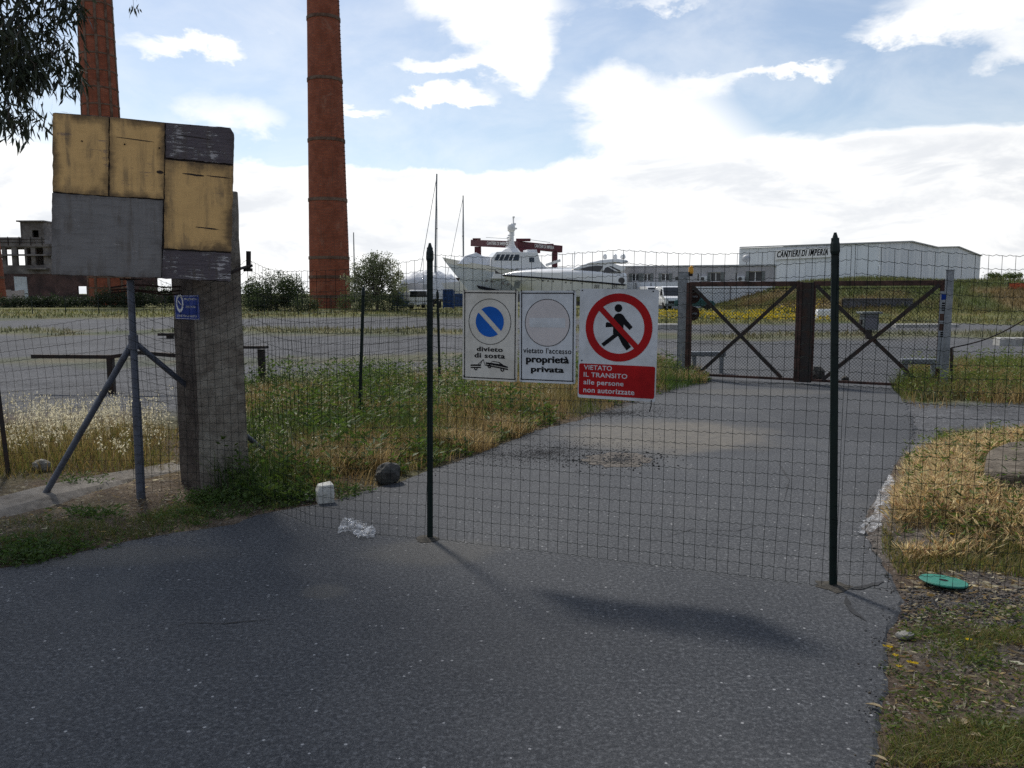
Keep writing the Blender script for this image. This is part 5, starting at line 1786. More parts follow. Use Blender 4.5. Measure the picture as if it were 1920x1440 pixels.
sailboat(845, 940, 870, 371, 132, 'sailboat mast with slanting stay rising behind the large yacht', False, 0, 520)
sailboat(640, 720, 667, 438, 150, 'distant thin sailboat mast behind the bare tree', False, 0, 545, False)

# --- travel lift (dark red gantry)
tl_ = thing('travel_lift', 'dark red boat hoist gantry standing behind the yachts', 'gantry crane', None)
Yt = 138.0
kt = Yt / FPX
Bp = at(972, 470, Yt)
Ap = at(896, 470, Yt + 9)
Cp = at(1040, 480, Yt + 5)
Dp = Ap + (Cp - Bp)
zb_ = CAM_H + (550 - 459) * kt
def leg(p, wd, ztop):
    g = MB()
    g.box(p.x - wd / 2, p.x + wd / 2, p.y - .5, p.y + .5, 1.2, ztop)
    g.build('leg', M_['crane_red'], tl_, bevel=.05)
    MB().box(p.x - 1.3, p.x + 1.3, p.y - .45, p.y + .45, .95, 1.6).build('bogie', M_['crane_red'], tl_)
    for s_ in (-.8, .8):
        MB().tube([(p.x + s_, p.y - .3, .62), (p.x + s_, p.y + .3, .62)], .64, 16).build('wheel', M_['rubber'], tl_)
zA, zB, zC = at(896, 456, Ap.y).z, at(972, 459, Bp.y).z, at(1040, 466, Cp.y).z
for p, wd, zz in ((Ap, 1.15, zA), (Bp, 1.0, zB), (Cp, .95, zC), (Dp, 1.0, zC)):
    leg(p, wd, zz - .62)
def beam(p, q, zp, zq, ext0, ext1, txt, hb=1.15):
    a, b = Vector((p.x, p.y, zp)), Vector((q.x, q.y, zq))
    d = (b - a).normalized()
    a2, b2 = a - d * ext0, b + d * ext1
    o = MB().bar(a2, b2, .9, hb).build('beam', M_['crane_red'], tl_, bevel=.04)
    M = frame(a2 + Vector((0, 0, -hb / 2)), b2 - a2, (0, 0, 1))
    Lb = (b2 - a2).length
    e = bpy.data.objects.new('beam_lettering', None)
    v, f = text_mesh(txt, .02)
    lo, hi = v.min(0), v.max(0)
    s1_ = Lb * .44 / (hi[0] - lo[0])
    s2_ = .58 / (hi[1] - lo[1])
    m_ = MB()
    m_.v = [tuple(M @ Vector((Lb * .36 + (x - lo[0]) * s1_, -.47, hb * .32 + (z - lo[1]) * s2_))) for x, z, _ in v]
    m_.f = [tuple(t) for t in f]
    m_.build('lettering', M_['white_paint'], o, fix=False)
    bpy.data.objects.remove(e)
    MB().bar(a2.lerp(b2, .3) + Vector((0, -.2, hb / 2 + .45)), a2.lerp(b2, .75) + Vector((0, -.2, hb / 2 + .35)), .06, .06).build('handrail', M_['galv'], o)
beam(Ap, Bp, zA, zB, 1.6, .5, 'CANTIERI DI IMPERIA')
beam(Bp, Cp, zB, zC, .5, 1.4, 'CANTIERI DI IMPERIA')
MB().box(Bp.x - 1.6, Bp.x + 3.6, Bp.y - .6, Bp.y + .6, zB - 1.35, zB - .58).build('winch_house', M_['crane_red'], tl_, bevel=.05)
MB().box(Bp.x - .4, Bp.x + 2.0, Bp.y - .5, Bp.y + .5, zB + .58, zB + 1.0).build('winch', M_['crane_red'], tl_, bevel=.05)
MB().box(Ap.x - .9, Ap.x + .5, Ap.y - .4, Ap.y + .4, zA + .58, zA + .85).build('winch', M_['crane_red'], tl_, bevel=.05)
MB().box(Cp.x - 1.4, Cp.x - .2, Cp.y - .4, Cp.y + .4, zC + .58, zC + .8).build('winch', M_['crane_red'], tl_, bevel=.05)
m_ = MB()
for p in (Ap.lerp(Bp, .8), Bp.lerp(Cp, .25)):
    m_.tube([(p.x, p.y, zB - .5), (p.x, p.y, 4)], .08, 5)
m_.build('sling', M_['rubber'], tl_)

# ------------------------------------------------------------------ hall and office
SC = 1.12
cnr = Vector((37.3, 85, 0)) * SC
lft = Vector((25.7, 94.2, 0)) * SC
wdir = (lft - cnr).normalized()
gdir = Vector((-wdir.y, wdir.x, 0))
if gdir.x < 0:
    gdir = -gdir
hall = thing('boatyard_hall', 'big pale grey boatyard hall with low twin gables above the bank', 'building', None)
LW = (lft - cnr).length
ze, zpk, ze2, zpk2, ze3 = CAM_H + 5.05 * SC, 7.35 * 1.10, 7.25 * 1.10, 7.9 * 1.1, 7.55 * 1.06
g = [(0.0, ze), (12.6 * SC, zpk), (25.8 * SC, ze2), (39 * SC, zpk2), (57 * SC, ze3)]
def HP(t, u, z):
    p = cnr + gdir * t + wdir * u
    return (p.x, p.y, z)
side_n = 14
# long side wall as cladding panels
for i in range(side_n):
    u0, u1 = LW * i / side_n, LW * (i + 1) / side_n - .03
    m_ = MB()
    m_.v = [HP(0, u0, -.3), HP(0, u1, -.3), HP(0, u1, ze), HP(0, u0, ze), HP(.2, u0, -.3), HP(.2, u1, -.3), HP(.2, u1, ze), HP(.2, u0, ze)]
    m_.f = [(0, 1, 2, 3), (4, 7, 6, 5), (0, 4, 5, 1), (1, 5, 6, 2), (2, 6, 7, 3), (3, 7, 4, 0)]
    m_.build('cladding_panel', M_['hall'], hall)
def gz_(t):
    return float(np.interp(t, [q[0] for q in g], [q[1] for q in g]))
ts = sorted({*np.linspace(0, g[2][0], 11), g[1][0], *np.linspace(g[2][0], g[4][0], 12), g[3][0]})
for a, b in zip(ts[:-1], ts[1:]):
    m_ = MB()
    e = .03
    m_.v = [HP(a + e, 0, -.3), HP(b, 0, -.3), HP(b, 0, gz_(b)), HP(a + e, 0, gz_(a)), HP(a + e, .2, -.3), HP(b, .2, -.3), HP(b, .2, gz_(b)), HP(a + e, .2, gz_(a))]
    m_.f = [(0, 1, 2, 3), (4, 7, 6, 5), (0, 4, 5, 1), (1, 5, 6, 2), (2, 6, 7, 3), (3, 7, 4, 0)]
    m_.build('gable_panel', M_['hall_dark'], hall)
for (t0, za, t1, zb2) in ((g[0][0] - .25, g[0][1], g[1][0], g[1][1]), (g[1][0], g[1][1], g[2][0], g[2][1]), (g[2][0], g[2][1], g[3][0], g[3][1]), (g[3][0], g[3][1], g[4][0] + .2, g[4][1])):
    m_ = MB()
    e = .02
    m_.v = [HP(t0, -.25, za + e), HP(t1, -.25, zb2 + e), HP(t1, LW, zb2 + e), HP(t0, LW, za + e), HP(t0, -.25, za + .16), HP(t1, -.25, zb2 + .16), HP(t1, LW, zb2 + .16), HP(t0, LW, za + .16)]
    m_.f = [(0, 3, 2, 1), (4, 5, 6, 7), (0, 1, 5, 4), (1, 2, 6, 5), (2, 3, 7, 6), (3, 0, 4, 7)]
    m_.build('roof_sheet', M_['roof'], hall)
m_ = MB()
m_.v = [HP(.2, LW, -.3), HP(g[4][0], LW, -.3), HP(g[4][0], LW, ze), HP(.2, LW, ze), HP(.2, LW + .2, -.3), HP(g[4][0], LW + .2, -.3), HP(g[4][0], LW + .2, ze), HP(.2, LW + .2, ze)]
m_.f = [(0, 1, 2, 3), (4, 7, 6, 5), (0, 4, 5, 1), (1, 5, 6, 2), (2, 6, 7, 3), (3, 7, 4, 0)]
m_.build('back_wall', M_['hall'], hall)
m_ = MB()
m_.v = [HP(g[4][0] + .02, 0, -.3), HP(g[4][0] + .02, LW, -.3), HP(g[4][0] + .02, LW, ze3), HP(g[4][0] + .02, 0, ze3), HP(g[4][0] - .2, 0.21, -.3), HP(g[4][0] - .2, LW, -.3), HP(g[4][0] - .2, LW, ze3), HP(g[4][0] - .2, 0.21, ze3)]
m_.f = [(0, 1, 2, 3), (4, 7, 6, 5), (0, 4, 5, 1), (1, 5, 6, 2), (2, 6, 7, 3), (3, 7, 4, 0)]
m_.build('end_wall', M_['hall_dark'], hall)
MB().tube([HP(-.12, -.12, ze - .1), HP(-.12, -.12, ze - 2.5), HP(-.25, -.25, ze - 2.6), HP(-.25, -.25, 0)], .09, 8).build('downpipe', M_['white_paint'], hall)
# painted name board
pa, pb = on_plane(1454, 487, cnr, lft), on_plane(1559, 482, cnr, lft)
pt_ = on_plane(1454, 469, cnr, lft)
Mh = frame(pa - gdir * .28, pb - pa, (0, 0, 1))
Wn, Hn = (pb - pa).length, pt_.z - pa.z
nb = thing('name_board', 'long white name board with black slanted capitals on the hall', 'sign', Mh)
MB().box(0, Wn, 0, .06, 0, Hn).build('board', M_['white_paint'], nb)
v, f = text_mesh('CANTIERI DI IMPERIA', .020, 1.16)
lo, hi = v.min(0), v.max(0)
m_ = MB()
hh = Hn * .66
m_.v = [(Wn * .035 + (x - lo[0]) / (hi[0] - lo[0]) * Wn * .91 + (z - lo[1]) / (hi[1] - lo[1]) * hh * .18, -.012, Hn * .2 + (z - lo[1]) / (hi[1] - lo[1]) * hh) for x, z, _ in v]
m_.f = [tuple(reversed(t)) for t in f]
nv_ = len(m_.v)
m_.v += [(x + Wn * .0045, y_ - .004, z) for x, y_, z in m_.v]
m_.f += [tuple(i + nv_ for i in t) for t in m_.f]
m_.build('lettering', M_['print_black'], nb, fix=False)

of_l, of_r = Vector(((1160 - 960) / FPX * 92, 92, 0)), Vector(((1446 - 960) / FPX * 86.5, 86.5, 0))
OM = Matrix.Translation(of_l) @ Matrix.Rotation(math.atan2(of_r.y - of_l.y, of_r.x - of_l.x), 4, 'Z')
of = thing('office_block', 'long single-storey grey office block with shuttered windows below the hall', 'building', OM)
LO = (of_r - of_l).length
oinv = OM.inverted()
def ol(px, py):
    p = oinv @ on_plane(px, py, of_l, of_r)
    return p.x, p.z
zto = ol(1300, 500)[1]
zmid = ol(1300, 528.5)[1]
wins = [(1185, 513, 1198, 527), (1207, 513, 1220, 527), (1240, 513, 1255, 527), (1265, 518, 1273, 527), (1307, 512, 1311, 528), (1332, 511, 1352, 528), (1378, 511, 1382, 528), (1404, 509, 1428, 528)]
holes = []
for (a, b, c_, d_) in wins:
    x0_, z1_ = ol(a, b)
    x1_, z0_ = ol(c_, d_)
    holes.append((x0_, x1_, z0_, z1_))
_ru = ru
ru = of
wall_with_holes(0, LO, zmid, zto, holes, 0, .3, M_['render_wall'], 'wall')
ru = _ru
MB().box(0, LO, -.12, .3, -.3, zmid - .01).build('base_wall', M_['render_white'], of)
MB().box(LO - .3, LO, .3, 5.5, -.3, zto).build('end_wall', M_['render_wall'], of)
MB().box(0, .3, .3, 5.5, -.3, zto).build('end_wall', M_['render_wall'], of)
MB().box(.3, LO - .3, 5.2, 5.5, -.3, zto).build('back_wall', M_['render_wall'], of)
MB().box(-.1, LO + .1, -.1, 5.6, zto + .01, zto + .16).build('roof', M_['roof'], of)
for i, (x0_, x1_, z0_, z1_) in enumerate(holes):
    wf = MB()
    fw = .05
    for r_ in ((x0_, x1_, z0_, z0_ + fw), (x0_, x1_, z1_ - fw, z1_), (x0_, x0_ + fw, z0_ + fw, z1_ - fw), (x1_ - fw, x1_, z0_ + fw, z1_ - fw)):
        wf.box(r_[0], r_[1], .08, .16, r_[2], r_[3])
    wo_ = wf.build('window_frame', M_['white_paint'], of)
    MB().box(x0_, x1_, .17, .19, z0_, z1_).build('pane', M_['dark_glass'], wo_)
    if x1_ - x0_ > .6:
        xm = (x0_ + x1_) / 2
        MB().box(xm - .04, xm + .04, .09, .165, z0_, z1_).build('mullion', M_['white_paint'], wo_)
        MB().box(x0_ - .28, x0_ + .02, -.08, -.02, z0_ - .02, z1_ + .02).build('shutter', M_['cabinet'], wo_)
        MB().box(x1_ - .02, x1_ + .28, -.08, -.02, z0_ - .02, z1_ + .02).build('shutter', M_['cabinet'], wo_)
        MB().box(x0_ - .3, x1_ + .3, -.1, .05, z1_ + .03, z1_ + .09).build('lintel', M_['render_wall'], wo_)
for px in (1320, 1390):
    x, z = ol(px, 523)
    ac = MB().box(x - .36, x + .36, -.4, -.01, z - .25, z + .27).build('air_conditioner', M_['render_white'], of, bevel=.02)
    MB().lathe([(.2, 0), (.2, .012)], 18).build('fan', M_['dark_glass'], ac, M=Matrix.Translation((x - .1, -.4, z)) @ Matrix.Rotation(R(90), 4, 'X'))
for px in (1193, 1221, 1370):
    x, z = ol(px, 535)
    MB().tube([(x, -.16, zmid - .1), (x, -.16, 0)], .05, 6).build('drainpipe', M_['sheet_grey'], of)
x, z = ol(1398, 484)
dish = thing('satellite_dish', 'round grey satellite dish on the office roof before the hall', 'dish', OM @ Matrix.Translation((x, 1.0, z)))
MB().lathe([(.02, .16), (.25, .10), (.42, 0), (.44, .01), (.26, .14), (.02, .2)], 20).build('reflector', M_['roof'], dish, M=Matrix.Rotation(R(75), 4, 'X'))
MB().tube([(0, .1, 0), (0, .25, -.3), (0, .25, zto + .14 - z)], .035, 6).build('mast', M_['rust_dark'], dish)
MB().tube([(0, -.1, -.05), (.0, -.45, -.12)], .02, 5).build('feed_arm', M_['galv'], dish)

# ------------------------------------------------------------------ vehicles
def van(px, Y, label, rz=0.0, wpx=None):
    k = Y / FPX
    t_ = thing('delivery_van', label, 'van', place((px - 960) * k, Y, .03, rz))
    # local: front faces -y
    prof = [(-1.0, .35), (-1.0, .9), (-.93, 1.12), (-.35, 1.32), (.42, 2.2), (.7, 2.28), (5.0, 2.28), (5.1, 2.1), (5.1, .35)]
    m_ = MB()
    for sgn, tp in ((-1, 1), (1, 1)):
        for y, z in prof:
            w_ = .98 - (.10 if z > 1.9 else .02 if z > 1.2 else 0) - (.08 if y < -.9 else 0)
            m_.v.append((sgn * w_, y, z))
    n = len(prof)
    m_.f = [tuple(range(n)), tuple(range(2 * n - 1, n - 1, -1))] + [(i, i + n, (i + 1) % n + n, (i + 1) % n) for i in range(n)]
    m_.build('body', M_['van_white'], t_, bevel=.06)
    MB().add([(-.88, -.385, 1.34), (.88, -.385, 1.34), (.80, .36, 2.17), (-.80, .36, 2.17)], [(0, 1, 2, 3)]).build('windscreen', M_['dark_glass'], t_)
    MB().box(-.62, .62, -1.03, -.99, .55, .82).build('grille', M_['rubber'], t_)
    MB().box(-.95, .95, -1.10, -.98, .30, .50).build('bumper', M_['cabinet'], t_, bevel=.03)
    for sgn in (-1, 1):
        MB().add([(sgn * .60, -1.035, .86), (sgn * .90, -.985, .84), (sgn * .92, -.93, 1.06), (sgn * .66, -1.0, 1.04)], [(0, 1, 2, 3)]).build('headlight', M_['galv'], t_)
        MB().box(sgn * 1.02, sgn * 1.20, -.15, -.03, 1.35, 1.72).build('mirror', M_['rubber'], t_, bevel=.02)
        MB().add([(sgn * .975, -.1, 1.38), (sgn * .975, .85, 1.38), (sgn * .915, .85, 2.0), (sgn * .915, .38, 2.0)], [(0, 1, 2, 3)]).build('side_window', M_['dark_glass'], t_)
        for y in (-.15, 3.9):
            MB().tube([(sgn * .72, y, .34), (sgn * .96, y, .34)], .35, 16).build('wheel', M_['rubber'], t_)
    return t_
van(1258, 83, 'white delivery van facing the camera beside the left gate post', R(4))
van(1229, 86, 'white van mostly hidden behind the edge of the red notice', R(4))
k = 80 / FPX
car = thing('parked_car', 'small teal parked car seen through the left gate leaf', 'car', place((1318 - 960) * k, 80, .03, R(80)))
m_ = MB()
cp = [(-.98, .3), (-1.0, .62), (-.9, .82), (-.25, .95), (.25, 1.38), (1.5, 1.42), (2.1, 1.0), (2.75, .92), (2.8, .35)]
for sgn in (-1, 1):
    for y, z in cp:
        m_.v.append((sgn * (.82 if z < 1.1 else .62), y, z))
n = len(cp)
m_.f = [tuple(range(n)), tuple(range(2 * n - 1, n - 1, -1))] + [(i, i + n, (i + 1) % n + n, (i + 1) % n) for i in range(n)]
m_.build('body', M_['teal_paint'], car, bevel=.06)
for sgn in (-1, 1):
    MB().add([(sgn * .80, .0, 1.0), (sgn * .80, 1.9, 1.0), (sgn * .66, 1.5, 1.34), (sgn * .66, .35, 1.32)], [(0, 1, 2, 3)]).build('side_window', M_['dark_glass'], car)
    for y in (-.35, 2.1):
        MB().tube([(sgn * .6, y, .3), (sgn * .84, y, .3)], .31, 14).build('wheel', M_['rubber'], car)
MB().add([(-.72, -.27, .98), (.72, -.27, .98), (.58, .2, 1.34), (-.58, .2, 1.34)], [(0, 1, 2, 3)]).build('windscreen', M_['dark_glass'], car)
# white lorry left of the near fence post
k = 84 / FPX
lo_t = thing('lorry', 'white lorry cab with pale box parked left of the near fence post', 'lorry', place((790 - 960) * k, 84, .03, R(-8)))
MB().box(-1.0, 1.0, -1.0, .8, .7, 1.9).build('cab', M_['van_white'], lo_t, bevel=.12)
MB().add([(-.88, -1.012, 1.2), (.88, -1.012, 1.2), (.82, -1.012, 1.78), (-.82, -1.012, 1.78)], [(0, 1, 2, 3)]).build('windscreen', M_['dark_glass'], lo_t)
MB().box(-1.0, 1.0, -1.06, -.9, .42, .68).build('bumper', M_['van_white'], lo_t, bevel=.04)
MB().box(-2.1, -.1, 1.1, 5.5, .8, 2.55).build('cargo_box', M_['render_wall'], lo_t, bevel=.03)
MB().box(-.5, .5, -.8, 5.4, .45, .7).build('chassis', M_['rubber'], lo_t)
for sgn in (-1, 1):
    MB().box(sgn * .6 - .18, sgn * .6 + .18, -1.09, -1.06, .46, .6).build('headlight', M_['galv'], lo_t)
    for y in (-.3, 4.4):
        MB().tube([(sgn * .75, y, .42), (sgn * 1.0, y, .42)], .42, 14).build('wheel', M_['rubber'], lo_t)
# blue container and drums below the yacht's bow
k = 86 / FPX
def container(px, Y, wpx, hpx, label):
    k = Y / FPX
    t_ = thing('blue_container', label, 'container', place((px - 960) * k, Y, 0))
    w_, h_ = wpx * k, hpx * k
    m_ = MB()
    n_ = 14
    ring0, ring1 = [], []
    for i in range(n_ + 1):
        x = -w_ / 2 + w_ * i / n_
        ring0.append((x, .05 * (i % 2), .1))
    b0_ = [(x, y, .1) for x, y, _ in ring0] + [(w_ / 2, 2.4, .1), (-w_ / 2, 2.4, .1)]
    m_.loft([b0_, [(x, y, h_) for x, y, _ in b0_]])
    m_.build('body', M_['container_blue'], t_)
    for x in (-w_ / 2, w_ / 2):
        MB().box(x - .06, x + .06, -.06, .06, 0, h_ + .05).build('corner_post', M_['container_blue'], t_)
    MB().box(-w_ / 2, w_ / 2, -.07, -.005, h_ - .02, h_ + .1).build('top_rail', M_['container_blue'], t_)
container(841, 88, 18, 34, 'tall blue skip container under the large yacht bow')
container(856, 95, 26, 24, 'low blue container behind the cream no-parking notice')
container(752, 98, 30, 26, 'dark blue container left of the white lorry')
# far yard fence
ff = thing('far_wire_fence', 'thin wire fence with slim posts along the back of the yard', 'fence', None)
Yf = 66.0
xs = [(px - 960) / FPX * Yf for px in range(-60, 1000, 62)]
for x in xs:
    MB().tube([(x, Yf, -.1), (x, Yf, 1.42)], .035, 6).build('post', M_['post_green'], ff)
m_ = MB()
for z in (.3, .65, 1.0, 1.38):
    m_.tube([(xs[0], Yf - .04, z), (xs[-1], Yf - .04, z)], .014, 4)
n_ = int((xs[-1] - xs[0]) / .5)
for i in range(n_):
    x = xs[0] + (xs[-1] - xs[0]) * i / n_
    m_.tube([(x, Yf - .05, .05), (x, Yf - .05, 1.38)], .008, 3, False)
m_.build('wire_mesh', M_['wire'], ff, fix=False)

# ------------------------------------------------------------------ vegetation
class Bunch:
    """collects triangles with a colour per vertex"""
    def __init__(s):
        s.V, s.T, s.C, s.n = [], [], [], 0
    def add(s, v, t, c):
        s.V.append(v)
        s.T.append(t + s.n)
        s.C.append(c)
        s.n += len(v)
    def build(s, name, material, parent=None):
        return np_mesh(name, np.concatenate(s.V), np.concatenate(s.T), np.clip(np.concatenate(s.C), 0, 1), material, parent)
def pal(n, cols, jit=.25):
    cols = np.array(cols)
    i = rng.integers(0, len(cols), n)
    j = rng.integers(0, len(cols), n)
    f = rng.random((n, 1))
    return (cols[i] * f + cols[j] * (1 - f)) * (1 + (rng.random((n, 1)) - .5) * 2 * jit)
def blades(B, x, y, z, h, wd, lean, cb, ct, droop=.5):
    """bent grass blades: five vertices, three triangles each"""
    n = len(x)
    a = rng.random(n) * 6.283
    l = lean * h * (.3 + rng.random(n))
    fx, fy = np.cos(a), np.sin(a)
    b = rng.random(n) * 6.283
    sx, sy = np.cos(b) * wd / 2, np.sin(b) * wd / 2
    base = np.stack([x, y, z], 1)
    mid = base + np.stack([fx * l * .35, fy * l * .35, h * .55], 1)
    tip = base + np.stack([fx * l, fy * l, h * (1 - droop * (l / np.maximum(h, 1e-6)) * .4)], 1)
    s = np.stack([sx, sy, 0 * sx], 1)
    v = np.stack([base - s, base + s, mid - s * .8, mid + s * .8, tip], 1).reshape(-1, 3)
    o = (np.arange(n) * 5)[:, None, None]
    t = (np.array([[0, 1, 3], [0, 3, 2], [2, 3, 4]])[None] + o).reshape(-1, 3)
    c = np.stack([cb, cb, (cb + ct) / 2, (cb + ct) / 2, ct], 1).reshape(-1, 3)
    B.add(v, t, c)
    return tip, np.stack([fx, fy, 0 * fx], 1)
def flakes(B, c, d, L, wd, col):
    """small pointed leaves or husks: centre line from c along d, two triangles"""
    n = len(c)
    r = rng.normal(size=(n, 3))
    s = np.cross(d, r)
    s /= np.linalg.norm(s, axis=1)[:, None] + 1e-9
    L, wd = np.broadcast_to(L, n)[:, None], np.broadcast_to(wd, n)[:, None]
    v = np.stack([c, c + d * L * .45 + s * wd / 2, c + d * L, c + d * L * .45 - s * wd / 2], 1).reshape(-1, 3)
    o = (np.arange(n) * 4)[:, None, None]
    t = (np.array([[0, 1, 2], [0, 2, 3]])[None] + o).reshape(-1, 3)
    B.add(v, t, np.repeat(col, 4, 0))
def in_poly(pxs, n, clump=None, thr=.0, seed=0, world_=False):
    P = np.array(pxs if world_ else [(G(*p).x, G(*p).y) for p in pxs])
    lo, hi = P.min(0), P.max(0)
    xs, ys = [], []
    tot = 0
    for _ in range(40):
        x = lo[0] + (hi[0] - lo[0]) * rng.random(n)
        y = lo[1] + (hi[1] - lo[1]) * rng.random(n)
        ok = inside(x, y, P)
        if clump:
            ok &= fbm(x * clump, y * clump, seed, 3) + (rng.random(n) - .5) * .2 > thr
        x, y = x[ok], y[ok]
        d = road_dist(x, y)
        k = d > -.015
        xs.append(x[k])
        ys.append(y[k])
        tot += k.sum()
        if tot >= n:
            break
    x, y = np.concatenate(xs)[:n], np.concatenate(ys)[:n]
    return x, y, hgt(x, y) - .01

GREEN = [(.085, .140, .020), (.125, .165, .028), (.055, .100, .016), (.160, .180, .036)]
DGREEN = [(.048, .098, .016), (.070, .125, .022), (.095, .145, .028)]
DRY = [(.36, .255, .100), (.28, .19, .070), (.48, .36, .175), (.21, .125, .050)]
GOLD = [(.70, .53, .27), (.56, .40, .20), (.80, .66, .40), (.42, .26, .16), (.50, .45, .21)]
PALE = [(.64, .58, .40), (.56, .50, .33), (.70, .66, .50)]

def oats(B, x, y, z, h, cb=None, heads=9, hl=.024, pale=PALE):
    n = len(x)
    cb = pal(n, DRY) if cb is None else cb
    tip, d = blades(B, x, y, z, h, np.full(n, .0028), .28, cb, pal(n, PALE), .2)
    base = np.stack([x, y, z], 1)
    for k in range(heads):
        t = .70 + .30 * rng.random((n, 1))
        p = base + (tip - base) * t ** .9 + rng.normal(size=(n, 3)) * np.array([.018, .018, .012])
        dd = np.stack([rng.normal(size=n) * .5, rng.normal(size=n) * .5, -.8 + .3 * rng.random(n)], 1)
        dd /= np.linalg.norm(dd, axis=1)[:, None]
        flakes(B, p, dd, hl * (.7 + .6 * rng.random(n)), hl * .30, pal(n, pale))
def barley(B, x, y, z, h, cols=GOLD):
    n = len(x)
    cb = pal(n, DRY)
    tip, d = blades(B, x, y, z, h, np.full(n, .0035), .4, cb, pal(n, cols), .3)
    ax = d * .7 + np.array([0, 0, .7]) + rng.normal(size=(n, 3)) * .25
    ax /= np.linalg.norm(ax, axis=1)[:, None]
    for k in range(2):
        flakes(B, tip, ax, .05 + .03 * rng.random(n), .014, pal(n, cols))
    for k in range(3):                                      # awns
        a2 = ax + rng.normal(size=(n, 3)) * .28
        a2 /= np.linalg.norm(a2, axis=1)[:, None]
        flakes(B, tip + ax * .02, a2, .07 + .03 * rng.random(n), .003, pal(n, cols) * 1.15)
def weeds(B, x, y, z, h, cols, leaf=.05, k=10, stem=True):
    """leafy upright plants"""
    n = len(x)
    if stem:
        blades(B, x, y, z, h, np.full(n, .005), .2, pal(n, cols) * .8, pal(n, cols))
    for i in range(k):
        t = rng.random(n) ** .8
        p = np.stack([x + rng.normal(size=n) * .02, y + rng.normal(size=n) * .02, z + h * t], 1)
        a = rng.random(n) * 6.283
        dd = np.stack([np.cos(a), np.sin(a), .1 + .7 * rng.random(n)], 1)
        dd /= np.linalg.norm(dd, axis=1)[:, None]
        flakes(B, p, dd, leaf * (.6 + .8 * rng.random(n)), leaf * .32, pal(n, cols))

def edge_in(x, y, pxs, w_=.35):
    """0 at the border of a zone, 1 well inside, with a ragged rim"""
    P = np.array([(G(*p).x, G(*p).y) for p in pxs])
    d = np.full(len(x), 1e9)
    for i in range(len(P)):
        a, b = P[i], P[(i + 1) % len(P)]
        ab = b - a
        t = np.clip(((x - a[0]) * ab[0] + (y - a[1]) * ab[1]) / (ab @ ab), 0, 1)
        d = np.minimum(d, np.hypot(x - a[0] - t * ab[0], y - a[1] - t * ab[1]))
    return sstep(d + (fbm(x * 3, y * 3, 90) - .5) * w_, 0, w_)
# tall wild oats left of the pillar
z_oat = [(-330, 918), (60, 905), (330, 893), (345, 850), (345, 812), (300, 806), (-330, 816)]
B = Bunch()
x, y, z = in_poly(z_oat, 19000)
blades(B, x, y, z, (.05 + .30 * rng.random(len(x))) * (.4 + 1.1 * fbm(x * 1.7, y * 1.7, 57)) * (.2 + .8 * edge_in(x, y, z_oat, .5)), .0045, .8, pal(len(x), [DRY[1], DRY[3]] + GREEN[1:3]), pal(len(x), DRY[:2] + DRY[3:] + GREEN[:1]))
x, y, z = in_poly(z_oat, 1050, 1.3, .54, 3)
k = edge_in(x, y, z_oat, .4) > .35
x, y, z = x[k], y[k], z[k]
oats(B, x, y, z, (.24 + .30 * rng.random(len(x))) * (.7 + .6 * fbm(x * 2, y * 2, 58)), None, 10, .030)
tag(B.build('wild_oats', M_['straw']), 'pale dry wild oats standing left of the concrete pillar', 'grass', None, 'stuff')

# dark green weeds between the pillar, the old fence and the road
z_w = [(400, 925), (470, 948), (560, 944), (700, 910), (812, 876), (900, 846), (1010, 802), (1130, 770), (1240, 738), (1332, 716), (1300, 694), (1180, 676), (1000, 700), (860, 712), (640, 720), (440, 730), (400, 800)]
B = Bunch()
x, y, z = in_poly(z_w, 60000)
d = road_dist(x, y)
hh = (.10 + .34 * rng.random(len(x))) * (.4 + .6 * sstep(d, .1, .9)) * (.55 + .8 * fbm(x * .8, y * .8, 51))
mixd = sstep(fbm(x * .9, y * .9, 52), .34, .60)[:, None]
cb = pal(len(x), DGREEN) * (1 - mixd) + pal(len(x), DRY) * mixd
blades(B, x, y, z, hh, .006, .55, cb * .8, cb * 1.1)
x, y, z = in_poly(z_w, 3600, .9, .48, 53)
d = road_dist(x, y)
weeds(B, x, y, z, (.14 + .42 * rng.random(len(x)) ** 1.4) * (.35 + .65 * sstep(d, .15, .9)), DGREEN + GREEN[:2], .075, 10)
x, y, z = in_poly(z_w, 1300, 1.0, .48, 54)
k = road_dist(x, y) > .45
oats(B, x[k], y[k], z[k], .35 + .28 * rng.random(k.sum()), pal(k.sum(), GREEN), 6, .020)
tag(B.build('weeds', M_['leaf']), 'thick green weeds and seeding grass between fence and road', 'weeds', None, 'stuff')

# straw tufts along the road's inner edge
B = Bunch()
for (px, py, n_, r_) in ((620, 880, 3400, .40), (1250, 715, 1500, .5), (1260, 700, 1200, .5), (880, 842, 1200, .25), (960, 815, 1100, .25), (1150, 745, 700, .3), (690, 850, 1500, .4), (760, 812, 900, .4)):
    g_ = G(px, py)
    a = rng.random(n_) * 6.283
    r2 = r_ * np.sqrt(rng.random(n_))
    x, y = g_.x + np.cos(a) * r2 * 1.5, g_.y + np.sin(a) * r2
    k = road_dist(x, y) > .0
    x, y = x[k], y[k]
    blades(B, x, y, hgt(x, y) - .01, .10 + .22 * rng.random(len(x)), .005, .8, pal(len(x), DRY), pal(len(x), DRY + PALE[:1]))
tag(B.build('straw_tufts', M_['straw']), 'dry straw tufts along the inner edge of the road', 'grass', None, 'stuff')

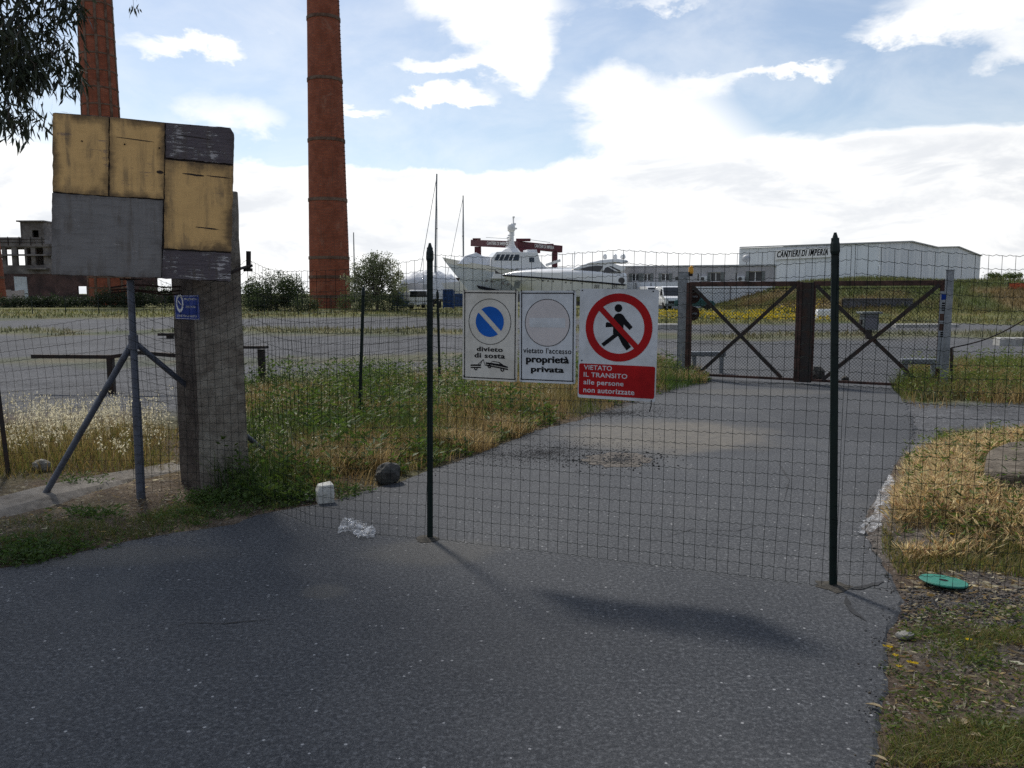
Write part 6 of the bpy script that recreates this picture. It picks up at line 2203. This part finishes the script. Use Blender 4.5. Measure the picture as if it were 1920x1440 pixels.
# golden wall barley on the right bank
z_b = [(1750, 880), (1716, 898), (1686, 940), (1666, 988), (1668, 1030), (1695, 1062), (1800, 1066), (1920, 1062), (2200, 1075), (2200, 890), (1960, 866), (1850, 862)]
slab_zone = [(q_.x + e_[0], q_.y + e_[1]) for q_, e_ in zip(ps, ((-.06, -.12), (0, -.22), (0, -.25), (.1, 0), (0, .1), (0, .1), (-.06, .05)))]
B = Bunch()
x, y, z = in_poly(z_b, 36000, 2.4, .30, 91)
sl_k = ~inside(x, y, slab_zone)
x, y, z = x[sl_k], y[sl_k], z[sl_k]
gm = sstep(fbm(x * 1.6, y * 1.6, 64), .46, .62)[:, None]
blades(B, x, y, z, (.04 + .15 * rng.random(len(x)) ** 1.5) * (.3 + 1.2 * fbm(x * 2.6, y * 2.6, 59)) * (.4 + .6 * edge_in(x, y, z_b, .3)), .0038, 1.1, pal(len(x), DRY) * (1 - gm * .5) + pal(len(x), GREEN) * gm * .5, pal(len(x), GOLD) * (1 - gm * .6) + pal(len(x), GREEN) * gm * .6)
x, y, z = in_poly(z_b, 8000, 2.4, .35, 91)
sl_k = ~inside(x, y, slab_zone)
x, y, z = x[sl_k], y[sl_k], z[sl_k]
barley(B, x, y, z, (.07 + .13 * rng.random(len(x))) * (.3 + 1.2 * fbm(x * 2.6, y * 2.6, 59)) * (.45 + .55 * edge_in(x, y, z_b, .3)))
tag(B.build('dry_barley', M_['straw']), 'dense golden dry barley grass on the bank right of the road', 'grass', None, 'stuff')
B = Bunch()
z_g = [(1652, 1000), (1655, 1040), (1690, 1078), (1850, 1086), (1950, 1100), (2200, 1110), (2200, 1050), (1900, 1046), (1700, 1040)]
x, y, z = in_poly(z_g, 7000)
blades(B, x, y, z, (.02 + .11 * rng.random(len(x))) * (.3 + 1.1 * fbm(x * 3, y * 3, 66)), .0045, .7, pal(len(x), DGREEN + DRY[:2]), pal(len(x), GREEN + DRY))
x, y, z = in_poly([(1745, 872), (1760, 848), (1830, 832), (1990, 830), (1990, 862), (1840, 860)], 2600)
blades(B, x, y, z, .06 + .12 * rng.random(len(x)), .006, .6, pal(len(x), GREEN), pal(len(x), GREEN + DRY))
x, y, z = in_poly([(1700, 880), (2000, 850), (2000, 1050), (1690, 1050)], 420)
weeds(B, x, y, z, .12 + .16 * rng.random(len(x)), GREEN, .045, 8)
tag(B.build('bank_grass', M_['leaf']), 'short green grass at the foot of the golden bank', 'grass', None, 'stuff')

# growth round the gate's right end
B = Bunch()
z_r = [(1668, 728), (1690, 752), (1730, 768), (1800, 772), (1960, 764), (2300, 758), (2300, 680), (1900, 684), (1780, 694), (1700, 700)]
x, y, z = in_poly(z_r, 26000, .7, .36, 61)
mixd = sstep(fbm(x * .6, y * .6, 62), .45, .65)[:, None]
cb = pal(len(x), GREEN) * (1 - mixd) + pal(len(x), DRY) * mixd
blades(B, x, y, z, .10 + .26 * rng.random(len(x)), .009, .6, cb * .8, cb)
x, y, z = in_poly(z_r, 1000, .9, .45, 63)
weeds(B, x, y, z, .25 + .3 * rng.random(len(x)), GREEN, .06, 9)
tag(B.build('gate_weeds', M_['leaf']), 'rough green and straw growth round the right gate post', 'weeds', None, 'stuff')

# low plants on the two verges near the camera
B = Bunch()
z_v = [(1655, 1440), (1660, 1330), (1662, 1240), (1680, 1180), (1700, 1150), (1920, 1150), (2150, 1150), (2150, 1300), (2150, 1460)]
x, y, z = in_poly(z_v, 6500, 2.2, .57, 71)
blades(B, x, y, z, .02 + .055 * rng.random(len(x)), .0035, 1.0, pal(len(x), GREEN + DRY[:1]), pal(len(x), GREEN + DRY[:2]))
x, y, z = in_poly(z_v, 520, 2.0, .55, 72)
weeds(B, x, y, z, .02 + .04 * rng.random(len(x)), GREEN, .026, 8, False)
z_l = [(-300, 1130), (0, 1062), (140, 1034), (330, 996), (480, 962), (560, 946), (560, 925), (440, 930), (300, 940), (100, 968), (-300, 1060)]
x, y, z = in_poly(z_l, 6000, 2.4, .58, 73)
blades(B, x, y, z, .02 + .06 * rng.random(len(x)), .004, 1.0, pal(len(x), DGREEN + DRY[3:]), pal(len(x), GREEN + DRY[:1]))
x, y, z = in_poly(z_l, 300, 2.1, .60, 74)
weeds(B, x, y, z, .02 + .04 * rng.random(len(x)), DGREEN, .030, 8, False)
for (px, py, n_, rx_, hh_) in ((60, 1042, 260, .35, .09), (170, 975, 150, .22, .08), (110, 1030, 160, .3, .06), (420, 950, 240, .22, .13), (500, 940, 260, .3, .13), (545, 938, 220, .25, .12), (385, 945, 160, .12, .16), (650, 925, 200, .3, .10), (150, 915, 120, .16, .12), (40, 1050, 200, .3, .10)):
    g_ = G(px, py)
    x, y = g_.x + rng.normal(size=n_) * rx_ * .6, g_.y + rng.normal(size=n_) * rx_ * .35
    k = road_dist(x, y) > -.05
    x, y = x[k], y[k]
    x, y = x[::3], y[::3]
    weeds(B, x, y, hgt(x, y), hh_ * .7 * (.3 + rng.random(len(x))), DGREEN, .036, 9, False)
# yellow flower heads
for (px, py) in ((1660, 1222), (1668, 1224), (1686, 1262), (1705, 1255), (1715, 1258), (1815, 1222), (1678, 1240), (1783, 1035)):
    g_ = GP(px, py)
    c = np.repeat(np.array([[g_.x, g_.y, g_.z + .035]]), 8, 0)
    a = np.arange(8) * .785
    dd = np.stack([np.cos(a), np.sin(a), .25 + 0 * a], 1)
    flakes(B, c, dd, .016, .009, np.repeat(np.array([[.70, .50, .02]]), 8, 0))
tag(B.build('verge_plants', M_['leaf']), 'sparse low weeds on the earth verges beside the asphalt', 'weeds', None, 'stuff')

# dry leaves and twigs
def leaf_obj(px, py, L, rz, lab, name='dry_leaf'):
    g_ = GP(px, py)
    m_ = MB()
    out = [(0, 0), (.25, .16), (.55, .18), (.85, .07), (1.0, 0), (.85, -.05), (.55, -.14), (.25, -.13)]
    m_.v = [(x_ * L, y_ * L, .02 * math.sin(3 * x_) * L * 3 + .004 + abs(y_) * L * .5) for x_, y_ in out] + [(.5 * L, 0, .004 + .02 * L)]
    m_.f = [(i, (i + 1) % 8, 8) for i in range(8)]
    o = m_.build(name, M_['dry_leaf'], M=place(g_.x, g_.y, g_.z + .012, rz))
    return tag(o, lab, 'leaf', 'fallen dry leaves on the right verge')
for i, (px, py, L, rz, lab) in enumerate(((1657, 1332, .07, 2.6, 'pale dry leaf at the asphalt edge, lowest left on the right verge'), (1743, 1325, .06, 2.2, 'thin dry leaf in the weeds right of the asphalt edge'),
                                       (1798, 1372, .075, .5, 'largest pale dry leaf lying on the bare right verge'), (1665, 1432, .06, 2.5, 'dry leaf at the bottom edge beside the asphalt'),
                                       (1812, 1390, .07, -.4, 'brown dry leaf just below the largest pale leaf'), (1885, 1158, .08, .3, 'dry leaf strip on gravel right of the green disc'))):
    leaf_obj(px, py, L, rz, lab)
B = Bunch()
for poly, n_ in ((z_v, 2600), ([(1690, 1075), (1700, 1160), (2100, 1180), (2100, 1090)], 1600), (z_l, 1600), ([(-200, 960), (330, 870), (470, 900), (470, 940), (330, 945), (-200, 1040)], 1500)):
    x, y, z = in_poly(poly, n_)
    n1_ = len(x)
    a = rng.random(n1_) * 6.283
    dd = np.stack([np.cos(a), np.sin(a), rng.normal(size=n1_) * .12], 1)
    L_ = .015 + .05 * rng.random(n1_) ** 2
    flakes(B, np.stack([x, y, z + .018], 1), dd, L_, L_ * (.06 + .25 * rng.random(n1_)), pal(n1_, DRY + PALE + [(.12, .08, .06), (.2, .15, .12)]))
tag(B.build('leaf_litter', M_['straw']), 'scattered bits of dry leaf, bark and straw on the verges', 'litter', None, 'stuff')
# loose gravel by the pothole and on the verge
def grit(name, label, spots, cols, on_road=True):
    B = Bunch()
    ico = np.array([(1, 0, 0), (-1, 0, 0), (0, 1, 0), (0, -1, 0), (0, 0, 1), (0, 0, -1)], float)
    tf = np.array([(0, 2, 4), (2, 1, 4), (1, 3, 4), (3, 0, 4), (2, 0, 5), (1, 2, 5), (3, 1, 5), (0, 3, 5)])
    for (cx_, cy_, rx_, ry_, rot, n_, s0, s1) in spots:
        a = rng.random(n_) * 6.283
        r2 = np.abs(rng.normal(size=n_)) * .5
        u, v = np.cos(a) * r2 * rx_, np.sin(a) * r2 * ry_
        x, y = cx_ + u * math.cos(rot) - v * math.sin(rot), cy_ + u * math.sin(rot) + v * math.cos(rot)
        rd_ = road_dist(x, y)
        if on_road is False:
            k_ = rd_ > .03
            x, y, rd_ = x[k_], y[k_], rd_[k_]
            n_ = len(x)
        z = np.where(rd_ < 0, 0.0, hgt(x, y))
        s_ = s0 + (s1 - s0) * rng.random(n_) ** 2.5
        sh = ico[None] * (s_[:, None, None] * (.6 + .6 * rng.random((n_, 6, 1)))) * np.array([1, 1, .7])
        vv = (sh + np.stack([x, y, z + s_ * .35], 1)[:, None]).reshape(-1, 3)
        B.add(vv, (tf[None] + (np.arange(n_) * 6)[:, None, None]).reshape(-1, 3), np.repeat(pal(n_, cols, .35), 6, 0))
    return tag(B.build(name, M_['straw']), label, 'gravel', None, 'stuff')
GREY = [(.12, .12, .125), (.16, .16, .165), (.08, .08, .085), (.24, .235, .23)]
g1, g2, g3, g4 = G(1160, 862), G(1020, 850), G(1150, 775), G(1800, 1140)
grit('pothole_gravel', 'loose grey gravel around the pothole at the inside of the bend', [(g1.x, g1.y, .55, .45, .2, 1500, .004, .015), (g2.x, g2.y, 1.5, 1.0, .5, 5200, .0025, .008), (g3.x, g3.y, 1.2, .6, .5, 2600, .003, .009)], GREY)
grit('verge_gravel', 'fine broken gravel on the bare right verge round the green disc', [(g4.x, g4.y, .8, .35, 0, 4200, .003, .014), (g4.x + .3, g4.y - .5, .7, .6, 0, 2200, .003, .012)], GREY + [(.24, .2, .16)], False)
edge_spots = []
for i_ in range(len(RPc)):
    a_, b_2 = RPc[i_], RPc[(i_ + 1) % len(RPc)]
    L_ = float(np.hypot(*(b_2 - a_)))
    if 2.5 < a_[1] < 12 and 2.5 < b_2[1] < 12 and L_ < 3:
        for k in range(max(1, int(L_ / .12))):
            p_ = a_ + (b_2 - a_) * (k + random.random()) / max(1, int(L_ / .12))
            edge_spots.append((p_[0], p_[1], .11, .11, 0, 26, .002, .008))
grit('edge_gravel', 'crumbs of broken asphalt and grit along the road edges', edge_spots, GREY + [(.2, .165, .12), (.05, .05, .055)])
# pothole: a shallow dished patch of broken ground in the road
m_ = MB()
n_ = 30
rr_ = [random.uniform(.8, 1.15) for _ in range(n_)]
for j, (k_, z_) in enumerate(((1.0, .003), (.8, .006), (.45, .004))):
    for k in range(n_):
        a_ = 6.28319 * k / n_
        m_.v.append((g1.x + .33 * k_ * rr_[k] * math.cos(a_) + .06 * math.sin(a_), g1.y + .36 * k_ * rr_[k] * math.sin(a_), z_))
m_.v.append((g1.x, g1.y, .004))
for j in range(2):
    m_.f += [(j * n_ + k, j * n_ + (k + 1) % n_, (j + 1) * n_ + (k + 1) % n_, (j + 1) * n_ + k) for k in range(n_)]
m_.f += [(2 * n_ + k, 2 * n_ + (k + 1) % n_, 3 * n_) for k in range(n_)]
m_.build('pothole', mat('pothole_earth', (.115, .098, .080), .95, (.06, .052, .045), 14, .4, .65, .8, 60, .01, fine=.5), road)

# grass over the yard strips and on the bank
B = Bunch()
n_ = 90000
yy_ = 12 * (1 / (1 - rng.random(n_) * (1 - 12 / 80.0)))
xx_ = (rng.random(n_) * 1.5 - .75) * yy_
cg = ground_colour(xx_, yy_, np.ones(n_))
gsel = (cg[:, 1] > cg[:, 2] * 1.7) & (road_dist(xx_, yy_) > .2)
x, y, cg = xx_[gsel], yy_[gsel], cg[gsel]
cc = cg * (1.0 + .5 * rng.random((len(x), 1)))
blades(B, x, y, hgt(x, y) - .02, (.06 + .16 * rng.random(len(x))) * (1 + y / 90), .008 + .0009 * y, .6, cc * .85, cc * 1.15)
tag(B.build('yard_grass', M_['leaf']), 'thin yellow green grass in strips across the gravel yard', 'grass', None, 'stuff')
B = Bunch()
n_ = 60000
yy_ = 56 + 34 * rng.random(n_)
xx_ = 16 + 62 * rng.random(n_)
mz_ = mound(xx_, yy_)
k = (mz_ > .12)
x, y, mz_ = xx_[k], yy_[k], mz_[k]
cg = ground_colour(x, y, np.ones(len(x)))
top_ = sstep(mz_, 2.0, 2.6)[:, None]
cc = cg * (.9 + .6 * rng.random((len(x), 1)))
cc = cc * (1 - top_ * .6) + pal(len(x), [(.16, .14, .055), (.09, .11, .035)]) * top_ * .6
blades(B, x, y, hgt(x, y) - .03, .18 + .38 * rng.random(len(x)), .05, .5, cc * .8, cc * 1.15)
tag(B.build('bank_growth', M_['leaf']), 'brown and green rough grass covering the bank before the hall', 'grass', None, 'stuff')
# yellow flowers in the yard strip by the vans
B = Bunch()
x, y, z = in_poly([(1225, 604), (1560, 606), (1560, 588), (1225, 586)], 1000, .35, .45, 81)
c = np.stack([x, y, z + .18 + .12 * rng.random(len(x))], 1)
for k in range(2):
    flakes(B, c, rng.normal(size=(len(x), 3)) * .5 + np.array([0, 0, .3]), .12, .12, pal(len(x), [(.55, .40, .02), (.48, .38, .03)]))
tag(B.build('yellow_flowers', M_['leaf']), 'haze of yellow flowers in the grass before the vans', 'flowers', None, 'stuff')

# ------------------------------------------------------------------ trees and bushes
def leafy(blobs, n, L, wd, cols, up=.2, shell=.55, clump=1.1, seed=0, hang=False):
    """leaves in clumps through ellipsoids (cx,cy,cz,rx,ry,rz)"""
    B = Bunch()
    vol = np.array([b[3] * b[4] * b[5] for b in blobs])
    cnt = (vol / vol.sum() * n).astype(int)
    for b, c in zip(blobs, cnt):
        nc = max(3, c // 26)
        dirs = rng.normal(size=(nc, 3))
        dirs /= np.linalg.norm(dirs, axis=1)[:, None]
        rad = (shell + (1 - shell) * rng.random((nc, 1))) * (.78 + .36 * rng.random((nc, 1)))
        cc_ = np.array(b[:3]) + dirs * rad * np.array(b[3:6])
        i = rng.integers(0, nc, c)
        sz = clump * (.12 + .16 * rng.random((nc, 1)))[i]
        p = cc_[i] + rng.normal(size=(c, 3)) * sz
        if hang:
            d = rng.normal(size=(c, 3)) * .35 + np.array([0, 0, -1.0])
        else:
            d = rng.normal(size=(c, 3)) + np.array([0, 0, up])
        d /= np.linalg.norm(d, axis=1)[:, None]
        tone = (.65 + .7 * rng.random((nc, 1)))[i]
        flakes(B, p, d, L * (.6 + .8 * rng.random(c)), wd * (.7 + .6 * rng.random(c)), pal(c, cols) * tone)
    return B
def plant(name, label, cat, base, blobs, n, L, wd, cols, trunk=None, limbs=10, group=None, clump=1.1, shell=.55, seed=0):
    t_ = thing(name, label, cat, place(*base), group)
    leafy(blobs, n, L, wd, cols, clump=clump, shell=shell).build('crown', M_['leaf'], t_)
    rnd = random.Random(seed)
    if trunk:
        r_, h_ = trunk
        m_ = MB()
        m_.tube([(0, 0, -.2), (.03 * h_, .02 * h_, h_ * .5), (-.02 * h_, 0, h_)], [r_ * 1.2, r_, r_ * .7], 8)
        for k in range(limbs):
            b = blobs[k % len(blobs)]
            e = Vector((b[0] + b[3] * rnd.uniform(-.75, .75), b[1] + b[4] * rnd.uniform(-.75, .75), b[2] + b[5] * rnd.uniform(-.3, .85)))
            s0 = Vector((0, 0, h_ * rnd.uniform(.3, 1)))
            mid = s0.lerp(e, .5) + Vector((rnd.uniform(-.1, .1), rnd.uniform(-.1, .1), .12)) * h_
            m_.tube([s0, mid, e], [r_ * .5, r_ * .3, r_ * .08], 5)
        m_.build('trunk', M_['bark'], t_)
    return t_
k = 74 / FPX
OLIVE = [(.060, .085, .028), (.080, .105, .040), (.042, .062, .022)]
bx_ = lambda px, Y: (px - 960) / FPX * Y
zz = lambda py, Y: CAM_H + (550 - py) / FPX * Y
Y = 78
plant('bush', 'broad dark green bush left of the banded chimney', 'bush', (bx_(520, Y), Y, 0), [(0, 0, 1.7, 2.8, 1.8, 1.75), (-1.7, .2, 1.4, 1.6, 1.4, 1.45), (1.5, 0, 1.5, 1.6, 1.4, 1.5), (-2.6, 0, 1.1, 1.0, 1.0, 1.1)], 13000, .18, .09, OLIVE, (.12, 1.2), 8, seed=1)
Y = 80
plant('small_tree', 'loose half-bare tree with pale leaves right of the banded chimney', 'tree', (bx_(708, Y), Y, 0), [(0, 0, 3.4, 2.8, 1.9, 1.9), (-1.8, 0, 2.4, 1.6, 1.4, 1.7), (1.8, 0, 2.4, 1.5, 1.4, 1.7), (.2, 0, 4.7, 1.7, 1.2, 1.0), (0, 0, 1.3, 2.6, 1.3, 1.2)], 10500, .19, .10, [(.26, .28, .14), (.38, .37, .24), (.16, .20, .08)], (.13, 2.4), 50, clump=.9, shell=.3, seed=2)
Y = 76
for i, (px, w_, h_, lab) in enumerate(((480, 1.2, 1.3, 'low shrub at the foot of the pillar side of the chimney'), (575, 1.3, 1.2, 'low shrub directly before the banded chimney base'), (665, 1.6, 1.5, 'dark low shrub right of the chimney base'), (735, 1.5, 1.6, 'dark shrub below the half-bare tree'))):
    plant('shrub', lab, 'shrub', (bx_(px, Y), Y - .5 * i, 0), [(0, 0, h_ * .5, w_, .9, h_ * .55), (w_ * .6, 0, h_ * .35, w_ * .6, .8, h_ * .4)], 2600, .14, .07, OLIVE + [(.06, .085, .028)], seed=5 + i, group='shrubs along the back of the yard')
Y = 96
for i, (px, w_, h_, lab) in enumerate(((215, 2.6, 1.9, 'dark hedge mass under the caged chimney'), (300, 2.8, 2.2, 'dark hedge mass left behind the concrete pillar'), (120, 2.6, 1.2, 'low dark scrub before the ruin, near the board'), (40, 3.0, 1.1, 'low dark scrub before the ruin at far left'), (390, 3.0, 1.9, 'dark hedge mass hidden behind the pillar'))):
    plant('hedge_bush', lab, 'bush', (bx_(px, Y), Y, 0), [(0, 0, h_ * .5, w_, 1.2, h_ * .55), (w_ * .7, 0, h_ * .4, w_ * .7, 1.0, h_ * .45), (-w_ * .7, 0, h_ * .4, w_ * .7, 1.0, h_ * .45)], 4200, .22, .11, [(.022, .036, .014), (.032, .046, .018)], seed=11 + i, group='dark scrub before the ruin')
Y = 84
hb_ = 2.0
for i, (px, lab) in enumerate(((1858, 'small flat-topped tree on the bank just right of the hall'), (1892, 'small flat-topped tree on the bank at the right edge'))):
    x_ = bx_(px, Y)
    gh = float(hgt(np.array([x_]), np.array([float(Y)]))[0])
    zc_ = zz(519, Y) - gh
    plant('umbrella_tree', lab, 'tree', (x_, Y, gh), [(0, 0, zc_, 1.15, 1.0, .28), (-.5, 0, zc_ + .1, .6, .6, .22), (.55, 0, zc_ + .12, .6, .6, .22)], 1500, .15, .07, GREEN + OLIVE, (.06, max(zc_ - .1, .3)), 14, 'umbrella trees on the bank', .6, .2, 31 + i)

# eucalyptus hanging in at the top left; its crown shades the road
eu = thing('eucalyptus_tree', 'eucalyptus with drooping leafy branches at the top left corner', 'tree', place(-9.2, 11.8, 0))
base = Vector((-9.2, 11.8, 0))
rl = lambda x_, y_, z_: Vector((x_, y_, z_)) - base
m_ = MB()
m_.tube([(0, 0, -.3), (.2, .1, 2), (.1, .3, 4.5), (.7, 0, 7), (1.2, -.4, 10)], [.42, .36, .30, .22, .10], 12)
limb_ends = [(-6.3, 9.4, 6.6), (-4.6, 9.6, 7.4), (-2.9, 9.2, 7.6), (-1.2, 8.9, 7.6), (-5.6, 8.0, 7.2), (-7.0, 7.4, 7.0), (-4.3, 11.5, 8.0), (-7.5, 9.5, 9.5), (-5.5, 8.2, 5.6), (-5.2, 7.9, 4.7)]
for e in limb_ends:
    e = rl(*e)
    s0 = Vector((.4, .1, 5.2 + random.uniform(-1, 1.5)))
    mid = s0.lerp(e, .55) + Vector((0, 0, .9))
    m_.tube([s0, s0.lerp(mid, .5) + Vector((0, 0, .25)), mid, e], [.14, .10, .06, .015], 6)
m_.build('trunk', M_['bark'], eu)
GUM = [(.022, .034, .013), (.034, .046, .018), (.050, .060, .024), (.016, .022, .010)]
B = Bunch()
def spray(c, n_tw, spread, nl, drop):
    """hanging twigs with sickle leaves"""
    tw = MB()
    for _ in range(n_tw):
        s0 = np.array(c) + rng.normal(size=3) * np.array(spread)
        L_ = drop * (.5 + .8 * rng.random())
        a = rng.random() * 6.283
        e = s0 + np.array([math.cos(a) * L_ * .45, math.sin(a) * L_ * .45, -L_])
        mid_ = (s0 + e) / 2 + np.array([math.cos(a) * L_ * .18, math.sin(a) * L_ * .18, .08 * L_])
        tw.tube([s0, mid_, e], [.006, .004, .002], 3, False)
        t = rng.random(nl)[:, None] ** .8
        p = (1 - t) ** 2 * s0 + 2 * t * (1 - t) * mid_ + t ** 2 * e + rng.normal(size=(nl, 3)) * .05
        d = rng.normal(size=(nl, 3)) * .45 + np.array([0, 0, -.8])
        d /= np.linalg.norm(d, axis=1)[:, None]
        flakes(B, p, d, .10 + .08 * rng.random(nl), .020 + .010 * rng.random(nl), pal(nl, GUM))
    return tw
tws = MB()
def sp_(x_, y_, z_, n_tw, spread, nl=26, drop=.8):
    q = spray(tuple(rl(x_, y_, z_)), n_tw, spread, nl, drop)
    tws.add(q.v, q.f)
for (px, py, n_, rx_, rz2, dr) in ((5, 5, 24, 45, 40, .38), (50, -5, 14, 35, 25, .28), (100, -10, 4, 20, 15, .22), (10, 45, 16, 35, 30, .30), (60, 75, 8, 25, 20, .24), (85, 100, 9, 20, 16, .20), (50, 105, 12, 25, 20, .24), (0, 120, 7, 25, 20, .28), (70, 130, 6, 20, 14, .18), (45, 150, 5, 20, 14, .20), (8, 155, 4, 20, 14, .24), (36, 200, 4, 8, 9, .22), (40, 228, 3, 6, 6, .16), (5, 205, 2, 8, 8, .20)):
    q_ = at(px, py - 14, 8.0)
    sp_(q_.x, 8.0, q_.z, n_, (rx_ * .6 * 8 / FPX, .25, rz2 * .6 * 8 / FPX), 22, dr)
for (x_, y_, z_, n_, s3) in ((-6.8, 9.2, 7.0, 60, (1.0, 1.0, .6)), (-5.2, 9.8, 7.7, 70, (.9, .9, .5)), (-5.0, 8.4, 7.6, 70, (.9, .8, .5)), (-6.5, 7.6, 7.2, 60, (1.0, .9, .5)), (-4.0, 8.8, 7.9, 60, (.7, .8, .4)), (-3.6, 7.6, 7.9, 34, (.5, .5, .4)),
                            (-5.0, 11.6, 8.5, 60, (.9, .9, .5)), (-4.6, 7.0, 7.6, 60, (.9, .8, .4)), (-6.4, 6.2, 7.4, 60, (1.2, .8, .4)), (-7.8, 5.6, 7.4, 60, (1.2, .9, .4)), (-2.1, 9.0, 7.9, 16, (.35, .14, .25)), (-1.35, 8.85, 7.9, 12, (.3, .12, .22)), (-8, 10, 9.5, 80, (1.3, 1.3, .8)), (-6.2, 10.2, 9, 80, (1.2, 1.2, .7)), (-4.9, 5.9, 7.6, 40, (.8, .6, .4))):
    sp_(x_, y_, z_, n_, s3, 30, .8)
for (x_, y_, z_) in ((-4.9, 11.0, 8.2), (-4.6, 10.1, 8.0), (-4.1, 9.2, 8.0), (-3.7, 8.6, 7.9), (-5.5, 9.0, 8.1), (-6.5, 9.6, 8.1), (-5.4, 8.0, 8.0), (-6.8, 8.4, 8.1), (-7.8, 9.2, 8.3), (-4.6, 7.7, 8.0), (-5.8, 10.4, 8.4)):
    sp_(x_, y_, z_, 75, (.55, .5, .25), 26, .7)
tws.build('twigs', M_['bark'], eu, fix=False)
B.build('crown', M_['gum_leaf'], eu)
